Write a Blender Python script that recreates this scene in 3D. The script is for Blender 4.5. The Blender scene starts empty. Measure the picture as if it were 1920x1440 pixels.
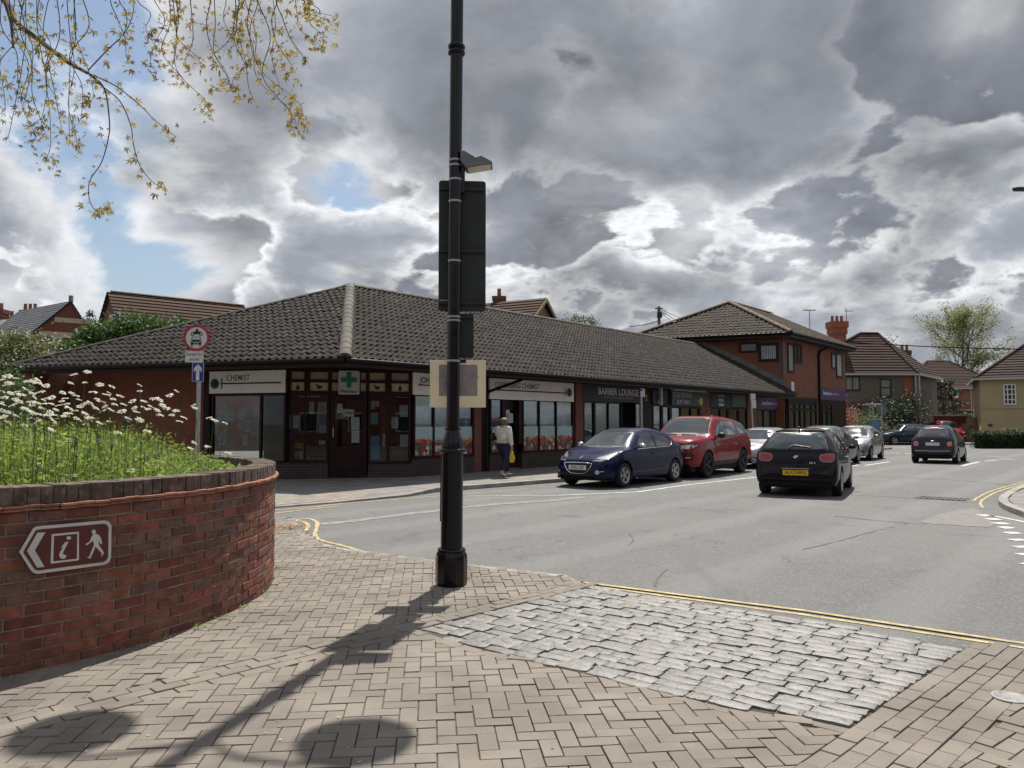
import bpy, bmesh, math, random
from mathutils import Vector, Matrix, Euler
from mathutils.bvhtree import BVHTree
random.seed(7)
R_ = math.radians
SC = bpy.context.scene
COL = SC.collection

# ------------------------------------------------------------------ camera
F_PX, HOR, CAM_H = 1420.0, 792.0, 1.6
PITCH = math.atan((HOR - 720) / F_PX)
cam_d = bpy.data.cameras.new("camera")
cam = bpy.data.objects.new("camera", cam_d)
COL.objects.link(cam)
cam_d.sensor_width = 36.0
cam_d.lens = 36.0 * F_PX / 1920.0
cam_d.clip_start = 0.05
cam_d.clip_end = 3000
cam.location = (0, 0, CAM_H)
cam.rotation_euler = (math.pi / 2 + PITCH, 0, 0)
SC.camera = cam

# ------------------------------------------------------------------ view
SC.view_settings.view_transform = 'Standard'
SC.view_settings.look = 'None'
SC.view_settings.exposure = 0.32
SC.view_settings.gamma = 1.0
SC.view_settings.use_curve_mapping = False
SC.cycles.max_bounces = 5
SC.cycles.diffuse_bounces = 3
SC.cycles.transparent_max_bounces = 12
SC.cycles.use_denoising = True

# ------------------------------------------------------------------ sun and sky
SUN_EL, SUN_AZ = R_(60), R_(15)          # azimuth: right of straight ahead (+Y)
sd = Vector((math.cos(SUN_EL) * math.sin(SUN_AZ), math.cos(SUN_EL) * math.cos(SUN_AZ), math.sin(SUN_EL)))
sun_l = bpy.data.lights.new("sun", 'SUN')
sun_l.energy = 5.0
sun_l.angle = R_(0.6)
sun_l.color = (1.0, 0.95, 0.87)
sun_o = bpy.data.objects.new("sun", sun_l)
sun_o.rotation_euler = (-sd).to_track_quat('-Z', 'Y').to_euler()
sun_o.location = (10, 30, 40)
COL.objects.link(sun_o)

world = bpy.data.worlds.new("World")
SC.world = world
world.use_nodes = True

class NT:
    """small helper to write node trees"""
    def __init__(s, tree):
        s.t = tree; s.n = tree.nodes; s.l = tree.links
    def add(s, kind, **kw):
        n = s.n.new(kind)
        for k, v in kw.items():
            if k.startswith('i_'):
                s.put(n.inputs[k[2:].replace('_', ' ')], v)
            else:
                setattr(n, k, v)
        return n
    def put(s, sock, v):
        if hasattr(v, 'is_linked') or isinstance(v, bpy.types.NodeSocket):
            s.l.new(v, sock)
        else:
            sock.default_value = v
    def math(s, op, a, b=None, c=None, clamp=False):
        n = s.n.new('ShaderNodeMath'); n.operation = op; n.use_clamp = clamp
        for i, v in enumerate((a, b, c)):
            if v is not None: s.put(n.inputs[i], v)
        return n.outputs[0]
    def vmath(s, op, a, b=None, scale=None):
        n = s.n.new('ShaderNodeVectorMath'); n.operation = op
        s.put(n.inputs[0], a)
        if b is not None: s.put(n.inputs[1], b)
        if scale is not None: s.put(n.inputs['Scale'], scale)
        return n
    def noise(s, vec, scale, detail=6, rough=.5, dist=0, lac=2.0):
        n = s.n.new('ShaderNodeTexNoise')
        if vec is not None: s.put(n.inputs['Vector'], vec)
        n.inputs['Scale'].default_value = scale
        n.inputs['Detail'].default_value = detail
        n.inputs['Roughness'].default_value = rough
        n.inputs['Lacunarity'].default_value = lac
        n.inputs['Distortion'].default_value = dist
        return n
    def ramp(s, fac, stops, interp='LINEAR'):
        n = s.n.new('ShaderNodeValToRGB'); cr = n.color_ramp; cr.interpolation = interp
        while len(cr.elements) > 1: cr.elements.remove(cr.elements[-1])
        for i, (p, c) in enumerate(stops):
            e = cr.elements[0] if i == 0 else cr.elements.new(p)
            e.position = p
            e.color = (c[0], c[1], c[2], 1) if hasattr(c, '__len__') else (c, c, c, 1)
        s.put(n.inputs[0], fac)
        return n.outputs[0]
    def mix(s, fac, a, b, mode='MIX'):
        n = s.n.new('ShaderNodeMix'); n.data_type = 'RGBA'; n.blend_type = mode
        s.put(n.inputs[0], fac)
        for sock, v in ((n.inputs[6], a), (n.inputs[7], b)):
            if isinstance(v, (tuple, list)) and len(v) == 3: v = (*v, 1)
            s.put(sock, v)
        return n.outputs[2]
    def maprange(s, v, a, b, c=0., d=1., smooth=True):
        n = s.n.new('ShaderNodeMapRange')
        if smooth: n.interpolation_type = 'SMOOTHSTEP'
        s.put(n.inputs[0], v)
        for i, x in enumerate((a, b, c, d)): s.put(n.inputs[i + 1], x)
        return n.outputs[0]

def pix_dir(x, y):
    d = Vector(((x - 960) / F_PX, (720 - y) / F_PX, -1.0))
    return (cam.rotation_euler.to_matrix() @ d)

def build_sky():
    k = NT(world.node_tree)
    for n in list(k.n): k.n.remove(n)
    out = k.add('ShaderNodeOutputWorld')
    bg = k.add('ShaderNodeBackground'); bg.inputs['Strength'].default_value = 0.09
    sky = k.add('ShaderNodeTexSky', sky_type='NISHITA', sun_disc=False)
    sky.sun_elevation = SUN_EL; sky.sun_rotation = SUN_AZ
    sky.air_density = 1.2; sky.dust_density = 1.5
    tc = k.add('ShaderNodeTexCoord')
    d = tc.outputs['Generated']
    sep = k.add('ShaderNodeSeparateXYZ'); k.put(sep.inputs[0], d)
    zc = k.math('MAXIMUM', sep.outputs[2], 0.0)
    inv = k.math('DIVIDE', 1.0, k.math('ADD', zc, 0.40))
    comb = k.add('ShaderNodeCombineXYZ')
    k.put(comb.inputs[0], k.math('MULTIPLY', sep.outputs[0], inv))
    k.put(comb.inputs[1], k.math('MULTIPLY', sep.outputs[1], inv))
    comb.inputs[2].default_value = 3.7
    P = comb.outputs[0]
    def blob(x, y, sig):
        v = pix_dir(x, y).normalized()
        dd = k.vmath('DISTANCE', d, tuple(v)).outputs['Value']
        q = k.math('DIVIDE', dd, sig)
        return k.math('POWER', 2.718, k.math('MULTIPLY', k.math('MULTIPLY', q, q), -1.0))
    def puff(Pv, sc, amt):
        v = k.add('ShaderNodeTexVoronoi'); k.put(v.inputs['Vector'], Pv); v.inputs['Scale'].default_value = sc; v.inputs['Detail'].default_value = 2; v.inputs['Roughness'].default_value = .55; v.normalize = True
        return k.math('MULTIPLY', k.math('SUBTRACT', .40, v.outputs['Distance']), amt)
    def density(Pv):
        a = k.noise(Pv, 2.0, 8, .56, .25).outputs['Fac']
        b = k.noise(Pv, 0.85, 3, .5, 0).outputs['Fac']
        s = k.math('ADD', k.math('MULTIPLY', a, .75), k.math('MULTIPLY', b, .45))
        return k.math('ADD', s, puff(Pv, 2.6, .13))
    bias = None
    for (x, y, sig, w) in ((1450, 200, .36, .11), (1750, 330, .22, .06), (700, 60, .2, .05), (400, 400, .2, .03),
                           (640, 325, .075, -.22), (1470, 395, .075, -.18), (1310, 405, .06, -.16), (150, 120, .2, -.14), (700, 400, .06, -.05), (880, 420, .06, -.06), (1050, 150, .16, .05), (1600, 460, .09, -.05), (1230, 460, .05, -.06), (640, 160, .07, -.04), (1860, 20, .08, -.14),
                           (800, 470, .14, .05), (1580, 470, .16, .03), (330, 390, .05, .05), (30, 420, .1, .05),
                           (110, 560, .2, -.03), (700, 520, .1, .05), (1050, 520, .12, .01), (1640, 540, .06, .04)):
        t = k.math('MULTIPLY', blob(x, y, sig), w)
        bias = t if bias is None else k.math('ADD', bias, t)
    Psh = k.vmath('SCALE', P, scale=.97).outputs[0]
    d0 = k.math('ADD', density(P), bias)
    d1 = k.math('ADD', density(Psh), bias)
    cover = k.maprange(d0, .535, .60)
    thick = k.maprange(d0, .555, .80)
    lit = k.math('SUBTRACT', d0, d1)               # upper edges face the sun
    body = k.ramp(thick, [(0, (6.6, 6.7, 6.9)), (.15, (5.0, 5.1, 5.35)), (.35, (3.3, 3.45, 3.8)), (.6, (2.25, 2.42, 2.8)), (1, (1.75, 1.9, 2.25))])
    gain = k.math('ADD', 1.0, k.math('MULTIPLY', k.maprange(lit, -.06, .08, -.5, .7, smooth=False), .5))
    fine = k.noise(P, 9, 5, .6).outputs['Fac']
    gain = k.math('MULTIPLY', gain, k.math('ADD', .78, k.math('MULTIPLY', fine, .44)))
    cloud = k.vmath('SCALE', body, scale=gain).outputs[0]
    P2 = k.vmath('ADD', P, (11.3, 4.1, 0)).outputs[0]
    def dens2(Pv): return k.math('ADD', k.math('ADD', k.noise(Pv, 3.1, 8, .55, .2).outputs['Fac'], puff(Pv, 5.5, .3)), k.math('MULTIPLY', bias, .8))
    a0 = dens2(P2); a1 = dens2(k.vmath('ADD', k.vmath('SCALE', P, scale=.978).outputs[0], (11.3, 4.1, 0)).outputs[0])
    band = k.math('MULTIPLY', k.maprange(zc, .02, .10), k.maprange(zc, .24, .40, 1., .25))
    cov2 = k.math('MULTIPLY', k.maprange(a0, .515, .565), band)
    b2 = k.ramp(k.maprange(a0, .52, .72), [(0, (7.8, 7.9, 8.0)), (.25, (5.4, 5.55, 5.8)), (.55, (3.4, 3.6, 3.95)), (1, (2.3, 2.5, 2.85))])
    g2 = k.math('ADD', 1.0, k.maprange(k.math('SUBTRACT', a0, a1), -.07, .07, -.30, .32, smooth=False))
    cl2 = k.vmath('SCALE', b2, scale=g2).outputs[0]
    # pale haze low down
    low = k.maprange(zc, .02, .26, .65, 0.)
    cloud = k.mix(k.math('MULTIPLY', low, .55), cloud, (3.9, 4.1, 4.4))
    blue = k.mix(.25, sky.outputs[0], (3.0, 4.0, 5.6))
    full = k.mix(cov2, k.mix(cover, blue, cloud), k.mix(k.math('MULTIPLY', low, .35), cl2, (3.9, 4.1, 4.4)))
    k.put(bg.inputs['Color'], full)
    k.l.new(bg.outputs[0], out.inputs['Surface'])
build_sky()
world.cycles.sampling_method = 'MANUAL'
world.cycles.sample_map_resolution = 512

# ------------------------------------------------------------------ pixel <-> world
CAM = Vector((0, 0, CAM_H))
def gp(x, y, z=0.0):
    d = pix_dir(x, y); t = (z - CAM_H) / d.z
    return CAM + d * t
def at_depth(x, y, Y):
    d = pix_dir(x, y)
    return CAM + d * (Y / d.y)
def on_plane(x, y, o, n):
    d = pix_dir(x, y)
    t = (Vector(o) - CAM).dot(n) / d.dot(n)
    return CAM + d * t

# ------------------------------------------------------------------ materials
MATS = {}
def mat(name, col, rough=.7, metal=0., var=.12, scale=8., bump=0., bscale=60., rnd=0., coat=0., spec=.5, ior=1.45,
        col2=None, emit=0, trans=0., streak=0., hue=0., speck=0., speckc=None, speckscale=300, alpha=1.0):
    """procedural material: colour with noise variation, per-piece variation, fine relief"""
    if name in MATS: return MATS[name]
    m = bpy.data.materials.new(name); m.use_nodes = True
    k = NT(m.node_tree)
    b = k.n['Principled BSDF']; out = k.n['Material Output']
    geo = k.add('ShaderNodeNewGeometry')
    P = geo.outputs['Position']
    c = (*col, 1)
    n1 = k.noise(P, scale, 6, .6)
    if col2 is None:
        lo = tuple(max(0, x * (1 - var)) for x in col); hi = tuple(x * (1 + var) for x in col)
    else:
        lo, hi = col, col2
    colr = k.mix(k.maprange(n1.outputs['Fac'], .3, .7), lo, hi)
    if rnd > 0 or hue > 0:
        oi = k.add('ShaderNodeObjectInfo')
        r = k.math('FRACT', k.math('ADD', oi.outputs['Random'], k.math('MULTIPLY', geo.outputs['Random Per Island'], 7.31)))
        val = k.math('ADD', 1 - rnd, k.math('MULTIPLY', r, 2 * rnd))
        hs = k.add('ShaderNodeHueSaturation')
        k.put(hs.inputs['Value'], val)
        r2 = k.math('FRACT', k.math('MULTIPLY', r, 13.7))
        k.put(hs.inputs['Hue'], k.math('ADD', .5 - hue, k.math('MULTIPLY', r2, 2 * hue)))
        k.put(hs.inputs['Color'], colr); colr = hs.outputs[0]
    if speck > 0:
        n3 = k.noise(P, speckscale, 2, .6)
        colr = k.mix(k.math('MULTIPLY', k.maprange(n3.outputs['Fac'], .56, .68), speck), colr, speckc or tuple(min(1, x * 2) for x in col))
    if streak > 0:
        mp = k.add('ShaderNodeMapping'); mp.inputs['Scale'].default_value = (3, 3, .25); k.put(mp.inputs[0], P)
        n4 = k.noise(mp.outputs[0], 3, 5, .65)
        colr = k.mix(k.math('MULTIPLY', k.maprange(n4.outputs['Fac'], .5, .75), streak), colr, tuple(x * .35 for x in col))
    k.put(b.inputs['Base Color'], colr)
    b.inputs['Roughness'].default_value = rough
    if rough > .08:
        k.put(b.inputs['Roughness'], k.maprange(n1.outputs['Fac'], .2, .8, max(0, rough - .08), min(1, rough + .08)))
    b.inputs['Metallic'].default_value = metal
    b.inputs['IOR'].default_value = ior
    b.inputs['Specular IOR Level'].default_value = spec
    b.inputs['Coat Weight'].default_value = coat
    b.inputs['Coat Roughness'].default_value = .04
    if trans > 0:
        tr = k.add('ShaderNodeBsdfTranslucent'); k.put(tr.inputs[0], colr)
        mx = k.add('ShaderNodeMixShader'); mx.inputs[0].default_value = trans
        k.l.new(b.outputs[0], mx.inputs[1]); k.l.new(tr.outputs[0], mx.inputs[2]); k.l.new(mx.outputs[0], out.inputs[0])
    if emit:
        k.put(b.inputs['Emission Color'], colr); b.inputs['Emission Strength'].default_value = emit
    if bump > 0:
        bn = k.noise(P, bscale, 4, .6)
        bp = k.add('ShaderNodeBump'); bp.inputs['Strength'].default_value = bump; bp.inputs['Distance'].default_value = .01
        k.put(bp.inputs['Height'], bn.outputs['Fac']); k.l.new(bp.outputs[0], b.inputs['Normal'])
    MATS[name] = m
    return m

def brick_mat(name, c1, c2, mortar, along, bw=.225, bh=.075, rough=.85, bump=.4):
    """brickwork too far away to build brick by brick; 'along' = horizontal wall direction"""
    if name in MATS: return MATS[name]
    m = bpy.data.materials.new(name); m.use_nodes = True
    k = NT(m.node_tree); b = k.n['Principled BSDF']
    P = k.add('ShaderNodeNewGeometry').outputs['Position']
    u = k.vmath('DOT_PRODUCT', P, tuple(along)).outputs['Value']
    sep = k.add('ShaderNodeSeparateXYZ'); k.put(sep.inputs[0], P)
    cb = k.add('ShaderNodeCombineXYZ'); k.put(cb.inputs[0], u); k.put(cb.inputs[1], sep.outputs[2])
    br = k.add('ShaderNodeTexBrick'); k.put(br.inputs['Vector'], cb.outputs[0])
    br.inputs['Scale'].default_value = 1; br.inputs['Brick Width'].default_value = bw; br.inputs['Row Height'].default_value = bh
    br.inputs['Mortar Size'].default_value = .006; br.inputs['Mortar Smooth'].default_value = .2
    br.inputs['Color1'].default_value = (*c1, 1); br.inputs['Color2'].default_value = (*c2, 1); br.inputs['Mortar'].default_value = (*mortar, 1)
    n = k.noise(P, 1.3, 5, .6)
    col = k.mix(k.maprange(n.outputs['Fac'], .3, .75, 0, .45), br.outputs['Color'], tuple(x * .55 for x in c1))
    k.put(b.inputs['Base Color'], col); b.inputs['Roughness'].default_value = rough
    bp = k.add('ShaderNodeBump'); bp.inputs['Strength'].default_value = bump; bp.inputs['Distance'].default_value = .008
    k.put(bp.inputs['Height'], k.math('SUBTRACT', 1.0, br.outputs['Fac'])); k.l.new(bp.outputs[0], b.inputs['Normal'])
    MATS[name] = m
    return m

def glass_mat(name, tint=(.72, .76, .76), refl=.7, rough=.01):
    """window pane: reflects at a glance angle, otherwise lets the room show"""
    if name in MATS: return MATS[name]
    m = bpy.data.materials.new(name); m.use_nodes = True
    k = NT(m.node_tree); out = k.n['Material Output']; k.n.remove(k.n['Principled BSDF'])
    tr = k.add('ShaderNodeBsdfTransparent'); tr.inputs[0].default_value = (*tint, 1)
    gl = k.add('ShaderNodeBsdfGlossy'); gl.inputs[0].default_value = (.95, .97, 1, 1); gl.inputs['Roughness'].default_value = rough
    lw = k.add('ShaderNodeFresnel'); lw.inputs[0].default_value = 1.5
    fac = k.math('MULTIPLY', lw.outputs[0], refl, clamp=True)
    mx = k.add('ShaderNodeMixShader'); k.put(mx.inputs[0], fac)
    k.l.new(tr.outputs[0], mx.inputs[1]); k.l.new(gl.outputs[0], mx.inputs[2]); k.l.new(mx.outputs[0], out.inputs[0])
    MATS[name] = m
    return m

# ------------------------------------------------------------------ objects
def empty(name, loc=(0, 0, 0), rz=0., label=None, cat=None, group=None):
    o = bpy.data.objects.new(name, None); COL.objects.link(o)
    o.location = loc; o.rotation_euler = (0, 0, rz); o.empty_display_size = .2
    tag(o, label, cat, group)
    return o
def tag(o, label=None, cat=None, group=None, kind=None):
    if label: o['label'] = label
    if cat: o['category'] = cat
    if group: o['group'] = group
    if kind: o['kind'] = kind
    return o
def link(name, me, parent=None, m=None):
    o = bpy.data.objects.new(name, me); COL.objects.link(o)
    if m is not None and not me.materials: me.materials.append(m)
    if parent is not None: o.parent = parent
    return o

class MB:
    """collects shapes and builds ONE mesh object"""
    def __init__(s): s.v = []; s.f = []
    def add(s, vs, fs):
        o = len(s.v); s.v += [tuple(p) for p in vs]; s.f += [tuple(i + o for i in f) for f in fs]; return s
    def hexa(s, p):          # 8 points: bottom 4 (ccw), top 4
        return s.add(p, [(3, 2, 1, 0), (4, 5, 6, 7), (0, 1, 5, 4), (1, 2, 6, 5), (2, 3, 7, 6), (3, 0, 4, 7)])
    def box(s, x0, x1, y0, y1, z0, z1):
        return s.hexa([(x0, y0, z0), (x1, y0, z0), (x1, y1, z0), (x0, y1, z0), (x0, y0, z1), (x1, y0, z1), (x1, y1, z1), (x0, y1, z1)])
    def tube(s, pts, rad, n=8, cap=True):
        pts = [Vector(p) for p in pts]
        if not hasattr(rad, '__len__'): rad = [rad] * len(pts)
        o = len(s.v); up = None
        for i, p in enumerate(pts):
            a = pts[max(0, i - 1)]; b = pts[min(len(pts) - 1, i + 1)]
            t = (b - a); t = t.normalized() if t.length > 1e-9 else Vector((0, 0, 1))
            if up is None:
                up = Vector((0, 0, 1)) if abs(t.z) < .9 else Vector((1, 0, 0))
            u = (up - t * up.dot(t))
            u = u.normalized() if u.length > 1e-6 else t.orthogonal().normalized()
            w = t.cross(u); up = u
            for j in range(n):
                q = 2 * math.pi * j / n
                s.v.append(tuple(p + (u * math.cos(q) + w * math.sin(q)) * rad[i]))
        for i in range(len(pts) - 1):
            for j in range(n):
                a = o + i * n + j; b = o + i * n + (j + 1) % n
                s.f.append((a, b, b + n, a + n))
        if cap:
            s.f.append(tuple(o + j for j in reversed(range(n))))
            s.f.append(tuple(o + (len(pts) - 1) * n + j for j in range(n)))
        return s
    def lathe(s, prof, n=24, c=(0, 0, 0), axis='z', cap=True):
        o = len(s.v)
        for r, z in prof:
            for j in range(n):
                q = 2 * math.pi * j / n
                if axis == 'z': p = (c[0] + r * math.cos(q), c[1] + r * math.sin(q), c[2] + z)
                else: p = (c[0] + r * math.cos(q), c[1] + z, c[2] + r * math.sin(q))
                s.v.append(p)
        for i in range(len(prof) - 1):
            for j in range(n):
                a = o + i * n + j; b = o + i * n + (j + 1) % n
                s.f.append((a, b, b + n, a + n) if axis == 'z' else (a, a + n, b + n, b))
        if cap:
            s.f.append(tuple(o + j for j in reversed(range(n))))
            s.f.append(tuple(o + (len(prof) - 1) * n + j for j in range(n)))
        return s
    def prism(s, poly, z0, z1):
        n = len(poly); o = len(s.v)
        s.v += [(p[0], p[1], z0) for p in poly] + [(p[0], p[1], z1) for p in poly]
        s.f.append(tuple(o + i for i in reversed(range(n)))); s.f.append(tuple(o + n + i for i in range(n)))
        for i in range(n):
            j = (i + 1) % n; s.f.append((o + i, o + j, o + n + j, o + n + i))
        return s
    def slab(s, pts, nrm, th):     # polygon given in 3d, extruded by th along nrm
        nrm = Vector(nrm); n = len(pts); o = len(s.v)
        pts = [Vector(p) for p in pts]
        s.v += [tuple(p) for p in pts] + [tuple(p + nrm * th) for p in pts]
        s.f.append(tuple(o + i for i in reversed(range(n)))); s.f.append(tuple(o + n + i for i in range(n)))
        for i in range(n):
            j = (i + 1) % n; s.f.append((o + i, o + j, o + n + j, o + n + i))
        return s
    def mesh(s, name):
        me = bpy.data.meshes.new(name); me.from_pydata(s.v, [], s.f); return me
    def build(s, name, m, parent=None, smooth=None, bevel=0., fix=True):
        me = s.mesh(name)
        if fix:
            bm = bmesh.new(); bm.from_mesh(me)
            bmesh.ops.recalc_face_normals(bm, faces=bm.faces)
            bm.to_mesh(me); bm.free()
        if smooth is not None:
            for p in me.polygons: p.use_smooth = True
            me.set_sharp_from_angle(angle=R_(smooth))
        o = link(name, me, parent, m)
        if bevel > 0:
            md = o.modifiers.new('bevel', 'BEVEL'); md.width = bevel; md.segments = 2; md.limit_method = 'ANGLE'
        return o

def text(body, size, m, mw, parent=None, name='lettering', align='CENTER', ext=.004, sx=1., shear=0., spacing=1., mirror=False, bold=0.):
    cu = bpy.data.curves.new('t', 'FONT'); cu.body = body; cu.size = size; cu.align_x = align; cu.align_y = 'CENTER'
    cu.extrude = ext; cu.shear = shear; cu.space_character = spacing; cu.offset = bold; cu.resolution_u = 3
    ob = bpy.data.objects.new('t', cu)
    me = bpy.data.meshes.new_from_object(ob)
    bpy.data.objects.remove(ob); bpy.data.curves.remove(cu)
    me.transform(mw @ Matrix.Diagonal((-sx if mirror else sx, 1, 1, 1)))
    me.materials.clear()
    return link(name, me, parent, m)

class Fr:
    """upright wall frame: t along the wall, z up, n outward"""
    def __init__(s, o, t):
        s.o = Vector((o[0], o[1], 0)); s.t = Vector((t[0], t[1], 0)).normalized(); s.n = Vector((s.t.y, -s.t.x, 0))
    def P(s, t, z, n=0.): return s.o + s.t * t + s.n * n + Vector((0, 0, z))
    def px(s, x, y, n=0.):
        p = on_plane(x, y, s.o + s.n * n, s.n); return (p - s.o).dot(s.t), p.z
    def tx(s, x, n=0.): return s.px(x, 760, n)[0]
    def box(s, mb, t0, t1, z0, z1, n0, n1):
        mb.hexa([s.P(t0, z0, n1), s.P(t1, z0, n1), s.P(t1, z0, n0), s.P(t0, z0, n0), s.P(t0, z1, n1), s.P(t1, z1, n1), s.P(t1, z1, n0), s.P(t0, z1, n0)])
        return mb
    def part(s, name, m, parent, t0, t1, z0, z1, n0, n1, bevel=0.):
        return s.box(MB(), t0, t1, z0, z1, n0, n1).build(name, m, parent, bevel=bevel)
    def poly(s, mb, pts, n0, n1):
        mb.slab([s.P(t, z, n0) for t, z in pts], s.n, n1 - n0); return mb
    def mw(s, t, z, n):
        M = Matrix.Identity(4)
        M.col[0][:3] = s.t; M.col[1][:3] = (0, 0, 1); M.col[2][:3] = s.n; M.col[3][:3] = s.P(t, z, n)
        return M

def inside(p, poly):
    x, y = p[0], p[1]; r = False; j = len(poly) - 1
    for i in range(len(poly)):
        xi, yi = poly[i][0], poly[i][1]; xj, yj = poly[j][0], poly[j][1]
        if (yi > y) != (yj > y) and x < (xj - xi) * (y - yi) / (yj - yi) + xi: r = not r
        j = i
    return r
def clip_half(poly, p, nrm):       # keep the side where (q-p).nrm >= 0 (2d)
    out = []
    for i in range(len(poly)):
        a = poly[i]; b = poly[(i + 1) % len(poly)]
        da = (a[0] - p[0]) * nrm[0] + (a[1] - p[1]) * nrm[1]; db = (b[0] - p[0]) * nrm[0] + (b[1] - p[1]) * nrm[1]
        if da >= 0: out.append(a)
        if (da >= 0) != (db >= 0):
            q = da / (da - db); out.append((a[0] + (b[0] - a[0]) * q, a[1] + (b[1] - a[1]) * q))
    return out
def area(poly):
    return abs(sum(poly[i][0] * poly[(i + 1) % len(poly)][1] - poly[(i + 1) % len(poly)][0] * poly[i][1] for i in range(len(poly)))) / 2
def catmull(pts, n=6):
    out = []
    P = [Vector(p) for p in pts]; P = [2 * P[0] - P[1]] + P + [2 * P[-1] - P[-2]]
    for i in range(1, len(P) - 2):
        for j in range(n):
            t = j / n
            out.append(.5 * ((2 * P[i]) + (P[i + 1] - P[i - 1]) * t + (2 * P[i - 1] - 5 * P[i] + 4 * P[i + 1] - P[i + 2]) * t * t + (3 * P[i] - P[i - 1] - 3 * P[i + 1] + P[i + 2]) * t ** 3))
    out.append(P[-2]); return out

# ================================================================== GROUND
M_asph = None
def asphalt_mat():
    m = bpy.data.materials.new('asphalt'); m.use_nodes = True
    k = NT(m.node_tree); b = k.n['Principled BSDF']
    P = k.add('ShaderNodeNewGeometry').outputs['Position']
    big = k.noise(P, .22, 5, .6, .5).outputs['Fac']
    mid = k.noise(P, 2.2, 6, .65).outputs['Fac']
    vor = k.add('ShaderNodeTexVoronoi'); k.put(vor.inputs['Vector'], P); vor.inputs['Scale'].default_value = 55
    fine = k.noise(P, 75, 4, .75).outputs['Fac']
    c = k.mix(k.maprange(big, .35, .65), (.102, .104, .100), (.130, .127, .124))
    c = k.mix(k.maprange(mid, .3, .75, 0, .35), c, (.092, .092, .090))
    c = k.mix(k.maprange(vor.outputs['Color'], .55, .95, 0, .7, False), c, (.22, .215, .205))
    c = k.mix(k.maprange(fine, .5, .7, 0, .65), c, (.05, .05, .05))
    oil = k.noise(P, .9, 3, .5, 1.0).outputs['Fac']
    c = k.mix(k.maprange(oil, .60, .74, 0, .6), c, (.055, .055, .053))
    c = k.mix(k.maprange(oil, .34, .22, 0, .5), c, (.165, .16, .155))
    # wheel-worn bands along the street
    u = k.vmath('DOT_PRODUCT', P, (.76, -.649, 0)).outputs['Value']
    wv = k.math('SINE', k.math('ADD', k.math('MULTIPLY', u, 3.4), k.math('MULTIPLY', mid, 2.0)))
    c = k.mix(k.maprange(wv, .2, 1, 0, .32), c, (.19, .19, .185))
    mp = k.add('ShaderNodeMapping'); mp.inputs['Rotation'].default_value = (0, 0, R_(-49)); mp.inputs['Scale'].default_value = (3.2, .22, 1); k.put(mp.inputs[0], P)
    st = k.noise(mp.outputs[0], 1.0, 5, .6).outputs['Fac']
    c = k.mix(k.maprange(st, .55, .75, 0, .4), c, (.085, .085, .083))
    cw = k.noise(P, .8, 4, .6).outputs['Fac']
    wob = k.vmath('ADD', P, k.vmath('SCALE', k.noise(P, 1.7, 4, .65).outputs['Color'], scale=1.1).outputs[0]).outputs[0]
    cv = k.add('ShaderNodeTexVoronoi', feature='DISTANCE_TO_EDGE'); k.put(cv.inputs['Vector'], wob); cv.inputs['Scale'].default_value = .3
    crack = k.math('MULTIPLY', k.maprange(cv.outputs['Distance'], .0, .0045, 1, 0), k.maprange(cw, .5, .6))
    c = k.mix(k.math('MULTIPLY', crack, .8), c, (.03, .03, .03))
    k.put(b.inputs['Base Color'], c); b.inputs['Roughness'].default_value = .82
    bp = k.add('ShaderNodeBump'); bp.inputs['Strength'].default_value = .55; bp.inputs['Distance'].default_value = .006
    k.put(bp.inputs['Height'], k.math('ADD', fine, k.math('MULTIPLY', crack, -1.5))); k.l.new(bp.outputs[0], b.inputs['Normal'])
    MATS['asphalt'] = m
    return m
M_asph = asphalt_mat()
M_block = mat('paving_block', (.192, .168, .140), .85, var=.24, scale=1.3, bump=.35, bscale=160, rnd=.09, hue=.008, speck=.4, speckc=(.11, .10, .09), speckscale=170)
M_sand = mat('joint_sand', (.115, .10, .08), .95, var=.4, scale=14, bump=.4, bscale=220)
M_sett = mat('granite_sett', (.192, .184, .170), .5, var=.25, scale=26, bump=.45, bscale=55, rnd=.17, hue=.01, speck=.35, speckc=(.1, .1, .1), speckscale=240)
M_flag = mat('pavement_tarmac', (.20, .19, .175), .9, var=.25, scale=2.2, bump=.3, bscale=120, speck=.3, speckc=(.1, .1, .1), speckscale=150)
M_kerb = mat('kerb_concrete', (.27, .25, .23), .85, var=.3, scale=3, bump=.3, bscale=60, rnd=.08)
M_white = mat('road_white', (.52, .52, .50), .7, var=.3, scale=9, speck=.7, speckc=(.16, .16, .155), speckscale=30)
M_yell = mat('road_yellow', (.44, .34, .16), .75, var=.3, scale=9, speck=.8, speckc=(.17, .16, .13), speckscale=28)
M_worn = mat('road_worn_band', (.21, .205, .198), .85, var=.3, scale=6, speck=.7, speckc=(.13, .13, .128), speckscale=14)
M_patch = mat('asphalt_patch', (.20, .185, .18), .9, var=.18, scale=5, bump=.4, bscale=180, speck=.3, speckc=(.1, .1, .1), speckscale=200)
M_earth = mat('ground_earth', (.10, .10, .07), .95, var=.3, scale=.4)
M_iron = mat('cast_iron', (.10, .095, .09), .55, metal=.6, var=.2, scale=20)

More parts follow.
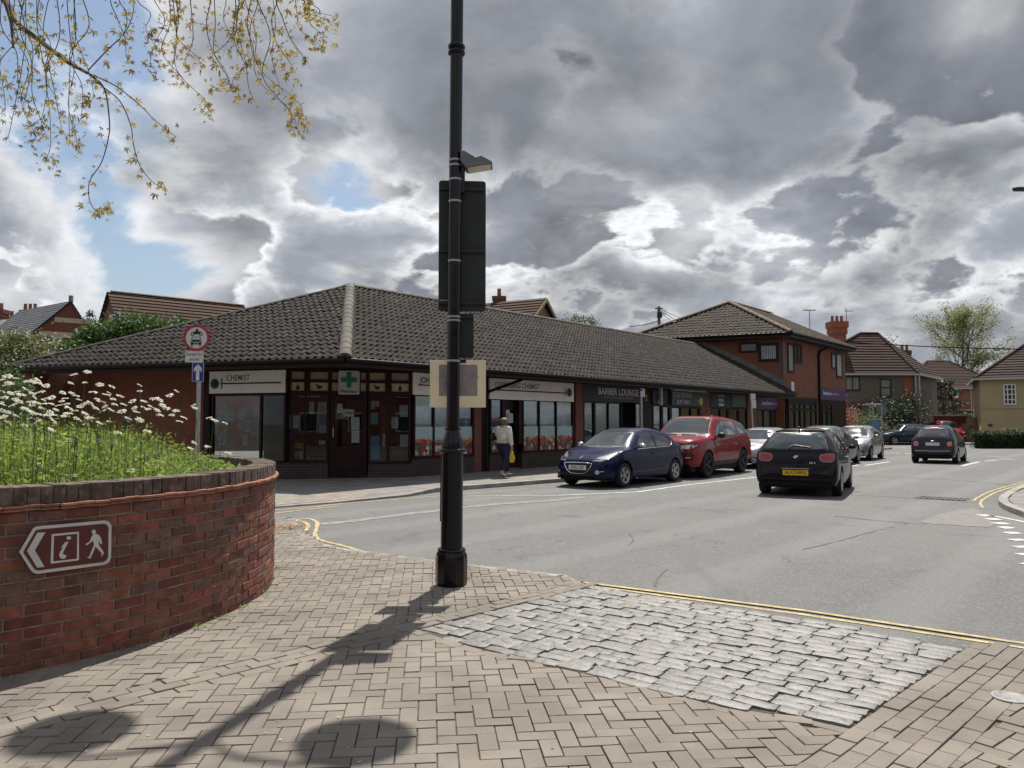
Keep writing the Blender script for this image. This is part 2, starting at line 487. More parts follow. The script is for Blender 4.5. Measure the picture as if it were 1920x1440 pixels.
def flat(name, poly, z, m, parent=None, kind=None):
    me = bpy.data.meshes.new(name)
    me.from_pydata([(p[0], p[1], z) for p in poly], [], [tuple(range(len(poly)))])
    bm = bmesh.new(); bm.from_mesh(me); bmesh.ops.triangulate(bm, faces=bm.faces)
    for f in bm.faces:
        if f.normal.z < 0: f.normal_flip()
    bm.to_mesh(me); bm.free()
    o = link(name, me, parent, m)
    if kind: o['kind'] = kind
    return o
def strip_poly(pts, w):
    L, Rr = [], []
    P = [Vector((p[0], p[1])) for p in pts]
    for i, p in enumerate(P):
        a = P[max(0, i - 1)]; b = P[min(len(P) - 1, i + 1)]; t = (b - a).normalized(); n = Vector((-t.y, t.x))
        L.append(p + n * w / 2); Rr.append(p - n * w / 2)
    return L, Rr
def stripe(name, pts, w, z, m, parent=None, ragged=0.):
    """painted line along a polyline"""
    Q = []
    for i in range(len(pts) - 1):
        a = Vector((pts[i][0], pts[i][1])); b = Vector((pts[i + 1][0], pts[i + 1][1])); n = max(1, int((b - a).length / .15))
        Q += [a + (b - a) * j / n for j in range(n)]
    Q.append(Vector((pts[-1][0], pts[-1][1])))
    L, Rr = strip_poly(Q, w)
    if ragged:
        L = [p + Vector((random.uniform(-1, 1), random.uniform(-1, 1))) * ragged for p in L]; Rr = [p + Vector((random.uniform(-1, 1), random.uniform(-1, 1))) * ragged for p in Rr]
    n = len(Q); me = bpy.data.meshes.new(name)
    me.from_pydata([(p.x, p.y, z) for p in L + Rr], [], [(i, n + i, n + i + 1, i + 1) for i in range(n - 1)])
    o = link(name, me, parent, m); return o
def gpl(pts, z=0.): return [gp(x, y, z) for x, y in pts]

flat('ground', [(-900, -300), (900, -300), (900, 1500), (-900, 1500)], -.06, M_earth, kind='structure')
road = flat('road', [(-60, -3), (70, -3), (95, 75), (60, 95), (-60, 95)], 0.0, M_asph, kind='structure')

# street axes
RD = Vector((math.sin(R_(40.5)), math.cos(R_(40.5)), 0)); RN = Vector((RD.y, -RD.x, 0))    # along the street / towards the road
# yellow-line axes of the corner by the camera
yA = gp(1095, 1094); yB = gp(1920, 1213)
E1 = (yB - yA); E1.z = 0; E1.normalize(); E2 = Vector((-E1.y, E1.x, 0))     # E2 points away from us

# ---- near footpath: base sheet
foot_edge_px = [(1920, 1222), (1500, 1158), (1095, 1098), (1060, 1081), (900, 1063), (830, 1055), (700, 1038), (640, 1030), (600, 1020), (572, 1003), (560, 985), (548, 972)]
foot_edge = [gp(x, y) for x, y in foot_edge_px]
foot_edge += [Vector((-5.2, 12.2, 0)), Vector((-8, 11.9, 0)), Vector((-24, 12.6, 0))]
ext = foot_edge[0] + E1 * 6
foot_poly = [ext] + foot_edge + [Vector((-24, -3, 0)), Vector((10, -3, 0))]
FZ = .018
footpath = flat('footpath', foot_poly, FZ - .012, M_sand, kind='structure')

# ---- granite setts
sA, sB, sC, sD = gp(792, 1186), gp(1118, 1104), gp(1808, 1216), gp(1592, 1366)
sett_px = [(784, 1184), (1116, 1102), (1219, 1129), (1358, 1141), (1485, 1163), (1654, 1193), (1814, 1218), (1600, 1368), (1515, 1350), (1400, 1335), (1286, 1307), (1147, 1268), (1020, 1238), (911, 1223)]
sett_poly = [gp(x, y) for x, y in sett_px]
def make_sett_mesh(l, w, seed):
    rr = random.Random(seed); bm = bmesh.new(); nx, ny = 7, 5
    g = []
    for j in range(ny):
        row = []
        for i in range(nx):
            u = i / (nx - 1) * 2 - 1; v = j / (ny - 1) * 2 - 1
            edge = max(abs(u), abs(v)) ** 5
            x = u * l / 2 * (1 - .03 * v * v) + rr.uniform(-.004, .004); y = v * w / 2 * (1 - .05 * u * u) + rr.uniform(-.004, .004)
            row.append(bm.verts.new((x, y, .012 - .009 * edge + rr.uniform(-.002, .002))))
        g.append(row)
    for j in range(ny - 1):
        for i in range(nx - 1): bm.faces.new((g[j][i], g[j][i + 1], g[j + 1][i + 1], g[j + 1][i]))
    ring = [g[0][i] for i in range(nx)] + [g[j][-1] for j in range(1, ny)] + [g[-1][i] for i in range(nx - 2, -1, -1)] + [g[j][0] for j in range(ny - 2, 0, -1)]
    low = [bm.verts.new((v.co.x * 1.01, v.co.y * 1.01, -.03)) for v in ring]
    for i in range(len(ring)):
        j = (i + 1) % len(ring); bm.faces.new((ring[j], ring[i], low[i], low[j]))
    bmesh.ops.recalc_face_normals(bm, faces=bm.faces)
    me = bpy.data.meshes.new('sett'); bm.to_mesh(me); bm.free()
    for p in me.polygons: p.use_smooth = True
    me.set_sharp_from_angle(angle=R_(50)); me.materials.append(M_sett); return me
sett_meshes = {L: [make_sett_mesh(L, .099, int(L * 1000) + s) for s in range(4)] for L in (.14, .18, .21, .25)}
setts = []
sett_bed = flat('sett_bed', sett_poly, FZ - .008, mat('sett_joint', (.085, .074, .06), .95, var=.4, scale=18, bump=.5, bscale=200), None, 'structure')
e1s = ((sD - sA) + (sC - sB)); e1s.z = 0; e1s.normalize(); e2s = Vector((-e1s.y, e1s.x, 0))
rs = random.Random(3)
v = -.45
while v < 2.6:
    row = [-1.6 + .01 * i for i in range(660) if inside(sA + e1s * (-1.6 + .01 * i) + e2s * v, sett_poly)]
    if row and row[-1] - row[0] > .12:
        u0, u1 = row[0], row[-1]; ls = []
        while sum(ls) + .007 * len(ls) < u1 - u0 - .05: ls.append(rs.choice((.14, .18, .21, .21, .25, .25)))
        k_ = (u1 - u0) / (sum(ls) + .007 * len(ls)) ; u = u0
        for L in ls:
            c = sA + e1s * (u + (L + .007) * k_ / 2) + e2s * (v + rs.uniform(-.006, .006) + .012 * math.sin(u * 2.3 + v))
            setts.append((c, L, rs.randrange(4), rs.uniform(-.035, .035), rs.uniform(-.006, .007), k_)); u += (L + .007) * k_
    v += .104
flat('asphalt_strip', [gp(x, y) for x, y in ((1112, 1101), (1219, 1129), (1358, 1141), (1485, 1163), (1654, 1193), (1818, 1219), (1850, 1218), (1920, 1226), (1925, 1212), (1500, 1156), (1098, 1097))], .009, M_asph, road)
setts.sort(key=lambda q: q[0].y)
ang = math.atan2(e1s.y, e1s.x)
restmb = MB()
for i, (c, L, s, dr, dz, k_) in enumerate(setts):
    me = sett_meshes[L][s]
    M4 = Matrix.Translation((c.x, c.y, FZ + dz)) @ Euler((rs.uniform(-.04, .04), rs.uniform(-.03, .03), ang + dr)).to_matrix().to_4x4() @ Matrix.Diagonal((k_, 1, 1, 1))
    if i < 300:
        o = link('sett', me, sett_bed); o.matrix_local = M4
    else:
        restmb.add([M4 @ vv.co for vv in me.vertices], [tuple(p.vertices) for p in me.polygons])
if restmb.v:
    o = restmb.build('far_setts', M_sett, sett_bed, smooth=50); o['kind'] = 'stuff'

# ---- block paving
BL, BW = .20, .10
bandP = gp(166, 1313); bd = (sB - sA); bd.z = 0; bd.normalize(); bn = Vector((bd.y, -bd.x, 0))     # bn points to the right of the band
sd_dir = (sC - sD); sd_dir.z = 0; sd_dir.normalize(); sdn = Vector((sd_dir.y, -sd_dir.x, 0))
PC, PR = Vector((-5.35, 6.93, 0)), 3.05
foot2d = [(p.x, p.y) for p in foot_poly]
def in_foot(c): return inside(c, foot2d) and not inside(c, sett2d) and (Vector((c[0], c[1], 0)) - PC).length > PR - .12
sett2d = [(p.x, p.y) for p in sett_poly]
blocks = []     # list of polygons (2d)
def rect(cx, cy, ux, uy, l, w):
    vx, vy = -uy, ux; g = .0028
    l2, w2 = l / 2 - g, w / 2 - g
    return [(cx + ux * a * l2 + vx * b * w2, cy + uy * a * l2 + vy * b * w2) for a, b in ((-1, -1), (1, -1), (1, 1), (-1, 1))]
def herring(x0, x1, y0, y1, rot, planes):
    ca, sa = math.cos(rot), math.sin(rot)
    n = int(max(x1 - x0, y1 - y0) / BW) + 20
    cx0, cy0 = (x0 + x1) / 2, (y0 + y1) / 2
    for j in range(-n, n):
        for i in range(-n, n):
            q = (i - j) % 4
            if q == 0: lx, ly, hor = (i + 1) * BW, (j + .5) * BW, True
            elif q == 3: lx, ly, hor = (i + .5) * BW, (j + 1) * BW, False   # vertical block occupying (i,j),(i,j+1)
            else: continue
            X = cx0 + lx * ca - ly * sa; Y = cy0 + lx * sa + ly * ca
            if not (x0 < X < x1 and y0 < Y < y1): continue
            u = (ca, sa) if hor else (-sa, ca)
            P2 = rect(X, Y, u[0], u[1], BL, BW)
            for pp, nn in planes:
                P2 = clip_half(P2, pp, nn)
                if len(P2) < 3: break
            if len(P2) >= 3 and area(P2) > .003:
                c = (sum(p[0] for p in P2) / len(P2), sum(p[1] for p in P2) / len(P2))
                if in_foot(c): blocks.append(P2)
def V2(v): return (v.x, v.y)
def rows(p0, d, nrm, nrows, length, off=0.):
    for r in range(nrows):
        u = -((r % 2) * BL / 2)
        while u < length:
            c = p0 + d * (u + BL / 2) + nrm * (off + (r + .5) * BW)
            if in_foot((c.x, c.y)): blocks.append(rect(c.x, c.y, d.x, d.y, BL, BW))
            u += BL
b0 = bandP - bd * 3.2
# left field, between the band and the planter / road
herring(-9, 2, 2.5, 12.6, R_(6), [(V2(bandP), V2(-bn))])
rows(b0, bd, bn, 3, 8.0)
n0 = bandP + bn * .3
edgeN = sD - sA; edgeN.z = 0; edgeN.normalize(); edgeNn = Vector((edgeN.y, -edgeN.x, 0))   # towards the camera
# border row following the near edge of the setts
low_edge = [sett_poly[i] for i in (0, 13, 12, 11, 10, 9, 8, 7)]
border = catmull([p for p in low_edge], 10)
acc = [0]
for i in range(1, len(border)): acc.append(acc[-1] + (border[i] - border[i - 1]).length)
def along(path, acc, s):
    for i in range(1, len(path)):
        if acc[i] >= s or i == len(path) - 1:
            q = (s - acc[i - 1]) / max(1e-6, acc[i] - acc[i - 1]); d = (path[i] - path[i - 1]).normalized(); return path[i - 1] + (path[i] - path[i - 1]) * q, d
s_ = BL / 2 - .45
while s_ < acc[-1] + .1:
    p, d = along(border, acc, s_); n = Vector((d.y, -d.x, 0))
    c = p + n * .062
    blocks.append(rect(c.x, c.y, d.x, d.y, BL, BW)); s_ += BL
# right band: rows beside the setts
n1 = sD + sdn * .02
rows(n1 - sd_dir * 3.2, sd_dir, sdn, 5, 7.0)
n2 = n1 + sdn * (5 * BW)
nb = [(V2(n0), V2(bn)), (V2(n1), V2(-sdn)), (V2(sA + edgeNn * .125), V2(edgeNn))]
herring(-4.5, 3.5, 1.6, 6.6, R_(6), nb)
# the wedge between the band, the setts and the road
herring(-1.2, 2.2, 4.6, 9.4, R_(6), [(V2(n0), V2(bn)), (V2(sA), V2(-edgeNn)), (V2(sA - bn * .02), V2(-bn))])
herring(0.5, 9.5, 1.4, 6.5, R_(38), [(V2(n2), V2(sdn))])
def block_mesh(P2, z, dz):
    n = len(P2); cx = sum(p[0] for p in P2) / n; cy = sum(p[1] for p in P2) / n
    ins = [(cx + (p[0] - cx) * .965, cy + (p[1] - cy) * .965) for p in P2]
    tl = random.uniform(-.008, .008), random.uniform(-.008, .008)
    v = [(p[0], p[1], z - .02) for p in P2] + [(p[0], p[1], z - .004 + dz) for p in P2] + [(p[0], p[1], z + dz + (p[0] - cx) * tl[0] + (p[1] - cy) * tl[1]) for p in ins]
    f = [tuple(2 * n + i for i in range(n))]
    for i in range(n):
        j = (i + 1) % n; f += [(i, j, n + j, n + i), (n + i, n + j, 2 * n + j, 2 * n + i)]
    return v, f
def vis(P2):
    cx = sum(p[0] for p in P2) / len(P2); cy = sum(p[1] for p in P2) / len(P2)
    return cy > 3.3 and abs(cx) < cy * .70 + .2
blocks.sort(key=lambda P2: (0 if vis(P2) else 1, sum(p[1] for p in P2) / len(P2)))
far = MB()
for i, P2 in enumerate(blocks):
    v, f = block_mesh(P2, FZ, random.uniform(-.0035, .0035))
    if i < 300:
        cx = sum(p[0] for p in P2) / len(P2); cy = sum(p[1] for p in P2) / len(P2)
        me = bpy.data.meshes.new('paving_block'); me.from_pydata([(a - cx, b - cy, c) for a, b, c in v], [], f)
        bm = bmesh.new(); bm.from_mesh(me); bmesh.ops.recalc_face_normals(bm, faces=bm.faces); bm.to_mesh(me); bm.free()
        o = link('paving_block', me, footpath, M_block); o.location = (cx, cy, 0)
    else: far.add(v, f)
o = far.build('far_paving_blocks', M_block, footpath, fix=True); o['kind'] = 'stuff'
# edging along the road
kerb_mb = MB()
fe = foot_edge[2:]
for a, b in zip(fe[:-1], fe[1:]):
    n = max(1, int((b - a).length / .3)); d = (b - a).normalized(); nn = Vector((-d.y, d.x, 0))
    for j in range(n):
        p0 = a + (b - a) * (j / n) + d * .004; p1 = a + (b - a) * ((j + 1) / n) - d * .004
        hh = FZ - .004 if j % 2 else FZ - .001
        kerb_mb.hexa([p0 - Vector((0, 0, .05)), p1 - Vector((0, 0, .05)), p1 + nn * .1 - Vector((0, 0, .05)), p0 + nn * .1 - Vector((0, 0, .05)),
                      p0 + Vector((0, 0, hh)), p1 + Vector((0, 0, hh)), p1 + nn * .1 + Vector((0, 0, hh)), p0 + nn * .1 + Vector((0, 0, hh))])
o = kerb_mb.build('edging', M_kerb, footpath); o['kind'] = 'stuff'

# ---- painted lines
stripe('yellow_line', [gp(1095, 1094), gp(1500, 1146), gp(1920, 1209), gp(1920, 1209) + E1 * 4], .05, .0135, M_yell, road, .003)
stripe('yellow_line', [gp(1130, 1104), gp(1500, 1154), gp(1920, 1218), gp(1920, 1218) + E1 * 4], .05, .0135, M_yell, road, .003)
stripe('yellow_line', catmull(gpl([(545, 977), (575, 973), (594, 979), (592, 995), (590, 1002), (600, 1013), (640, 1023), (678, 1034)]), 6), .06, .006, M_yell, road, .008)
stripe('yellow_line', catmull(gpl([(552, 976), (572, 980), (578, 988), (568, 1000), (570, 1010), (590, 1018), (626, 1030)]), 6), .06, .006, M_yell, road, .008)
stripe('yellow_line', gpl([(440, 962), (515, 957), (567, 954), (640, 945), (712, 939.5), (764, 935), (830, 930), (900, 924), (990, 917)]), .07, .006, M_yell, road, .008)
stripe('yellow_line', gpl([(440, 968), (515, 963), (567, 957), (640, 949)]), .06, .006, M_yell, road, .008)
stripe('worn_band', gpl([(600, 984), (700, 972), (780, 962), (830, 957), (870, 951), (940, 945), (1030, 939), (1100, 932)]), .26, .005, M_worn, road, .03)
stripe('white_line', gpl([(1046, 929.5), (1195, 923), (1293, 909), (1422, 895), (1500, 886)]), .1, .008, M_white, road, .006)
stripe('white_line', gpl([(875, 931), (960, 930), (1046, 929.5)]), .05, .008, M_white, road, .006)
for pts in ([(1580, 876), (1612, 872)], [(1622, 873), (1668, 866)], [(1803, 874), (1836, 866)], [(1660, 849), (1690, 851)], [(1696, 850), (1716, 852)],
            [(1805, 857), (1832, 858)], [(1846, 855), (1880, 857)], [(1876, 861), (1906, 863)], [(1895, 852), (1935, 854)], [(1846, 865), (1870, 863)], [(1668, 838), (1700, 840)]):
    stripe('white_line', gpl(pts), .14, .006, M_white, road, .01)
for i in range(11):                       # give way dashes
    xs = [1848, 1862, 1876, 1886, 1897, 1907, 1915, 1922, 1930, 1939, 1948]; ys = [967, 974, 982, 990, 1000, 1013, 1026, 1040, 1058, 1078, 1100]
    stripe('white_line', [gp(xs[i] - 8, ys[i] - 2), gp(xs[i] + 10, ys[i] + 1.5)], .21, .006, M_white, road, .006)
stripe('white_line', gpl([(1853, 966), (1885, 972), (1930, 981), (1990, 992)]), .09, .006, M_white, road, .006)
flat('asphalt_patch', gpl([(1724, 979), (1760, 965), (1800, 955), (1826, 952), (1840, 962), (1868, 985), (1850, 989), (1790, 985), (1750, 983)]), .004, M_patch, road)
stripe('seam', gpl([(1590, 928), (1660, 931), (1724, 936), (1815, 940)]), .035, .0045, mat('tar_seam', (.055, .055, .055), .6), road, .008)
stripe('seam', gpl([(1565, 968), (1640, 976), (1704, 981)]), .03, .0045, MATS['tar_seam'], road, .006)
stripe('seam', gpl([(1600, 893), (1760, 898), (1920, 911)]), .04, .0045, MATS['tar_seam'], road, .012)
stripe('seam', gpl([(1500, 1032), (1560, 1018), (1640, 996), (1700, 982)]), .015, .0045, MATS['tar_seam'], road, .012)
stripe('seam', gpl([(1180, 1000), (1188, 1012), (1180, 1022)]), .02, .0045, MATS['tar_seam'], road, .012)
stripe('seam', gpl([(1228, 1100), (1236, 1082), (1250, 1068)]), .015, .0045, MATS['tar_seam'], road, .012)
# gully grating
gr = empty('drain_grating', gp(1766, 935), 0, 'cast iron drain grating with slots sunk in the asphalt road', 'drain')
gm = MB()
gc = gp(1766, 935)
gu, gv = RD, RN
for i in range(9):
    o0 = (i - 4) * .1
    a = [RN * (o0 - .022), RN * (o0 + .022)]
    gm.hexa([a[0] - RD * .2, a[1] - RD * .2, a[1] + RD * .2, a[0] + RD * .2] + [p + Vector((0, 0, .012)) for p in (a[0] - RD * .2, a[1] - RD * .2, a[1] + RD * .2, a[0] + RD * .2)])
gm.build('bars', M_iron, gr)
fm = MB()
for s in (-1, 1):
    q = RD * s * .22
    fm.hexa([q - RN * .47 - RD * .02, q + RN * .47 - RD * .02, q + RN * .47 + RD * .02, q - RN * .47 + RD * .02] + [p + Vector((0, 0, .014)) for p in (q - RN * .47 - RD * .02, q + RN * .47 - RD * .02, q + RN * .47 + RD * .02, q - RN * .47 + RD * .02)])
fm.build('frame', M_iron, gr)
# small access cover in the paving
acp = gp(1895, 1308, FZ)
mb = MB().lathe([(.10, -.01), (.10, .006), (.085, .009), (.08, .006), (.0, .006)], 20, (0, 0, 0))
o = mb.build('access_cover', mat('worn_metal', (.26, .25, .24), .6, var=.3, scale=30), None, smooth=40); o.location = acp
tag(o, 'small round pale access cover set in block paving', 'cover')

# ---- shop-side pavement
KZ = .10
kerb_px = [(764, 931.5), (819, 923), (930, 914), (1055, 904)]
kp = [gp(x, y) for x, y in kerb_px]
far_end = kp[-1] + RD * 33
ramp = [gp(515, 953), gp(640, 943), gp(764, 931.5)]
left = [Vector((-24, 15.2, 0)), Vector((-9, 13.6, 0)), ramp[0]]
pav_out = left + [ramp[1]] + kp + [far_end]
back = [far_end - RN * 6 , Vector((-6, 40, 0)), Vector((-24, 40, 0))]
def inset(pts, dist):
    out = []
    for i, p in enumerate(pts):
        a = pts[max(0, i - 1)]; b = pts[min(len(pts) - 1, i + 1)]; t = (b - a).normalized(); n = Vector((-t.y, t.x, 0)); out.append(p + n * dist)
    return out
top_in = inset(pav_out, .14)
zfun = [(.03 if i < 4 else KZ) for i in range(len(pav_out))]
zfun[4] = .05; 
for i in range(5, len(pav_out)): zfun[i] = KZ
# pavement surface (slightly ramped down at the dropped kerb)
me = bpy.data.meshes.new('pavement'); bmx = bmesh.new()
inn = inset(pav_out, 1.5)
va = [bmx.verts.new((p.x, p.y, zfun[i] - .002)) for i, p in enumerate(top_in)]
vb = [bmx.verts.new((p.x, p.y, KZ - .002)) for i, p in enumerate(inn)]
for i in range(len(va) - 1): bmx.faces.new((va[i], va[i + 1], vb[i + 1], vb[i]))
vc = [bmx.verts.new((p.x, p.y, KZ - .002)) for p in back]
bmx.faces.new(vb + vc)
bmesh.ops.triangulate(bmx, faces=bmx.faces); bmesh.ops.recalc_face_normals(bmx, faces=bmx.faces); bmx.to_mesh(me); bmx.free()
pavement = link('pavement', me, None, M_flag); pavement['kind'] = 'structure'
# kerb stones
for i in range(len(pav_out) - 1):
    a, b = pav_out[i], pav_out[i + 1]; a2, b2 = top_in[i], top_in[i + 1]
    n = max(1, int((b - a).length / .9))
    for j in range(n):
        q0, q1 = j / n, (j + 1) / n
        gap = .004 / max(.1, (b - a).length)
        q0 += gap; q1 -= gap
        l = lambda p, r, q: p + (r - p) * q
        z0 = zfun[i] + (zfun[i + 1] - zfun[i]) * q0; z1 = zfun[i] + (zfun[i + 1] - zfun[i]) * q1
        p = [l(a, b, q0), l(a, b, q1), l(a2, b2, q1), l(a2, b2, q0)]
        zz = [z0, z1, z1, z0]
        MB().hexa([(v.x, v.y, -.05) for v in p] + [(v.x, v.y, zz[m_] + .004) for m_, v in enumerate(p)]).build('kerb_stone', M_kerb, pavement, bevel=.012)
# block-paved crossing patch on the dropped kerb
M_tact = mat('buff_block', (.24, .21, .18), .9, var=.2, scale=5, rnd=.12)
mb = MB()
tin0 = [top_in[3 - 1], top_in[3], top_in[4]]
for q in range(-8, 22):
    for r in range(11):
        base = ramp[2] - RD * 0
        dd = (ramp[2] - ramp[0]).normalized(); nn2 = Vector((-dd.y, dd.x, 0))
        c = ramp[0] + dd * (q * .2 + (r % 2) * .1) + nn2 * (.22 + r * .1)
        if (c - ramp[2]).dot(dd) > -.05: continue
        z = .03 + (KZ - .03) * min(1, (.08 + r * .1) / 1.36) + .003
        R2 = rect(c.x, c.y, dd.x, dd.y, .2, .1)
        mb.hexa([(p[0], p[1], z - .02) for p in R2] + [(p[0], p[1], z + .003 + (.0027 if k_ > 1 else -.0027)) for k_, p in enumerate(R2)])
o = mb.build('crossing_blocks', M_tact, pavement); o['kind'] = 'stuff'

# ---- right-hand pavement corner
rp = gpl([(1990, 1000), (1925, 973), (1885, 957), (1872, 945), (1885, 932), (1925, 915), (2050, 880)])
rp2 = inset(rp, -.16)
rpoly = rp + [rp[-1] + RN * 10, rp[0] + RN * 10]
mbp = MB().prism([(p.x, p.y) for p in rp2] + [((rp[-1] + RN * 10).x, (rp[-1] + RN * 10).y), ((rp[0] + RN * 10).x, (rp[0] + RN * 10).y)], -.02, KZ)
o = mbp.build('pavement', M_flag); o['kind'] = 'structure'; pav_r = o
rpc = catmull(rp, 4); rpc2 = inset(rpc, -.16)
for i in range(len(rpc) - 1):
    p = [rpc[i], rpc[i + 1], rpc2[i + 1], rpc2[i]]
    MB().hexa([(v.x, v.y, -.05) for v in p] + [(v.x, v.y, KZ + .006) for v in p]).build('kerb_stone', M_kerb, pav_r, bevel=.01)
yl = inset(rpc, .3)
stripe('yellow_line', [(p.x, p.y) for p in yl[9:]], .05, .006, M_yell, road, .008)
stripe('yellow_line', [(p.x, p.y) for p in inset(rpc, .44)[13:]], .05, .006, M_yell, road, .008)
# pavement beyond the junction
p0 = gp(1690, 838); 
o = MB().prism([(25, 57), (62, 43), (75, 60), (45, 75), (20, 75)], -.02, .1).build('pavement', M_flag); o['kind'] = 'structure'

# ================================================================== ROUND BRICK PLANTER
M_brk = mat('planter_brick', (.19, .068, .045), .88, var=.35, scale=9, bump=.5, bscale=90, rnd=.3, hue=.012, speck=.35, speckc=(.10, .06, .055), speckscale=40)
M_brk2 = mat('planter_brick_grey', (.15, .078, .058), .88, var=.35, scale=9, bump=.5, bscale=90, rnd=.25, hue=.01, speck=.4, speckc=(.2, .17, .155), speckscale=30)
M_mort = mat('planter_mortar', (.27, .225, .19), .95, var=.3, scale=12, bump=.4, bscale=150)
M_cop = mat('coping_brick', (.105, .075, .06), .9, var=.45, scale=10, bump=.6, bscale=70, rnd=.3, speck=.55, speckc=(.22, .21, .19), speckscale=22)
M_tile_c = mat('creasing_tile', (.33, .14, .095), .8, var=.3, scale=8, bump=.3, bscale=80, rnd=.2, speck=.3, speckc=(.25, .23, .19), speckscale=18)
planter = empty('brick_planter', (PC.x, PC.y, 0), 0, 'round red brick raised planter with dark soldier coping full of daisies', 'planter')
PH = 1.19; Z_COP = 1.075; Z_TILE = 1.035
WT = .30
def arc_box(r0, r1, a0, a1, z0, z1, mb, seg=1, j=0.):
    for s in range(seg):
        b0 = a0 + (a1 - a0) * s / seg; b1 = a0 + (a1 - a0) * (s + 1) / seg
        P = lambda r, a, z: (r * math.cos(a), r * math.sin(a), z)
        mb.hexa([P(r1, b0, z0), P(r1, b1, z0), P(r0, b1, z0), P(r0, b0, z0), P(r1, b0, z1), P(r1, b1, z1), P(r0, b1, z1), P(r0, b0, z1)])
    return mb
mb = MB()
n = 96
for i in range(n): arc_box(PR - WT, PR - .008, 2 * math.pi * i / n, 2 * math.pi * (i + 1) / n, -.05, Z_TILE, mb)
mb.build('mortar', M_mort, planter)
a_vis0, a_vis1 = R_(-66), R_(24)        # stretch of wall the photograph shows
rest = MB(); cnt = 0
nb_ = 85; rb = random.Random(11)
ch = Z_TILE / 14
proto = None
def brick_proto(r0, r1, half, h):
    """one wall brick, slightly rounded, centred on angle 0"""
    m_ = MB(); arc_box(r0, r1, -half, half, 0, h, m_, 1)
    me = m_.mesh('brick'); bm = bmesh.new(); bm.from_mesh(me)
    bmesh.ops.recalc_face_normals(bm, faces=bm.faces)
    bmesh.ops.bevel(bm, geom=[e for e in bm.edges if all(math.hypot(v.co.x, v.co.y) > (r0 + r1) / 2 for v in e.verts)], offset=.004, segments=1, affect='EDGES')
    bm.to_mesh(me); bm.free(); return me
pm = [brick_proto(PR - .10, PR + .002, math.pi / nb_ - .0022, ch - .0125) for _ in range(2)]
pm[0].materials.append(M_brk); pm[1].materials.append(M_brk2)
pm.append(brick_proto(PR - .10, PR + .002, math.pi / nb_ * .5 - .0019, ch - .010)); pm[2].materials.append(M_brk)
for c in range(14):
    for i in range(nb_):
        a = 2 * math.pi * (i + (c % 2) * .5) / nb_
        aa = (a + math.pi) % (2 * math.pi) - math.pi
        grey = rb.random() < (.28 if c > 6 else .14) + (.35 if (math.sin(i * .7 + c * .9) + math.sin(i * .31 - c * .5)) > .9 else 0)
        rr = rb.uniform(-.003, .004)
        M4 = Matrix.Translation((0, 0, c * ch + .005)) @ Matrix.Rotation(a, 4, 'Z') @ Matrix.Translation((rr, 0, 0)) @ Matrix.Rotation(rb.uniform(-.012, .012), 4, 'X')
        if a_vis0 < aa < a_vis1 and cnt < 300:
            o = link('brick', pm[1 if grey else 0], planter); o.matrix_local = M4; cnt += 1
        else:
            me = pm[0]; rest.add([M4 @ v.co for v in me.vertices], [tuple(p.vertices) for p in me.polygons])
o = rest.build('far_bricks', M_brk, planter); o['kind'] = 'stuff'
# creasing tiles
nt = 60
rest = MB()
for i in range(nt):
    a = 2 * math.pi * i / nt; aa = (a + math.pi) % (2 * math.pi) - math.pi
    m_ = MB(); dz = rb.uniform(-.003, .004); dr = rb.uniform(-.006, .008)
    tgt = m_ if a_vis0 < aa < a_vis1 + .1 else rest
    for (z0, z1, ov) in ((0, .016, .022), (.02, .037, .034)):
        sag = .004
        for s in range(3):
            b0 = a - math.pi / nt * .98 + 2 * math.pi / nt * .98 * s / 3; b1 = b0 + 2 * math.pi / nt * .98 / 3
            arc_box(PR - .25, PR + ov + dr, b0, b1, Z_TILE + z0 + dz + (sag if s == 1 else 0), Z_TILE + z1 + dz + (sag if s == 1 else 0), tgt)
    if tgt is m_: m_.build('creasing_tile', M_tile_c, planter, bevel=.003)
o = rest.build('far_creasing_tiles', M_tile_c, planter); o['kind'] = 'stuff'
# soldier coping
nc = 250; rest = MB()
for i in range(nc):
    a = 2 * math.pi * i / nc; aa = (a + math.pi) % (2 * math.pi) - math.pi
    hw = math.pi / nc - .0013; rr = rb.uniform(-.005, .005); dz = rb.uniform(-.004, .004)
    m_ = MB(); vis_ = a_vis0 < aa < a_vis1 + .5
    arc_box(PR - .22, PR + rr, a - hw, a + hw, Z_COP - .003, PH + dz, m_ if vis_ else rest)
    if vis_: m_.build('coping_brick', M_cop, planter, bevel=.006)
o = rest.build('far_coping_bricks', M_cop, planter); o['kind'] = 'stuff'
mb = MB()
for i in range(n): arc_box(PR - .21, PR - .012, 2 * math.pi * i / n, 2 * math.pi * (i + 1) / n, Z_TILE + .02, PH - .012, mb)
mb.build('coping_mortar', M_mort, planter)
# soil
M_soil = mat('soil', (.045, .035, .025), .95, var=.4, scale=10, bump=.5, bscale=30)
MB().lathe([(PR - WT + .02, 1.0), (2.0, 1.06), (0.0, 1.12)], 40).build('soil', M_soil, planter)

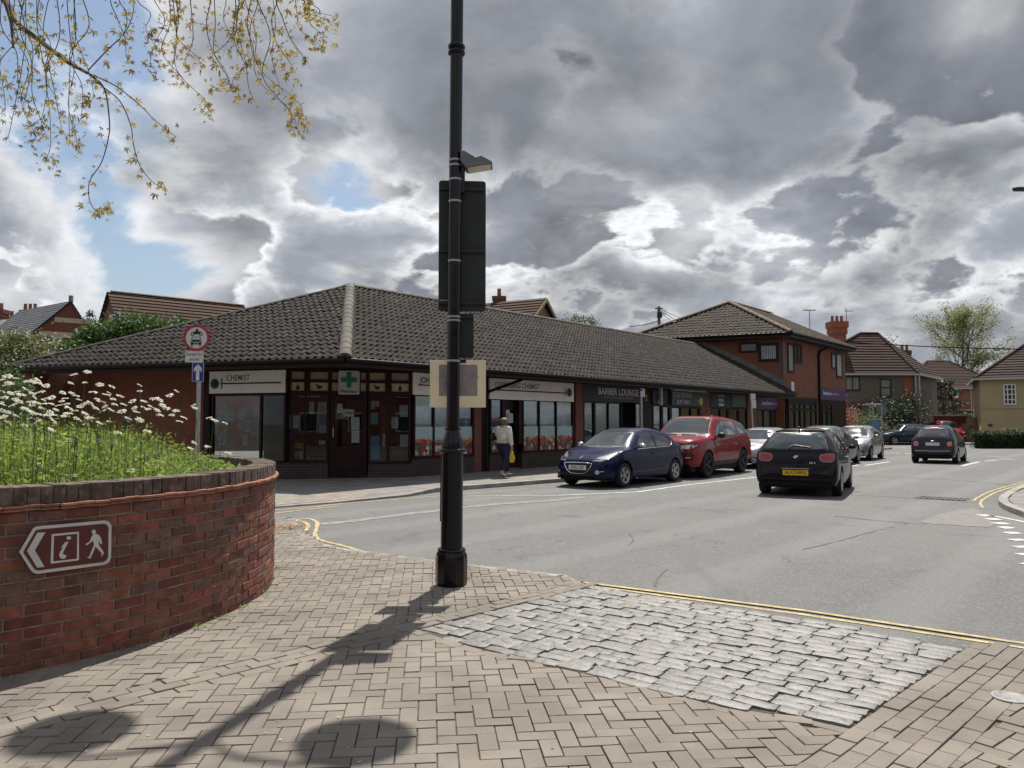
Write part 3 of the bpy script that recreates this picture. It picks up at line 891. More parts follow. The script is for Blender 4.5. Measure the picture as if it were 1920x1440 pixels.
# ---- sign on the planter wall
def sign_plane(cx, cy):
    d = pix_dir(cx, cy); # ray - cylinder
    ox, oy = CAM.x - PC.x, CAM.y - PC.y; A = d.x ** 2 + d.y ** 2; Bq = ox * d.x + oy * d.y; Cq = ox * ox + oy * oy - PR ** 2
    t = (-Bq - math.sqrt(Bq * Bq - A * Cq)) / A
    p = CAM + d * t; nrm = Vector((p.x - PC.x, p.y - PC.y, 0)).normalized()
    return p, nrm
sp, sn = sign_plane(123, 1027)
sfr = Fr(sp + sn * .045, (-sn.y, sn.x))
def zz(pts, ox=20, oy=960, s=9.143): return [sfr.px(ox + x / s, oy + y / s) for x, y in pts]
M_sgnw = mat('sign_white', (.56, .57, .53), .55, var=.1, scale=6, streak=.15)
M_sgnb = mat('sign_brown', (.10, .022, .018), .5, var=.12, scale=6)
wsign = empty('tourist_sign', sp, 0, 'brown arrow-ended tourist sign with white information and walking figure symbols on planter wall', 'sign')
def sgn(name, pts, n0, n1, m):
    mb = MB(); sfr.poly(mb, zz(pts), n0, n1); o = mb.build(name, m); o.parent = wsign; o.matrix_parent_inverse = Matrix.Translation(-sp); return o
def rnd_corner(pts, idx, r=5):
    return pts
outer = [(150, 685), (390, 280), (430, 255), (480, 245), (1610, 145), (1690, 165), (1730, 235), (1720, 780), (1690, 860), (1610, 905), (450, 1062), (390, 1040), (340, 990)]
inner = [(212, 688), (420, 330), (450, 305), (490, 298), (1600, 200), (1650, 220), (1675, 270), (1668, 770), (1640, 825), (1590, 855), (460, 1003), (420, 985), (385, 950)]
sgn('panel', outer, -.006, 0, M_sgnw); sgn('field', inner, .0005, .003, M_sgnb)
sgn('chevron', [(275, 668), (455, 355), (590, 347), (410, 655), (575, 940), (450, 952)], .0035, .005, M_sgnw)
sgn('symbol_box', [(700, 380), (1165, 335), (1165, 820), (1140, 830), (690, 885), (680, 875)], .0035, .0045, M_sgnw)
sgn('symbol_box_field', [(738, 412), (1135, 372), (1130, 798), (725, 845)], .005, .0055, M_sgnb)
sgn('letter_dot', [(990 + 40 * math.cos(a * .628), 442 + 30 * math.sin(a * .628)) for a in range(10)], .006, .007, M_sgnw)
sgn('letter_stem', [(985, 508), (930, 515), (848, 615), (890, 605), (830, 700), (825, 750), (850, 795), (905, 800), (940, 775), (945, 735), (905, 735), (885, 710), (900, 670)], .006, .007, M_sgnw)
sgn('walker_head', [(1420 + 35 * math.cos(a * .52), 340 + 40 * math.sin(a * .52)) for a in range(12)], .0035, .005, M_sgnw)
sgn('walker_body', [(1415, 378), (1460, 372), (1510, 395), (1540, 440), (1565, 525), (1545, 550), (1528, 540), (1500, 470), (1505, 560), (1590, 690), (1600, 700), (1560, 755), (1540, 755), (1555, 705), (1450, 590), (1360, 800), (1300, 775), (1340, 765), (1425, 560), (1405, 490), (1300, 570), (1280, 550), (1350, 505), (1385, 420)], .0035, .005, M_sgnw)

# ================================================================== PLANTING IN THE PLANTER
M_grass = mat('meadow_leaf', (.22, .30, .06), .6, var=.35, scale=3, rnd=.4, hue=.025, trans=.5)
M_stem = mat('flower_stem', (.07, .11, .03), .6, trans=.2, rnd=.2)
M_petal = mat('daisy_petal', (.78, .78, .72), .6, var=.05, trans=.45)
M_disc = mat('daisy_disc', (.62, .42, .04), .7, var=.2, scale=200)
M_blue = mat('forget_me_not', (.16, .22, .50), .6, rnd=.25, trans=.3)
rg = random.Random(21)
def in_bed(x, y, pad=.32): return math.hypot(x - PC.x, y - PC.y) < PR - pad
def bed_h(x, y):
    """height of the leafy mass above the soil"""
    e = max(0., PR - .28 - math.hypot(x - PC.x, y - PC.y))
    side = min(1, max(.15, (-2.2 - x) / 2.4))
    return (.12 + .46 * min(1, e / .8)) * (.38 + .62 * side)
gm = MB()
def blade(mb, x, y, z, h, w, lean, az):
    dx, dy = math.cos(az), math.sin(az); px_, py_ = -dy * w / 2, dx * w / 2
    m1 = (x + dx * lean * .35, y + dy * lean * .35, z + h * .6); tip = (x + dx * lean, y + dy * lean, z + h)
    mb.add([(x - px_, y - py_, z), (x + px_, y + py_, z), (m1[0] + px_ * .8, m1[1] + py_ * .8, m1[2]), (m1[0] - px_ * .8, m1[1] - py_ * .8, m1[2]), tip], [(0, 1, 2, 3), (3, 2, 4)])
def leafq(mb, c, l, w, az, el, roll=0.):
    d = Vector((math.cos(az) * math.cos(el), math.sin(az) * math.cos(el), math.sin(el))); s = d.cross(Vector((0, 0, 1)))
    s = s.normalized() if s.length > .01 else Vector((1, 0, 0)); u = s.cross(d); s = s * math.cos(roll) + u * math.sin(roll)
    c = Vector(c)
    mb.add([c, c + d * l * .45 + s * w / 2, c + d * l, c + d * l * .45 - s * w / 2], [(0, 1, 2, 3)])
placed = 0
while placed < 19000:
    x = rg.uniform(-8.3, -2.3); y = rg.uniform(4, 9.8)
    if not in_bed(x, y): continue
    if x < -.74 * y - .5: continue
    if y > 8.6 and rg.random() < .6: continue
    h = bed_h(x, y) * rg.uniform(.45, 1.15)
    if rg.random() < .33: blade(gm, x, y, 1.03, h, rg.uniform(.004, .009), h * rg.uniform(.1, .6), rg.uniform(0, 6.28))
    else:
        zc_ = 1.04 + h * rg.uniform(.35, 1.0)
        leafq(gm, (x, y, zc_), rg.uniform(.03, .085), rg.uniform(.010, .030), rg.uniform(0, 6.28), rg.uniform(-.5, 1.1), rg.uniform(-.8, .8))
    placed += 1
for _ in range(420):        # broad leaves near the rim
    x = rg.uniform(-6, -2.4); y = rg.uniform(4, 8)
    if not in_bed(x, y, .30) or in_bed(x, y, .8): continue
    leafq(gm, (x, y, 1.05 + rg.uniform(0, .09)), rg.uniform(.06, .13), rg.uniform(.025, .05), rg.uniform(0, 6.28), rg.uniform(.1, 1.2), rg.uniform(-.6, .6))
o = gm.build('meadow_foliage', M_grass, None, fix=False); tag(o, 'dense fresh green stems and leaves filling the brick planter', 'foliage', kind='stuff')

# daisies: one head of petals with a disc on a thin stem, sharing meshes
def petal_mesh(seed):
    r = random.Random(seed); mb = MB(); n_ = 17
    for i in range(n_):
        a = 2 * math.pi * i / n_ + r.uniform(-.08, .08); l = r.uniform(.030, .037); dr = r.uniform(-.010, .006)
        d = Vector((math.cos(a), math.sin(a), 0)); s = Vector((-d.y, d.x, 0)); w = .0055
        mb.add([d * .006 - s * .002, d * .006 + s * .002, d * l * .6 + s * w + Vector((0, 0, .004)), d * l + s * w * .5 + Vector((0, 0, dr)), d * l - s * w * .5 + Vector((0, 0, dr)), d * l * .6 - s * w + Vector((0, 0, .004))], [(0, 1, 2, 3, 4, 5)])
    me = mb.mesh('petals'); me.materials.append(M_petal); return me
pets = [petal_mesh(s) for s in range(3)]
disc_me = MB().lathe([(.009, 0), (.009, .003), (.005, .006), (.001, .007)], 8).mesh('disc'); disc_me.materials.append(M_disc)
heads = []
# heads read off the photograph (pixel of the head); the distance is chosen inside the bed
spots_px = [(138, 702), (164, 697), (159, 717), (187, 721), (210, 725), (262, 722), (262, 733), (331, 733), (318, 741), (289, 747), (362, 760), (50, 715), (72, 715), (30, 709), (14, 705),
            (75, 735), (88, 747), (40, 740), (10, 722), (60, 760), (95, 773), (160, 775), (148, 749), (175, 735), (200, 740), (225, 742), (118, 736), (122, 747), (135, 737), (22, 760), (8, 745),
            (283, 762), (300, 750), (295, 769), (278, 767), (300, 778), (312, 766), (322, 778), (337, 790), (392, 783), (403, 788), (422, 793), (248, 752), (228, 771), (215, 758), (192, 771), (170, 758), (190, 753), (145, 785),
            (100, 789), (55, 785), (30, 779), (45, 797), (110, 760), (130, 765), (12, 790), (65, 745), (85, 722), (180, 765), (208, 768), (270, 752), (256, 772), (240, 784), (205, 790), (160, 795), (262, 787), (276, 808),
            (222, 811), (188, 835), (299, 868), (168, 864), (25, 824), (246, 882), (366, 765), (5, 770), (92, 757), (105, 768), (60, 773), (35, 752), (48, 729), (20, 737), (80, 765), (70, 790), (120, 780), (150, 762),
            (2, 712), (6, 758), (18, 773), (97, 745), (115, 752), (128, 775), (140, 770), (182, 748), (196, 762), (212, 748), (232, 758), (252, 765), (305, 760), (330, 770), (345, 783), (60, 737), (28, 747), (3, 733), (88, 778)]
for (x, y) in spots_px:
    for _ in range(60):
        Y = rg.uniform(5.2, 8.6)
        p = at_depth(x, y, Y)
        if not in_bed(p.x, p.y, .34): continue
        if 1.12 < p.z < 2.05: heads.append(p); break
for _ in range(75):
    x = rg.uniform(-7, -3.0); y = rg.uniform(5.0, 9)
    if in_bed(x, y, .4): heads.append(Vector((x, y, 1.05 + bed_h(x, y) * rg.uniform(1.0, 1.6) + .05)))
sunlean = Vector((.25, -.35, .9))
for p in heads:
    h = p.z - 1.03
    base = Vector((p.x + rg.uniform(-.12, .12) * h, p.y + rg.uniform(-.12, .12) * h, 1.03))
    e = empty('daisy', base, 0, 'white ox-eye daisy on a thin stem in the brick planter', 'flower', 'white daisies in the brick planter')
    q = p - base
    mid = q * .55 + Vector((rg.uniform(-.03, .03), rg.uniform(-.03, .03), 0))
    MB().tube([(0, 0, 0), mid, q], [.0026, .0022, .0018], 4, cap=False).build('stem', M_stem, e, fix=False)
    nrm = (Vector((rg.gauss(.1, .3), rg.gauss(.05, .3), .85))).normalized()
    rot = nrm.to_track_quat('Z', 'Y').to_matrix().to_4x4()
    sc_ = rg.uniform(.85, 1.22)
    o = link('petals', rg.choice(pets), e); o.matrix_local = Matrix.Translation(q) @ rot @ Matrix.Scale(sc_, 4)
    o2 = link('disc', disc_me, e); o2.matrix_local = Matrix.Translation(q) @ rot @ Matrix.Scale(sc_, 4)
# small buds and blue flowers
for (x, y, k_) in [(190, 769, 7), (235, 784, 9), (60, 842, 6), (75, 840, 5), (128, 853, 6), (185, 853, 5), (300, 850, 5), (45, 858, 5), (190, 826, 4), (105, 845, 5), (140, 820, 4), (70, 875, 5), (90, 862, 5), (165, 845, 4), (35, 872, 5), (210, 830, 4)]:
    p = None
    for _ in range(40):
        Y = rg.uniform(4.6, 7.6); q = at_depth(x, y, Y)
        if in_bed(q.x, q.y, .33) and 1.1 < q.z < 1.75: p = q; break
    if p is None: continue
    e = empty('blue_flower', (p.x, p.y, 1.03), 0, 'cluster of small blue forget-me-not flowers among planter foliage', 'flower', 'blue flower clusters in the brick planter')
    h = p.z - 1.03; mb = MB(); st = MB(); st.tube([(0, 0, 0), (0, 0, h)], .002, 4, cap=False)
    for _ in range(k_ * 3):
        c = Vector((rg.gauss(0, .022), rg.gauss(0, .022), h + rg.gauss(0, .014))); st.tube([(0, 0, h * .8), c], .001, 3, cap=False)
        for a in range(5):
            d = Vector((math.cos(a * 1.257), math.sin(a * 1.257), rg.uniform(-.3, .3))) * .0075; s = Vector((-d.y, d.x, 0)) * .55
            mb.add([c, c + d * .6 + s, c + d, c + d * .6 - s], [(0, 1, 2, 3)])
    mb.build('petals', M_blue, e, fix=False); st.build('stem', M_stem, e, fix=False)
# weeds and grit at the foot of the wall and post
wm = MB()
for (x, y, k_, r_) in [(519, 1068, 40, .05), (460, 1140, 14, .04), (375, 1180, 24, .04), (300, 1200, 20, .05), (420, 1162, 26, .05), (230, 1217, 18, .05), (495, 1112, 30, .05), (880, 1085, 16, .06), (815, 1085, 12, .06), (905, 1092, 10, .1)]:
    c = gp(x, y, FZ)
    for _ in range(k_):
        leafq(wm, (c.x + rg.gauss(0, r_), c.y + rg.gauss(0, r_), FZ + rg.uniform(0, .02)), rg.uniform(.02, .05), rg.uniform(.006, .014), rg.uniform(0, 6.28), rg.uniform(.2, 1.2))
o = wm.build('weeds', M_grass, None, fix=False); tag(o, 'small green weeds growing from joints in the block paving', 'weeds', kind='stuff')
lm = MB()
om = MB(); oc = gp(540, 990, FZ)
for _ in range(260): leafq(om, (oc.x + rg.gauss(0, .14), oc.y + rg.gauss(0, .16), FZ + rg.uniform(.004, .02)), rg.uniform(.02, .05), rg.uniform(.01, .025), rg.uniform(0, 6.28), rg.uniform(-.1, .5))
o = om.build('leaf_litter', mat('dry_leaves', (.34, .17, .07), .9, rnd=.4), None, fix=False); tag(o, 'orange-brown dry leaves swept against the kerb by the planter', 'leaves', kind='stuff')
for _ in range(420):
    if rg.random() < .5:
        a = rg.uniform(a_vis0, a_vis1); r_ = PR + abs(rg.gauss(0, .05)) + .01; x, y = PC.x + r_ * math.cos(a), PC.y + r_ * math.sin(a)
    else: x, y = rg.uniform(-3.5, 3), rg.uniform(3.4, 9)
    if not inside((x, y), foot2d): continue
    s = rg.uniform(.004, .011)
    leafq(lm, (x, y, FZ + .006), s * 2, s * 1.4, rg.uniform(0, 6.28), rg.uniform(-.1, .3))
o = lm.build('litter', mat('dry_litter', (.36, .32, .24), .9, rnd=.5), None, fix=False); tag(o, 'scattered pale grit and dry petals on the block paving', 'litter', kind='stuff')

# ================================================================== SHOP PARADE (single storey)
M_tile = mat('roof_tile', (.027, .0215, .018), .85, spec=.2, var=.35, scale=1.5, bump=.3, bscale=40, rnd=.35, hue=.01, speck=.45, speckc=(.13, .12, .10), speckscale=9)
M_deck = mat('roof_deck', (.02, .018, .016), .9)
M_ridge = mat('ridge_tile', (.088, .077, .064), .85, var=.35, scale=4, rnd=.2, speck=.4, speckc=(.3, .29, .25), speckscale=14)
M_timber = mat('stained_timber', (.022, .008, .008), .5, spec=.2, var=.25, scale=6, streak=.2)
M_blackt = mat('black_paint', (.007, .007, .010), .45, spec=.2, var=.2, scale=5)
M_gutter = mat('black_gutter', (.007, .006, .007), .5, spec=.2)
M_soffit = mat('soffit', (.025, .014, .012), .7)
M_pane = glass_mat('shop_glass')
M_cream = mat('cream_panel', (.42, .36, .24), .5, var=.08)
M_creamd = mat('cream_panel_dull', (.26, .225, .16), .4, var=.12)
M_paper = mat('paper', (.55, .58, .60), .8, var=.05)
M_paperb = mat('paper_blue', (.05, .33, .52), .6, var=.15, scale=6)
M_papert = mat('paper_teal', (.05, .36, .42), .6, var=.15, scale=6)
M_signw = mat('sign_board', (.80, .78, .74), .45, var=.05, scale=2)
M_green = mat('sign_green', (.01, .13, .08), .5)
M_dk = mat('letter_black', (.012, .014, .014), .5)
M_steel = mat('galvanised', (.33, .34, .35), .45, metal=.5, var=.15, scale=6)

HE = 3.11
Cc = gp(647, 671, HE); Le = gp(10, 689.5, HE)
Rdir = RD.copy(); Nout = RN.copy()
Ldir = (Le - Cc); Ldir.z = 0; Ll = Ldir.length; Ldir.normalize()
LEN = 28.9
Ee = Cc + Rdir * LEN
# ridge: runs parallel to the street eave, half the building's depth behind it
WID = 5.1
def ridge_point(x, y):
    base = Vector((Cc.x, Cc.y, 0)) - Nout * WID
    d = pix_dir(x, y); b = d.x / d.y
    # (base + Rdir t).x = b*(...).y
    t = (b * base.y - base.x) / (Rdir.x - b * Rdir.y)
    p = base + Rdir * t
    return Vector((p.x, p.y, CAM_H + d.z / d.y * p.y)), t
Pk, tk = ridge_point(656, 537)
HP = Pk.z
Re = Vector((Ee.x, Ee.y, HP)) - Nout * WID
# back eave corners (not seen)
Lb = Le + Rdir * 6
Eb = Re - Nout * WID; Eb.z = HE
shop = empty('shop_parade', (Cc.x, Cc.y, 0), 0, 'long single-storey red brick shop parade with dark pantile hipped roof', 'building')
def P_(o, parent=shop):
    o.parent = parent; o.matrix_parent_inverse = parent.matrix_basis.inverted(); return o
def fpart(fr, name, m, parent, *a, **k): return P_(fr.part(name, m, None, *a, **k), parent)
def place(mb, name, m, parent, **k): return P_(mb.build(name, m, None, **k), parent)

def tile_proto(w, g, roll=.042, th=.026):
    prof = [(0, .0), (.10, -.004), (.40, .0), (.52, .35), (.66, .85), (.78, 1.0), (.90, .8), (1.06, .15)]
    v = []; n_ = len(prof)
    for (vv, lift) in ((-.02, th), (g * 1.12, -.004)):
        for (q, h) in prof: v.append((q * w, vv, h * roll + lift))
    for (q, h) in prof: v.append((q * w, -.02, h * roll + th - .024))     # tail thickness
    f = [(i, i + 1, n_ + i + 1, n_ + i) for i in range(n_ - 1)] + [(2 * n_ + i, 2 * n_ + i + 1, i + 1, i) for i in range(n_ - 1)]
    return v, f
def plane_frame(a, b, c):
    """roof plane: origin a, u along a->b (eave), v up the slope"""
    u = (b - a).normalized(); n_ = u.cross(c - a).normalized()
    if n_.z < 0: n_ = -n_
    v = n_.cross(u)
    if v.z < 0: v = -v
    return a, u, v, n_
def tile_roof(poly, a, b, c, parent, w=.21, g=.31, singles=0, m=None, roll=.042, name='roof_tile', seed=1, key=None):
    o0, u, v, n_ = plane_frame(a, b, c)
    P2 = [((p - o0).dot(u), (p - o0).dot(v)) for p in poly]
    rr = random.Random(seed)
    pv, pf = tile_proto(w, g, roll)
    me = bpy.data.meshes.new(name); me.from_pydata(pv, [], pf)
    for p in me.polygons: p.use_smooth = True
    me.set_sharp_from_angle(angle=R_(45)); me.materials.append(m or M_tile)
    umin, umax = min(p[0] for p in P2), max(p[0] for p in P2); vmin, vmax = min(p[1] for p in P2), max(p[1] for p in P2)
    items = []
    j = 0; vv = vmin
    while vv < vmax:
        uu = umin - w
        while uu < umax + w:
            cx, cy = uu + w * .5, vv + g * .5
            if inside((cx, cy), P2) or inside((cx, vv + .05), P2): items.append((uu, vv))
            uu += w
        vv += g
    B4 = Matrix.Identity(4); B4.col[0][:3] = u; B4.col[1][:3] = v; B4.col[2][:3] = n_; B4.col[3][:3] = o0
    mats = []
    for uu, vv in items:
        M4 = B4 @ Matrix.Translation((uu + rr.uniform(-.006, .006), vv + rr.uniform(-.012, .012), rr.uniform(0, .01))) @ Matrix.Rotation(rr.uniform(-.012, .012), 4, 'Z') @ Matrix.Rotation(rr.uniform(-.012, .012), 4, 'X')
        mats.append(M4)
    mats.sort(key=lambda q: (q.translation - CAM).length)
    rest = MB()
    for i, M4 in enumerate(mats):
        if i < singles:
            o = link(name, me, parent); o.matrix_parent_inverse = parent.matrix_basis.inverted(); o.matrix_basis = M4
        else: rest.add([M4 @ Vector(p) for p in pv], pf)
    if rest.v:
        o = rest.build('far_roof_tiles', m or M_tile, None, smooth=45, fix=False); P_(o, parent); o['kind'] = 'stuff'
    deck = MB().slab([p - n_ * .03 for p in poly], -n_, .05); place(deck, 'roof_deck', M_deck, parent)
    return n_
roofp = P_(link('roof', MB().add([Cc - Vector((0, 0, .04)), Ee - Vector((0, 0, .04)), Eb - Vector((0, 0, .04)), Lb - Vector((0, 0, .04)), Le - Vector((0, 0, .04))], [(0, 1, 2, 3, 4)]).mesh('soffit'), None, M_soffit))
roofp.name = 'soffit'
Cc3, Le3, Ee3 = Cc, Le, Ee
n_left = tile_roof([Le, Cc, Pk], Le, Cc, Pk, shop, singles=150, seed=2)
n_right = tile_roof([Cc, Ee, Re, Pk], Cc, Ee, Re, shop, singles=150, seed=3)
place(MB().slab([Le, Pk, Re, Eb, Lb], Vector((0, 0, -1)), .06), 'rear_roof', M_deck, shop)
def ridge_line(a, b, parent, m=M_ridge, l=.42, r=.13, singles=True, mat2=None):
    d = b - a; n_ = int(d.length / l); rest = MB(); rr = random.Random(5)
    t = d.normalized(); s = t.cross(Vector((0, 0, 1))).normalized(); up = s.cross(t)
    for i in range(n_):
        p0 = a + d * (i / n_); p1 = a + d * ((i + 1.04) / n_)
        mb = MB() if singles else rest; k_ = 7; vs = []
        for p, e in ((p0, r * 1.06), (p1, r * .98)):
            for j in range(k_):
                q = math.pi * (.04 + .92 * j / (k_ - 1)); vs.append(p + s * math.cos(q) * e + up * (math.sin(q) * e * .75 - .03))
        mb.add(vs, [(j, j + 1, k_ + j + 1, k_ + j) for j in range(k_ - 1)] + [tuple(range(k_))])
        if singles: place(mb, 'ridge_tile', m, parent, smooth=40)
    if not singles:
        o = place(rest, 'ridge_tiles_far', m, parent, smooth=40); o['kind'] = 'stuff'; o.name = 'ridge_capping'
ridge_line(Cc + Vector((0, 0, .04)), Pk + Vector((0, 0, .03)), shop, l=.42, r=.15)
ridge_line(Le + Vector((0, 0, .04)), Pk + Vector((0, 0, .03)), shop, mat('verge_tile', (.06, .052, .044), .85, var=.4, scale=6, rnd=.2, speck=.4, speckc=(.16, .17, .12), speckscale=9), r=.11)
ridge_line(Pk + Vector((0, 0, .03)), Re + Vector((0, 0, .03)), shop, mat('ridge_dark', (.10, .085, .072), .85, var=.3, scale=6, rnd=.2), r=.13)

# ---- walls
IN = 1.3
Z0, ZW = KZ - .04, HE - .05
fR = Fr(Cc - Nout * IN, Rdir)
lN = Vector((-Ldir.y, Ldir.x, 0))
if lN.y > 0: lN = -lN
fL = Fr(Le - lN * 1.75, -Ldir)
assert fL.n.dot(lN) > .9 and fR.n.dot(Nout) > .9, (fL.n, lN, fR.n, Nout)
tb = fL.tx(541); tc_ = fL.tx(384)
P1 = fL.P(tb, 0); t2 = fR.tx(773); P2_ = fR.P(t2, 0)
fC = Fr(P1, P2_ - P1); LC = (P2_ - P1).length
M_bR = brick_mat('parade_brick_r', (.20, .065, .04), (.15, .045, .03), (.16, .12, .10), Rdir)
M_bL = brick_mat('parade_brick_l', (.25, .08, .045), (.19, .058, .034), (.15, .10, .08), Ldir)
M_plinth = brick_mat('plinth_brick', (.055, .03, .026), (.04, .024, .022), (.12, .10, .09), Rdir)
M_plinthL = brick_mat('plinth_brick_l', (.055, .03, .026), (.04, .024, .022), (.12, .10, .09), fC.t)
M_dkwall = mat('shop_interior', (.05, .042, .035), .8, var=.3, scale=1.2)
M_floor = mat('shop_floor', (.10, .09, .08), .6)
fpart(fL, 'wall', M_bL, shop, .15, tc_, Z0, ZW, -.25, 0)
place(MB().hexa([fL.P(.15, Z0, 0), fL.P(.3, Z0, 1.4), fL.P(.5, Z0, 1.4), fL.P(.4, Z0, 0), fL.P(.15, ZW, 0), fL.P(.3, ZW, 1.4), fL.P(.5, ZW, 1.4), fL.P(.4, ZW, 0)]), 'wall', M_bL, shop)
# interior: back walls and floor so that the glass looks into a room
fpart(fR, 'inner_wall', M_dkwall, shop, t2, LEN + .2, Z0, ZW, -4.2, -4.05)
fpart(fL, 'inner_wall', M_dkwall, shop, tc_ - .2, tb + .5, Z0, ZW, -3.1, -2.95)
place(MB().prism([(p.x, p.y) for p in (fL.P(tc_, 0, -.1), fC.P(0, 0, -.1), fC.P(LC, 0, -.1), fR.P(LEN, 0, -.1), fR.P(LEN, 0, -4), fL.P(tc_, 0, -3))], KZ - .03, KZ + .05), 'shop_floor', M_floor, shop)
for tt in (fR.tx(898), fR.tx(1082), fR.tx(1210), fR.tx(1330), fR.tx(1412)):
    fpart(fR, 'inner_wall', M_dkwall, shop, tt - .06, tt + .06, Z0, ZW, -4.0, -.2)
# shelves with stock inside the chemist
rsx = random.Random(9)
for k_ in range(9):
    t0 = t2 + .8 + k_ * .62
    mb = MB()
    for z in (.5, .95, 1.4, 1.85): fR.box(mb, t0, t0 + .5, z, z + .03, -2.3, -2.0)
    fR.box(mb, t0 - .02, t0, .15, 2.1, -2.3, -2.0)
    place(mb, 'shelf', mat('shelf', (.25, .23, .2), .6), shop)
    for z in (.53, .98, 1.43, 1.88):
        mb = MB(); u = t0 + .02
        while u < t0 + .44:
            w_ = rsx.uniform(.04, .1); fR.box(mb, u, u + w_, z, z + rsx.uniform(.1, .28), -2.2, -2.03); u += w_ + .01
        place(mb, 'shelf_stock', mat('stock%d' % rsx.randrange(5), rsx.choice([(.45, .4, .35), (.5, .12, .08), (.1, .2, .4), (.5, .42, .1), (.15, .35, .2)]), .5), shop)

# fascia, gutter along the eaves
frE_R = Fr(Cc, Rdir); frE_L = Fr(Le, -Ldir)
for fr, l in ((frE_R, LEN), (frE_L, Ll)):
    fpart(fr, 'fascia', M_timber, shop, .0, l, HE - .20, HE - .03, -.06, -.02)
    path = [fr.P(-.02, HE - .05, .04), fr.P(l + .02, HE - .05, .04)]
    place(MB().tube(path, .062, 10), 'gutter', M_gutter, shop, smooth=60)
# deep timber beam under the soffit above the windows
fpart(fR, 'beam', M_timber, shop, t2 + .06, LEN, ZW - .07, ZW, -.08, -.008)
fpart(fC, 'beam', M_timber, shop, .05, LC - .05, ZW - .07, ZW + .001, -.08, -.008)
fpart(fL, 'beam', M_timber, shop, tc_, tb - .05, ZW - .07, ZW, -.08, -.008)

def pane_unit(fr, t0, t1, z0, z1, parent=shop, m=M_timber, fw=.06, n0=-.06, n1=.03, glass=M_pane, name='window', mull=(), trans=(), sub=True):
    """window frame with a pane between each pair of mullions"""
    mb = MB()
    fr.box(mb, t0, t1, z0, z0 + fw, n0, n1); fr.box(mb, t0, t1, z1 - fw, z1, n0, n1)
    fr.box(mb, t0, t0 + fw, z0 + fw, z1 - fw, n0, n1); fr.box(mb, t1 - fw, t1, z0 + fw, z1 - fw, n0, n1)
    for q in mull: fr.box(mb, q - fw / 2, q + fw / 2, z0 + fw, z1 - fw, n0, n1 - .004)
    xs = [t0 + fw] + sorted(mull) + [t1 - fw]
    zs = [z0 + fw] + sorted(trans) + [z1 - fw]
    for q in trans:
        for a, b in zip(xs[:-1], xs[1:]): fr.box(mb, a + fw * .4, b - fw * .4, q - fw / 2, q + fw / 2, n0, n1 - .008)
    w = place(mb, name, m, parent)
    for a, b in zip(xs[:-1], xs[1:]):
        for c, d in zip(zs[:-1], zs[1:]):
            o = fr.part('pane', glass, None, a - .01, b + .01, c - .01, d + .01, -.02, -.012); P_(o, w)
    return w
def notice(fr, x0, y0, x1, y1, m=M_paper, n=-.03, label='white paper notice taped inside the chemist window', group='paper notices in the chemist windows', cat='notice', lines=True, name='notice'):
    a = fr.px(x0, y1, n); b = fr.px(x1, y0, n)
    o = fr.part(name, m, None, a[0], b[0], a[1], b[1], n - .002, n); tag(o, label, cat, group)
    if lines:
        mb = MB(); h = b[1] - a[1]; w = b[0] - a[0]
        for i in range(5):
            z = b[1] - h * (.16 + .15 * i); fr.box(mb, a[0] + w * .14, a[0] + w * random.uniform(.6, .86), z, z + h * .045, n + .0005, n + .002)
        c = mb.build('print', M_greyprint, None); c.parent = o
    return o
M_greyprint = mat('print_grey', (.22, .24, .26), .8)

# --- left window bay (white CHEMIST board above)
zs_s, zt_s = .53, 2.38
fpart(fL, 'plinth', M_plinthL, shop, tc_, tb, Z0, zs_s, -.2, .0)
fpart(fL, 'pier', M_timber, shop, tc_ - .02, tc_ + .16, Z0, ZW - .07, -.1, .04)
lx = [fL.tx(x) for x in (398, 490, 537)]
pane_unit(fL, lx[0], lx[2], zs_s, zt_s, mull=(lx[1],))
fpart(fL, 'spandrel', M_timber, shop, lx[0] - .1, lx[2] + .02, zt_s, ZW - .07, -.06, -.01)
def shop_sign(fr, x0, x1, ytop0, ybot0, label, m=M_signw, n0=.02, n1=.06, name='shop_sign', cat='shop sign', at=None):
    xm = at or x0
    t0, t1 = fr.tx(x0, n1), fr.tx(x1, n1); z1 = fr.px(xm, ytop0, n1)[1]; z0 = fr.px(xm, ybot0, n1)[1]
    e = empty(name, fr.P((t0 + t1) / 2, z0, n1), 0, label, cat)
    P_(fr.part('board', m, None, t0, t1, z0, z1, n0, n1, bevel=.006), e)
    return e, t0, t1, z0, z1
def sign_text(fr, e, body, t, z, h, m, n, sx=1., shear=0., align='LEFT', bold=0., name='lettering', ext=.003, spacing=1., fit=0.):
    o = text(body, h * 1.42, m, fr.mw(t, z, n), None, name, align, ext, sx, shear, spacing, bold=bold)
    if fit:
        c_ = [(v.co - fr.P(t, z, n)).dot(fr.t) for v in o.data.vertices]; q_ = fit / (max(c_) - min(c_)) - 1; m_ = min(c_) if align == 'LEFT' else 0
        for v, u in zip(o.data.vertices, c_): v.co += fr.t * ((u - m_) * q_)
    return P_(o, e)
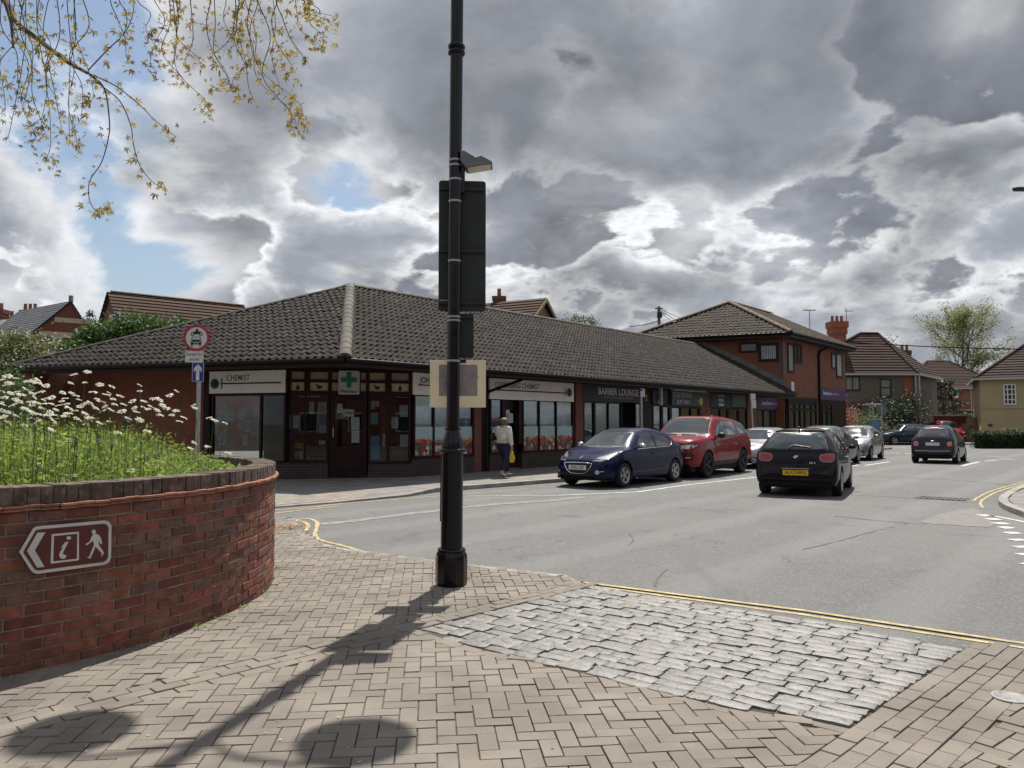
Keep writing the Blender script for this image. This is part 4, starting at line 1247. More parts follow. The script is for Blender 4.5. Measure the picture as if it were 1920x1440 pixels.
def serpent_logo(fr, e, t, z, r, n, flip=1):
    """dark disc in a green ring with a curled green claw beside it, joined to the long bar"""
    ring = MB(); N = 22
    for i in range(N):
        a0, a1 = 2 * math.pi * i / N, 2 * math.pi * (i + 1) / N
        fr.poly(ring, [(t + r * c * math.cos(a), z + r * c * math.sin(a)) for c, a in ((1, a0), (1, a1), (.72, a1), (.72, a0))], n, n + .004)
    P_(ring.build('logo_ring', M_green, None), e)
    P_(fr.poly(MB(), [(t + r * .70 * math.cos(2 * math.pi * i / N), z + r * .70 * math.sin(2 * math.pi * i / N)) for i in range(N)], n, n + .003).build('logo_disc', M_dk, None), e)
    claw = MB(); K = 8
    for s in (1, -1):
        for i in range(K):
            a0 = (-60 + 115 * i / K) * math.pi / 180; a1 = (-60 + 115 * (i + 1) / K) * math.pi / 180
            cx, cz = t + flip * r * 1.0, z + s * r * .55
            q = [(cx + flip * r * .75 * c * math.cos(a), cz + s * r * .75 * c * (math.sin(a)) - s * r * .1) for c, a in ((1, a0), (1, a1), (.62, a1), (.62, a0))]
            fr.poly(claw, q, n, n + .004)
    P_(claw.build('logo_claw', M_green, None), e)
e, a, b, z0, z1 = shop_sign(fL, 388, 534, 697, 738, 'white CHEMIST board with green claw logo above poster-filled window beside brick wall', n0=-.006, n1=.035)
sw = (b - a); sh = z1 - z0; n_ = .037
serpent_logo(fL, e, a + sw * .10, z0 + sh * .44, sh * .24, n_)
sign_text(fL, e, 'CHEMIST', a + sw * .25, z0 + sh * .68, sh * .27, M_green, n_, bold=.001, fit=sw * .30)
P_(fL.part('bar', M_dk, None, a + sw * .18, a + sw * .95, z0 + sh * .41, z0 + sh * .475, n_ - .002, n_ + .004), e)
for q in [(411, 755, 425, 771), (409, 771, 428, 793), (398, 793, 408, 815), (420, 790, 426, 810), (448, 766, 458, 787), (463, 763, 474, 785, 1), (476, 763, 485, 778), (458, 787, 469, 810), (471, 785, 484, 817, 2), (447, 790, 455, 805), (455, 814, 464, 835), (411, 812, 425, 835, 2), (475, 820, 484, 843, 3), (428, 768, 437, 790)]:
    notice(fL, *q[:4], m=(M_paper if len(q) == 4 else [None, mat('paper_red', (.4, .2, .18), .7, var=.3, scale=9), mat('paper_pale_blue', (.35, .5, .56), .7), mat('paper_green', (.12, .4, .3), .7)][q[4]]))

# --- angled corner with the door
def cx_(x, n=0.): return fC.tx(x, n)
dpx = [cx_(x) for x in (541, 573, 614, 620, 688, 694, 728, 770)]
zc1 = fC.px(650, 738)[1]; zlow = fC.px(650, 737)[1]
fpart(fC, 'plinth', M_plinthL, shop, .0, dpx[3] - .05, Z0, zs_s, -.2, .0)
fpart(fC, 'plinth', M_plinthL, shop, dpx[4] + .05, LC, Z0, zs_s - .06, -.2, .0)
pane_unit(fC, .05, dpx[3] - .04, zs_s, zlow, mull=(dpx[1],))
pane_unit(fC, dpx[4] + .04, LC - .04, zs_s - .06, zlow, mull=(dpx[6],))
fpart(fC, 'lintel', M_timber, shop, .02, LC - .02, zlow, zlow + .05, -.07, .04)
# clerestory: dull glass above cream panels with dark flasks
zr = [zlow + .05, fC.px(650, 718)[1], fC.px(650, 713)[1], fC.px(650, 697)[1]]
cells = [(546, 570, 'flask'), (581, 615, 'mortar'), (622, 633, None), (676, 686, None), (692, 722, 'mortar'), (734, 766, 'flask')]
fpart(fC, 'transom', M_timber, shop, .02, LC - .02, zr[1], zr[2], -.07, .035)
fpart(fC, 'transom', M_timber, shop, .02, LC - .02, zr[3] - .02, ZW - .07, -.07, .032)
edges = [541, 546, 570, 581, 615, 622, 633, 676, 686, 692, 722, 734, 766, 771]
for i in range(0, len(edges) - 1, 2): fpart(fC, 'mullion', M_timber, shop, max(.0, cx_(edges[i])), min(LC, cx_(edges[i + 1])), zr[0], zr[3], -.069, .03)
fpart(fC, 'backing', M_timber, shop, .02, LC - .02, zr[0], zr[3], -.09, -.075)
for x0, x1, k_ in cells + [(633, 676, None)]:
    a, b = cx_(x0) , cx_(x1)
    fpart(fC, 'clerestory_pane', M_creamd, shop, a, b, zr[2], zr[3] - .02, -.05, -.03)
    pnl = fpart(fC, 'cream_panel', M_cream, shop, a, b, zr[0], zr[1], -.05, -.02)
    m_ = (a + b) / 2; h = zr[1] - zr[0]; zc_ = (zr[0] + zr[1]) / 2
    if k_ == 'flask':
        q = [(m_ + .055 * math.cos(t) , zc_ - h * .15 + .06 * math.sin(t)) for t in [R_(x) for x in range(110, 431, 20)]] + [(m_ + .014, zc_ + h * .34), (m_ - .014, zc_ + h * .34)]
        P_(fC.poly(MB(), q, -.018, -.015).build('flask_motif', M_dk, None), pnl)
    elif k_ == 'mortar':
        q = [(m_ - .07, zc_ + .03), (m_ - .06, zc_ - .03), (m_ - .03, zc_ - .06), (m_ + .04, zc_ - .06), (m_ + .07, zc_ - .02), (m_ + .08, zc_ + .03), (m_ + .0, zc_ + .03), (m_ - .09, zc_ + .08), (m_ - .11, zc_ + .06)]
        P_(fC.poly(MB(), q, -.018, -.015).build('mortar_motif', M_dk, None), pnl)
# door
door = fpart(fC, 'door', M_timber, shop, dpx[3], dpx[4], KZ, .95, -.06, -.0)
dw = dpx[4] - dpx[3]
mb = MB(); fC.box(mb, dpx[3], dpx[3] + .13, .951, zlow, -.06, 0); fC.box(mb, dpx[4] - .13, dpx[4], .951, zlow, -.06, 0); fC.box(mb, dpx[3] + .13, dpx[4] - .13, zlow - .14, zlow, -.06, 0)
o = place(mb, 'door_frame', M_timber, shop)
fpart(fC, 'door_panel', M_timber, door, dpx[3] + .12, dpx[4] - .12, .28, .80, .001, .018, bevel=.012)
fpart(fC, 'door_pane', M_pane, door, dpx[3] + .12, dpx[4] - .12, .94, zlow - .13, -.035, -.028)
place(MB().tube([fC.P(dpx[3] + .07, 1.2, .05), fC.P(dpx[3] + .07, 1.45, .05)], .014, 8), 'door_handle', mat('brass', (.5, .36, .12), .3, metal=.9), door, smooth=60)
# timber posts standing in front under the deep eave
for xx, hw in ((575, .08), (728, .055)):
    q = gp(xx, 896 if xx < 600 else 893, KZ - .01); o = MB().box(-hw, hw, -hw, hw, -.02, ZW - .03).build('post', mat('navy_timber', (.006, .006, .016), .5, spec=.2), None, bevel=.012)
    o.location = q; o.rotation_euler = (0, 0, math.atan2(fC.t.y, fC.t.x)); P_(o)
for q in [(543.5, 779, 560, 803), (580, 753, 589, 776), (596, 754, 613, 777), (632, 757, 642, 774), (658, 782, 674, 806), (659, 807, 674, 830), (692, 752, 703, 767), (704, 752, 711, 762), (734, 782, 747, 803), (749, 760, 765, 782), (750, 815, 766, 837), (717, 813, 722, 837), (598, 826, 610, 834)]:
    notice(fC, *q)
notice(fC, 596, 777, 613, 796, m=mat('paper_dull_blue', (.10, .25, .30), .7), lines=False, label='dull blue paper notice in the pane beside the chemist door', group=None)
notice(fC, 598, 796, 614, 812, m=mat('paper_pale_blue', (.35, .5, .56), .7), label='pale blue leaflet low in the pane beside chemist door post', group=None)
notice(fC, 692, 774, 709, 796, m=M_papert, lines=False, label='teal square poster in the pane right of the chemist door', group=None)
notice(fC, 690, 817, 712, 862, m=M_paperb, lines=True, label='large bright blue poster low in the pane right of the chemist door', group=None)
op = notice(fC, 642, 768, 664, 781, m=mat('paper_white', (.62, .63, .63), .7), lines=False, label='white OPEN sign with dark lettering hanging inside the chemist door', group=None, cat='sign', name='open_sign')
tt, z_ = fC.px(653, 775, -.028)
o = text('OPEN', .115, M_dk, fC.mw(tt, z_, -.028), None, 'lettering', 'CENTER', .001, 1.15, bold=.003); o.parent = op
mb = MB(); fC.box(mb, *sorted((fC.px(643.5, 0)[0], fC.px(662.5, 0)[0])), z_ + .065, z_ + .075, -.029, -.026); fC.box(mb, *sorted((fC.px(643.5, 0)[0], fC.px(662.5, 0)[0])), z_ - .075, z_ - .065, -.029, -.026)
o = mb.build('rule', M_dk, None); o.parent = op
# brown shelf displays low in the corner panes
for (x0, y0, x1, y1, cc) in ((552, 830, 569, 841, (.45, .2, .06)), (552, 846, 568, 861, (.42, .34, .16)), (733, 838, 766, 862, (.16, .07, .05))):
    a = fC.px(x0, y1, -.12); b = fC.px(x1, y0, -.12)
    o = fC.part('display_box', mat('disp%d' % int(cc[0] * 100), cc, .7, var=.3), None, a[0], b[0], a[1], b[1], -.35, -.12, bevel=.02)
    tag(o, {45: 'small orange display box behind the chemist corner pane', 42: 'small tan display box low behind the chemist corner pane', 16: 'brown wooden display box behind the pane right of chemist door'}[int(cc[0] * 100)], 'box')
# pharmacy cross sign
a = fC.px(634, 739.5, .09); b = fC.px(674.5, 695.5, .09)
e = empty('pharmacy_sign', fC.P((a[0] + b[0]) / 2, a[1], .09), 0, 'square white sign with green cross and Pharmacy lettering over the corner door', 'sign')
rr_ = .05; pts = []
for (cx, cz, a0) in ((b[0] - rr_, b[1] - rr_, 0), (a[0] + rr_, b[1] - rr_, 90), (a[0] + rr_, a[1] + rr_, 180), (b[0] - rr_, a[1] + rr_, 270)):
    for i in range(5): pts.append((cx + rr_ * math.cos(R_(a0 + i * 22.5)), cz + rr_ * math.sin(R_(a0 + i * 22.5))))
P_(fC.poly(MB(), pts, .035, .09).build('board', mat('pharm_white', (.42, .42, .39), .5, var=.06), None), e)
m_ = (a[0] + b[0]) / 2; H = b[1] - a[1]; cz = a[1] + H * .62; s = H * .33
P_(fC.poly(MB(), [(m_ + x * s, cz + y * s) for x, y in ((-.3, 1), (.3, 1), (.3, .3), (1, .3), (1, -.3), (.3, -.3), (.3, -1), (-.3, -1), (-.3, -.3), (-1, -.3), (-1, .3), (-.3, .3))], .092, .098).build('cross', mat('cross_green', (.01, .17, .09), .5), None), e)
sign_text(fC, e, 'Pharmacy', m_, a[1] + H * .13, H * .125, M_dk, .092, 1.0, align='CENTER', bold=.002)

# --- street front of the chemist
def rx(x, n=0.): return fR.tx(x, n)
zpl = fR.px(830, 857)[1]; zsb = fR.px(850, 741)[1]
tpil = rx(890)
def vinyl_mat(name):
    m = bpy.data.materials.new(name); m.use_nodes = True
    k = NT(m.node_tree); b_ = k.n['Principled BSDF']
    P = k.add('ShaderNodeNewGeometry').outputs['Position']
    u = k.vmath('DOT_PRODUCT', P, tuple(Rdir)).outputs['Value']; sp_ = k.add('ShaderNodeSeparateXYZ'); k.put(sp_.inputs[0], P)
    cb = k.add('ShaderNodeCombineXYZ'); k.put(cb.inputs[0], k.math('MULTIPLY', u, 1.0)); k.put(cb.inputs[1], k.math('MULTIPLY', sp_.outputs[2], .9))
    vo = k.add('ShaderNodeTexVoronoi'); k.put(vo.inputs['Vector'], cb.outputs[0]); vo.inputs['Scale'].default_value = 8.5
    hs = k.add('ShaderNodeSeparateColor'); k.put(hs.inputs[0], vo.outputs['Color'])
    c = k.ramp(hs.outputs[0], [(0, (.35, .03, .02)), (.2, (.50, .16, .03)), (.38, (.55, .40, .25)), (.5, (.22, .02, .03)), (.62, (.60, .57, .5)), (.75, (.05, .25, .15)), (.85, (.5, .09, .03)), (.95, (.08, .05, .12))], 'CONSTANT')
    c = k.mix(k.maprange(vo.outputs['Distance'], .25, .75, 0, .8), c, (.05, .03, .03))
    k.put(b_.inputs['Base Color'], c); b_.inputs['Roughness'].default_value = .5
    MATS[name] = m; return m
M_vin = vinyl_mat('vinyl_sweets'); M_teal = mat('vinyl_teal', (.36, .50, .50), .4, var=.08, scale=2)
fpart(fR, 'plinth', M_plinth, shop, t2, tpil, Z0, zpl, -.2, 0.)
ja, jb, jc = rx(775), rx(813), rx(888)
pane_unit(fR, ja, jc, zpl, zsb, mull=(jb, rx(852)))
fpart(fR, 'spandrel', M_timber, shop, t2, tpil, zsb, ZW - .07, -.06, -.01)
def vinyl(fr, x0, x1, y0, ym, y1, word):
    n_ = -.008; a = fr.px(x0, y1, n_); b = fr.px(x1, y0, n_); m_ = fr.px(x0, ym, n_)
    t0, t1 = a[0], b[0]; zt = fr.px(x0, y0, n_)[1]; zb_ = a[1]
    e = empty('window_graphic', fr.P((t0 + t1) / 2, zb_, n_), 0, 'teal graphic over coloured shapes on ' + word, 'window graphic')
    P_(fr.part('teal_film', M_teal, None, t0, t1, m_[1], zt, n_, n_ + .002), e)
    P_(fr.part('picture_film', M_vin, None, t0, t1, zb_, m_[1], n_, n_ + .002), e)
    # rounded coloured heads rising into the teal film
    r = random.Random(int(x0)); mb_ = {}
    u = t0 + .03; i = 0
    while u < t1 - .06:
        w_ = r.uniform(.07, .12); hh = r.uniform(.05, .13); cols = [(.45, .03, .03), (.5, .2, .03), (.55, .42, .28), (.3, .02, .06), (.05, .26, .18), (.6, .12, .02)]
        c_ = r.choice(cols); q = [(u + w_ / 2 + w_ / 2 * math.cos(s_), m_[1] - .02 + hh * .3 + hh * .7 * max(0, math.sin(s_))) for s_ in [R_(x) for x in range(0, 181, 20)]] + [(u, m_[1] - .03), (u + w_, m_[1] - .03)]
        mb_.setdefault(c_, MB()); fr.poly(mb_[c_], q, n_ + .0022 + .0004 * i, n_ + .0026 + .0004 * i); u += w_ * .72; i += 1
    for c_, q in mb_.items(): P_(q.build('figure_film', mat('vf%d_%d' % (int(c_[0] * 100), int(c_[1] * 100)), c_, .5), None), e)
    return e, (t0 + t1) / 2, m_[1] + (zt - m_[1]) * .45
ttl = mat('vinyl_text', (.20, .34, .34), .5)
for i, (x0, x1, w_, y0, ym, y1) in enumerate(((776.5, 811, 'JOHN', 800.5, 828, 856), (815, 850, 'HEALTH', 800.5, 828, 856), (855, 887, 'CHEMIST', 800, 827, 855))):
    e, tm, zm = vinyl(fR, x0, x1, y0, ym, y1, ('the pane next to the corner post', 'the middle pane under the JOHN board', 'the pane next to the brick pier and downpipe')[i])
# suit pictures in the upper panes
M_suit = mat('suit_black', (.012, .013, .022), .7)
for (x0, x1, y0, y1) in ((775.5, 812, 745, 799), (816, 872, 745, 799)):
    n_ = -.03; a = fR.px(x0, y1, n_); b = fR.px(x1, y0, n_); W_ = b[0] - a[0]; zt = fR.px(x0, y0, n_)[1]; H_ = zt - a[1]
    first = x0 < 800
    e = empty('picture_panel', fR.P((a[0] + b[0]) / 2, a[1], n_), 0, 'dark picture of a black jacket and ' + ('teal tie in the first pane' if first else 'open white collar in the middle pane'), 'picture')
    P_(fR.part('board', M_suit, None, a[0], b[0], a[1], zt, n_ - .01, n_), e)
    L2 = lambda u, w: (a[0] + W_ * u, a[1] + H_ * w)
    P_(fR.poly(MB(), [L2(.08, .98), L2(.36, .98), L2(.9 if first else .5, .98), L2(.72 if first else .42, .80), L2(.24, .80)], n_ + .001, n_ + .002).build('neck', mat('pic_skin', (.20, .15, .12), .7), None), e)
    for q in (([L2(.0, .98), L2(.22, .72), L2(.0, .6)], [L2(1, .98), L2(.78, .80), L2(1, .72)]) if first else ([L2(.02, .98), L2(.26, .80), L2(.1, .5)],)):
        P_(fR.poly(MB(), q, n_ + .002, n_ + .003).build('collar', M_paper, None), e)
    if first:
        P_(fR.poly(MB(), [L2(.30, .72), L2(.62, .72), L2(.55, .62), L2(.58, .42), L2(.5, .35), L2(.4, .6)], n_ + .003, n_ + .004).build('tie', mat('tie_teal', (.10, .32, .36), .6), None), e)
        P_(fR.poly(MB(), [(L2(.66, .36)[0] + .10 * math.cos(s_ * .52), L2(.66, .36)[1] + .13 * math.sin(s_ * .52)) for s_ in range(12)], n_ + .005, n_ + .006).build('badge', mat('badge_green', (.12, .35, .26), .6), None), e)
notice(fR, 868, 780, 877, 800, label='tall white notice beside the brick pier of the chemist', group=None)
notice(fR, 823, 792, 832, 800, label='small white card standing above the middle window graphic', group=None)
e, a, b, z0, z1 = shop_sign(fR, 775, 888, 698, 740, 'white JOHN board with black bar beside the corner clerestory', n0=-.006, n1=.05)
sign_text(fR, e, 'JOHN', a + .25, z0 + (z1 - z0) * .66, (z1 - z0) * .27, mat('letter_green_dark', (.008, .035, .025), .5), .052, .82, bold=.004)
P_(fR.part('bar', M_dk, None, a + .18, b - .1, z0 + (z1 - z0) * .42, z0 + (z1 - z0) * .48, .05, .055), e)
# pier with downpipe
fpart(fR, 'pier', M_bR, shop, rx(890), rx(903), Z0, ZW - .07, -.2, .0)
tdp = rx(910, .2)
fpart(fR, 'pier', M_timber, shop, rx(903), rx(917), Z0, ZW - .07, -.2, -.02)
place(MB().tube([fR.P(rx(909) + .5, HE - .12, 1.25), fR.P(rx(909) + .45, HE - .22, 1.1), fR.P(rx(909) + .1, HE - .55, .12), fR.P(rx(909), HE - .68, .08), fR.P(rx(909), .25, .08), fR.P(rx(909) + .02, .14, .16)], .045, 10), 'downpipe', M_gutter, shop, smooth=50)
# second bay: door + three panes under the DISPENSING CHEMIST board
za = fR.px(1000, 848)[1]; zb_ = fR.px(1000, 749)[1]
dx = [rx(x) for x in (918, 944, 976, 979, 1010.5, 1042.5, 1075)]
fpart(fR, 'plinth', M_plinth, shop, dx[0], dx[1] - .03, Z0, za, -.2, 0.); fpart(fR, 'plinth', M_plinth, shop, dx[3], dx[6], Z0, za, -.2, 0.)
pane_unit(fR, dx[0], dx[1] - .03, za, zb_); pane_unit(fR, dx[3], dx[6], za, zb_, mull=(dx[4], dx[5]))
d2 = fpart(fR, 'door', M_timber, shop, dx[1], dx[2], KZ, .9, -.2, -.14)
fpart(fR, 'door_pane', M_pane, d2, dx[1] + .1, dx[2] - .1, .9, 2.0, -.18, -.17)
mb = MB(); fR.box(mb, dx[1] - .04, dx[1] + .1, .901, zb_, -.2, .02); fR.box(mb, dx[2] - .1, dx[2] + .05, .901, zb_, -.2, .02); fR.box(mb, dx[1] + .1, dx[2] - .1, 2.0, zb_, -.2, -.14)
place(mb, 'door_frame', M_timber, shop)
fpart(fR, 'spandrel', M_timber, shop, rx(917), rx(1077), zb_, ZW - .07, -.06, -.01)
for i, (x0, x1, y0, ym, y1) in enumerate(((920, 942, 800, 826, 848), (981, 1008.5, 799.5, 822, 846), (1013, 1040, 799, 821, 845), (1045, 1073, 799, 821, 844))):
    vinyl(fR, x0, x1, y0, ym, y1, ('the pane between the downpipe and the second chemist door', 'the first pane after the second chemist door', 'the centre pane under DISPENSING CHEMIST', 'the last chemist pane before the barber pier')[i])
e, a, b, z0, z1 = shop_sign(fR, 918.5, 1076, 708.5, 748, 'white DISPENSING CHEMIST board with green lettering and claw logo', n0=-.006, n1=.05)
sw, sh = b - a, z1 - z0
sign_text(fR, e, 'DISPENSING CHEMIST', a + sw * .055, z0 + sh * .68, sh * .27, M_green, .052, bold=.002, fit=sw * .50)
serpent_logo(fR, e, b - sw * .062, z0 + sh * .5, sh * .24, .052, -1)
P_(fR.part('bar', M_dk, None, a + sw * .03, b - sw * .1, z0 + sh * .42, z0 + sh * .485, .05, .056), e)
notice(fR, 953, 775, 962, 793, label='white notice at head height inside the second chemist door', group=None, n=-.165)
notice(fR, 1054, 780, 1061, 799, label='narrow white notice in the last chemist pane before the barber', group=None)

# --- brick pier, then the barber
fpart(fR, 'pier', M_bR, shop, rx(1077), rx(1091), Z0, ZW - .07, -.2, .06)
M_navy = mat('navy_board', (.012, .012, .03), .5, var=.15); M_silver = mat('letter_silver', (.55, .55, .55), .4); M_dim = mat('letter_dim', (.20, .20, .22), .5)
def board_sign(x0, x1, y0, y1, label, m=M_navy, at=None, n1=.08, cat='shop sign'):
    return shop_sign(fR, x0, x1, y0, y1, label, m, n0=-.006, n1=n1, at=at, cat=cat)
e, a, b, z0, z1 = board_sign(1093, 1203, 719, 752, 'black BARBER LOUNGE board with silver capital letters', at=1095)
sw, sh = b - a, z1 - z0
sign_text(fR, e, 'BARBER LOUNGE', a + sw * .24, z0 + sh * .60, sh * .40, M_silver, .082, bold=.004, fit=sw * .70)
sign_text(fR, e, 'TRADITIONAL TURKISH BARBER', a + sw * .32, z0 + sh * .27, sh * .15, M_dim, .082, bold=.002, fit=sw * .52)
zbb = fR.px(1095, 752)[1]; zsill = fR.px(1110, 805)[1]
bx = [rx(x) for x in (1093, 1114, 1140, 1165, 1190, 1203)]
pane_unit(fR, bx[0], bx[1], .55, zbb, m=M_blackt); pane_unit(fR, bx[1], bx[3], .3, zbb, m=M_blackt, mull=(bx[2],))
fpart(fR, 'door', M_blackt, shop, bx[3] + .02, bx[4], KZ, zbb, -.5, -.45)
pane_unit(fR, bx[4], bx[5], .3, zbb, m=M_blackt)
fpart(fR, 'plinth', M_blackt, shop, bx[0], bx[3], Z0, .55, -.2, -.01)
fpart(fR, 'spandrel', M_blackt, shop, bx[0], rx(1212), zbb, ZW - .07, -.06, -.01)
fpart(fR, 'sill', mat('sill_white', (.5, .5, .5), .5), shop, bx[0] + .05, bx[1] - .05, zsill - .05, zsill, -.2, -.08)
fpart(fR, 'pier', M_timber, shop, rx(1204), rx(1222), Z0, ZW - .07, -.2, .02)
# interior of the barber: pale mirror panels on the back wall
for i in range(3):
    t_ = bx[0] + .4 + i * 1.15; o = fR.part('mirror_panel', mat('mirror_panel', (.22, .22, .20), .2), None, t_, t_ + .8, .9, 2.3, -4.04, -4.0); P_(o)
# --- fish bar
e, a, b, z0, z1 = board_sign(1224, 1251, 731, 758, 'small black FISH & CHIPS board with white lettering', at=1226)
for i, s_ in enumerate(('FISH', '&', 'CHIPS')): sign_text(fR, e, s_, (a + b) / 2, z0 + (z1 - z0) * (.78 - .30 * i), (z1 - z0) * .19, M_silver if i else M_dim, .082, 1.0, align='CENTER', bold=.004)
pj = fR.part('projecting_sign', mat('lightbox', (.50, .55, .55), .5), None, rx(1253, .5), rx(1253, .5) + .1, fR.px(1255, 760, .3)[1], fR.px(1255, 728, .3)[1], .03, .2, bevel=.02); tag(pj, 'pale projecting lightbox sign beside the FISH & CHIPS board', 'sign')
pj = fR.part('pennant_sign', mat('lemon', (.45, .43, .10), .6), None, rx(1223, .4), rx(1223, .4) + .05, fR.px(1224, 752, .2)[1], fR.px(1224, 740, .2)[1], .03, .14, bevel=.01); tag(pj, 'narrow yellow projecting sign at the fish bar pier', 'sign')
M_slate = mat('slate_board', (.05, .06, .075), .5, var=.2)
e, a, b, z0, z1 = board_sign(1260, 1322, 733, 760, 'grey STAR FISH BAR board with yellow fish emblem and pale number', M_slate, at=1262)
sw, sh = b - a, z1 - z0
sign_text(fR, e, 'STAR FISH BAR', a + sw * .03, z0 + sh * .72, sh * .34, mat('letter_bronze', (.34, .31, .26), .5), .082, bold=.006, fit=sw * .56)
sign_text(fR, e, '827 807', a + sw * .14, z0 + sh * .25, sh * .24, mat('letter_lilac', (.36, .36, .46), .5), .082, bold=.005, fit=sw * .4)
N = 14
P_(fR.poly(MB(), [(b - sw * .13 + sw * .055 * math.cos(2 * math.pi * i / N) * (1.0), z0 + sh * .36 + sh * .30 * math.sin(2 * math.pi * i / N)) for i in range(N)], .082, .086).build('fish_emblem', mat('emblem_yellow', (.5, .45, .08), .5), None), e)
P_(fR.poly(MB(), [(b - sw * .22, z0 + sh * .32), (b - sw * .16, z0 + sh * .38), (b - sw * .22, z0 + sh * .46)], .082, .086).build('fish_tail', MATS['emblem_yellow'], None), e)
P_(fR.part('awning_rail', mat('rail_grey', (.4, .4, .4), .5), None, a, b, z1 + .02, z1 + .09, .0, .16), e)
zf = fR.px(1262, 760)[1]
fx = [rx(x) for x in (1223, 1240, 1256, 1276, 1295, 1312, 1325)]
pane_unit(fR, fx[0], fx[1], .5, zf, m=M_blackt); fdo = pane_unit(fR, fx[1], fx[2], KZ, zf, m=M_blackt, name='glazed_door', fw=.1)
pane_unit(fR, fx[2], fx[5], .6, zf, m=M_timber, mull=(fx[3], fx[4]), fw=.12)
fpart(fR, 'plinth', M_plinth, shop, fx[2], fx[5], Z0, .6, -.2, -.01); fpart(fR, 'plinth', M_plinth, shop, fx[0], fx[1], Z0, .5, -.2, -.01)
fpart(fR, 'spandrel', M_timber, shop, fx[0], fx[6], zf, ZW - .07, -.06, -.01)
for i, cc in enumerate(((.42, .28, .13), (.34, .14, .06), (.30, .14, .07))):
    o = fR.part('blind', mat('blind%d' % i, cc, .8, var=.2), None, fx[2 + i] + .1, fx[3 + i] - .1, 1.6, zf - .1, -.1, -.08); P_(o)
fpart(fR, 'pier', M_bR, shop, fx[5], rx(1331), Z0, ZW - .07, -.2, .05)
# --- kebab shop
e, a, b, z0, z1 = board_sign(1333, 1371, 737, 763, 'black BURGER PIZZA KEBAB board with white block letters', at=1335)
for i, s_ in enumerate(('BURGER', 'PIZZA', 'KEBAB')): sign_text(fR, e, s_, (a + b) / 2, z0 + (z1 - z0) * (.82 - .32 * i), (z1 - z0) * .19, M_silver if i else M_dim, .082, 1.15, align='CENTER', bold=.008)
e, a, b, z0, z1 = board_sign(1372, 1399, 739, 763, 'dark KABAB board with tall green letters', M_slate, at=1373)
sign_text(fR, e, 'KABAB', (a + b) / 2, (z0 + z1) / 2, (z1 - z0) * .52, mat('letter_neon_green', (.01, .22, .07), .4), .082, .82, align='CENTER', bold=.008)
zk = fR.px(1335, 763)[1]; kx = [rx(x) for x in (1332, 1350, 1365, 1385, 1400)]
pane_unit(fR, kx[0], kx[2], .6, zk, m=M_timber, mull=(kx[1],), fw=.1); pane_unit(fR, kx[2], kx[3], KZ, zk, m=M_blackt, name='glazed_door', fw=.12); pane_unit(fR, kx[3], kx[4], .6, zk, m=M_blackt)
fpart(fR, 'plinth', M_plinth, shop, kx[0], kx[2], Z0, .6, -.2, -.01); fpart(fR, 'plinth', M_plinth, shop, kx[3], kx[4], Z0, .6, -.2, -.01)
fpart(fR, 'spandrel', M_timber, shop, kx[0], rx(1418), zk, ZW - .07, -.06, -.01)
fpart(fR, 'pier', M_bR, shop, rx(1400), rx(1418), Z0, ZW - .07, -.2, .05)
# --- beauty shop
M_purple = mat('purple_board', (.045, .03, .105), .5, var=.1)
M_lil = mat('letter_pale', (.55, .5, .62), .5); M_pink = mat('letter_pink', (.42, .16, .25), .5)
e, a, b, z0, z1 = board_sign(1420, 1472, 744, 767, 'purple Beauty House board under the low eave end', M_purple, at=1421)
sign_text(fR, e, 'BeautyHouse', a + (b - a) * .16, z0 + (z1 - z0) * .52, (z1 - z0) * .3, M_lil, .082, bold=.006, fit=(b - a) * .33)
sign_text(fR, e, 'aesthetics', a + (b - a) * .52, z0 + (z1 - z0) * .52, (z1 - z0) * .26, M_pink, .082, bold=.004, fit=(b - a) * .32)
zq = fR.px(1421, 767)[1]; qx = [rx(x) for x in (1419, 1431, 1445, 1457, 1466, 1473)]
pane_unit(fR, qx[0], qx[3], .4, zq, m=M_blackt, mull=(qx[1], qx[2]))
pane_unit(fR, qx[3], qx[5], .4, zq, m=M_blackt)
fpart(fR, 'plinth', M_plinth, shop, qx[0], qx[5], Z0, .4, -.2, -.01); fpart(fR, 'spandrel', M_blackt, shop, qx[0], qx[5], zq, ZW - .07, -.06, -.01)
o = fR.part('pull_up_banner', mat('banner_red', (.32, .06, .07), .6, var=.35, scale=5), None, qx[3] + .12, qx[4] + .1, .5, zq - .1, -.14, -.1); tag(o, 'dark red banner inside the last window under the purple board', 'banner')
for i in (0, 1): o = fR.part('blind', mat('blind_grey', (.22, .23, .22), .7), None, qx[i + 1] - .5 * (i == 0) + .1, qx[i + 2] - .12, .5, zq - .1, -.12, -.1); P_(o)

# ================================================================== TWO-STOREY BRICK BLOCK at the far end
HE2 = 6.4
c2 = gp(1483, 622.5, HE2)                    # eave corner nearest us
L2d = Vector((-.912, .41, 0)).normalized()
blk = empty('corner_block', (c2.x, c2.y, 0), 0, 'two-storey orange brick block with hipped brown tile roof beyond the parade', 'building')
len2 = 11.3; wid2 = 9.2
e2r = c2 + Rdir * len2; e2l = c2 + L2d * wid2
base = Vector((c2.x, c2.y, 0)) - Nout * 4.5
d = pix_dir(1368, 567.5); bq = d.x / d.y; t = (bq * base.y - base.x) / (Rdir.x - bq * Rdir.y); pk2 = base + Rdir * t; pk2.z = CAM_H + d.z / d.y * pk2.y
pk2b = pk2 + Rdir * (len2 - 2 * t if len2 - 2 * t > 1 else 4)
M_tile2 = mat('roof_tile_brown', (.05, .04, .03), .85, spec=.2, var=.3, scale=1.2, rnd=.25, hue=.01, speck=.3, speckc=(.2, .19, .16), speckscale=8)
tile_roof([e2l, c2, pk2], e2l, c2, pk2, blk, w=.25, g=.33, m=M_tile2, seed=6)
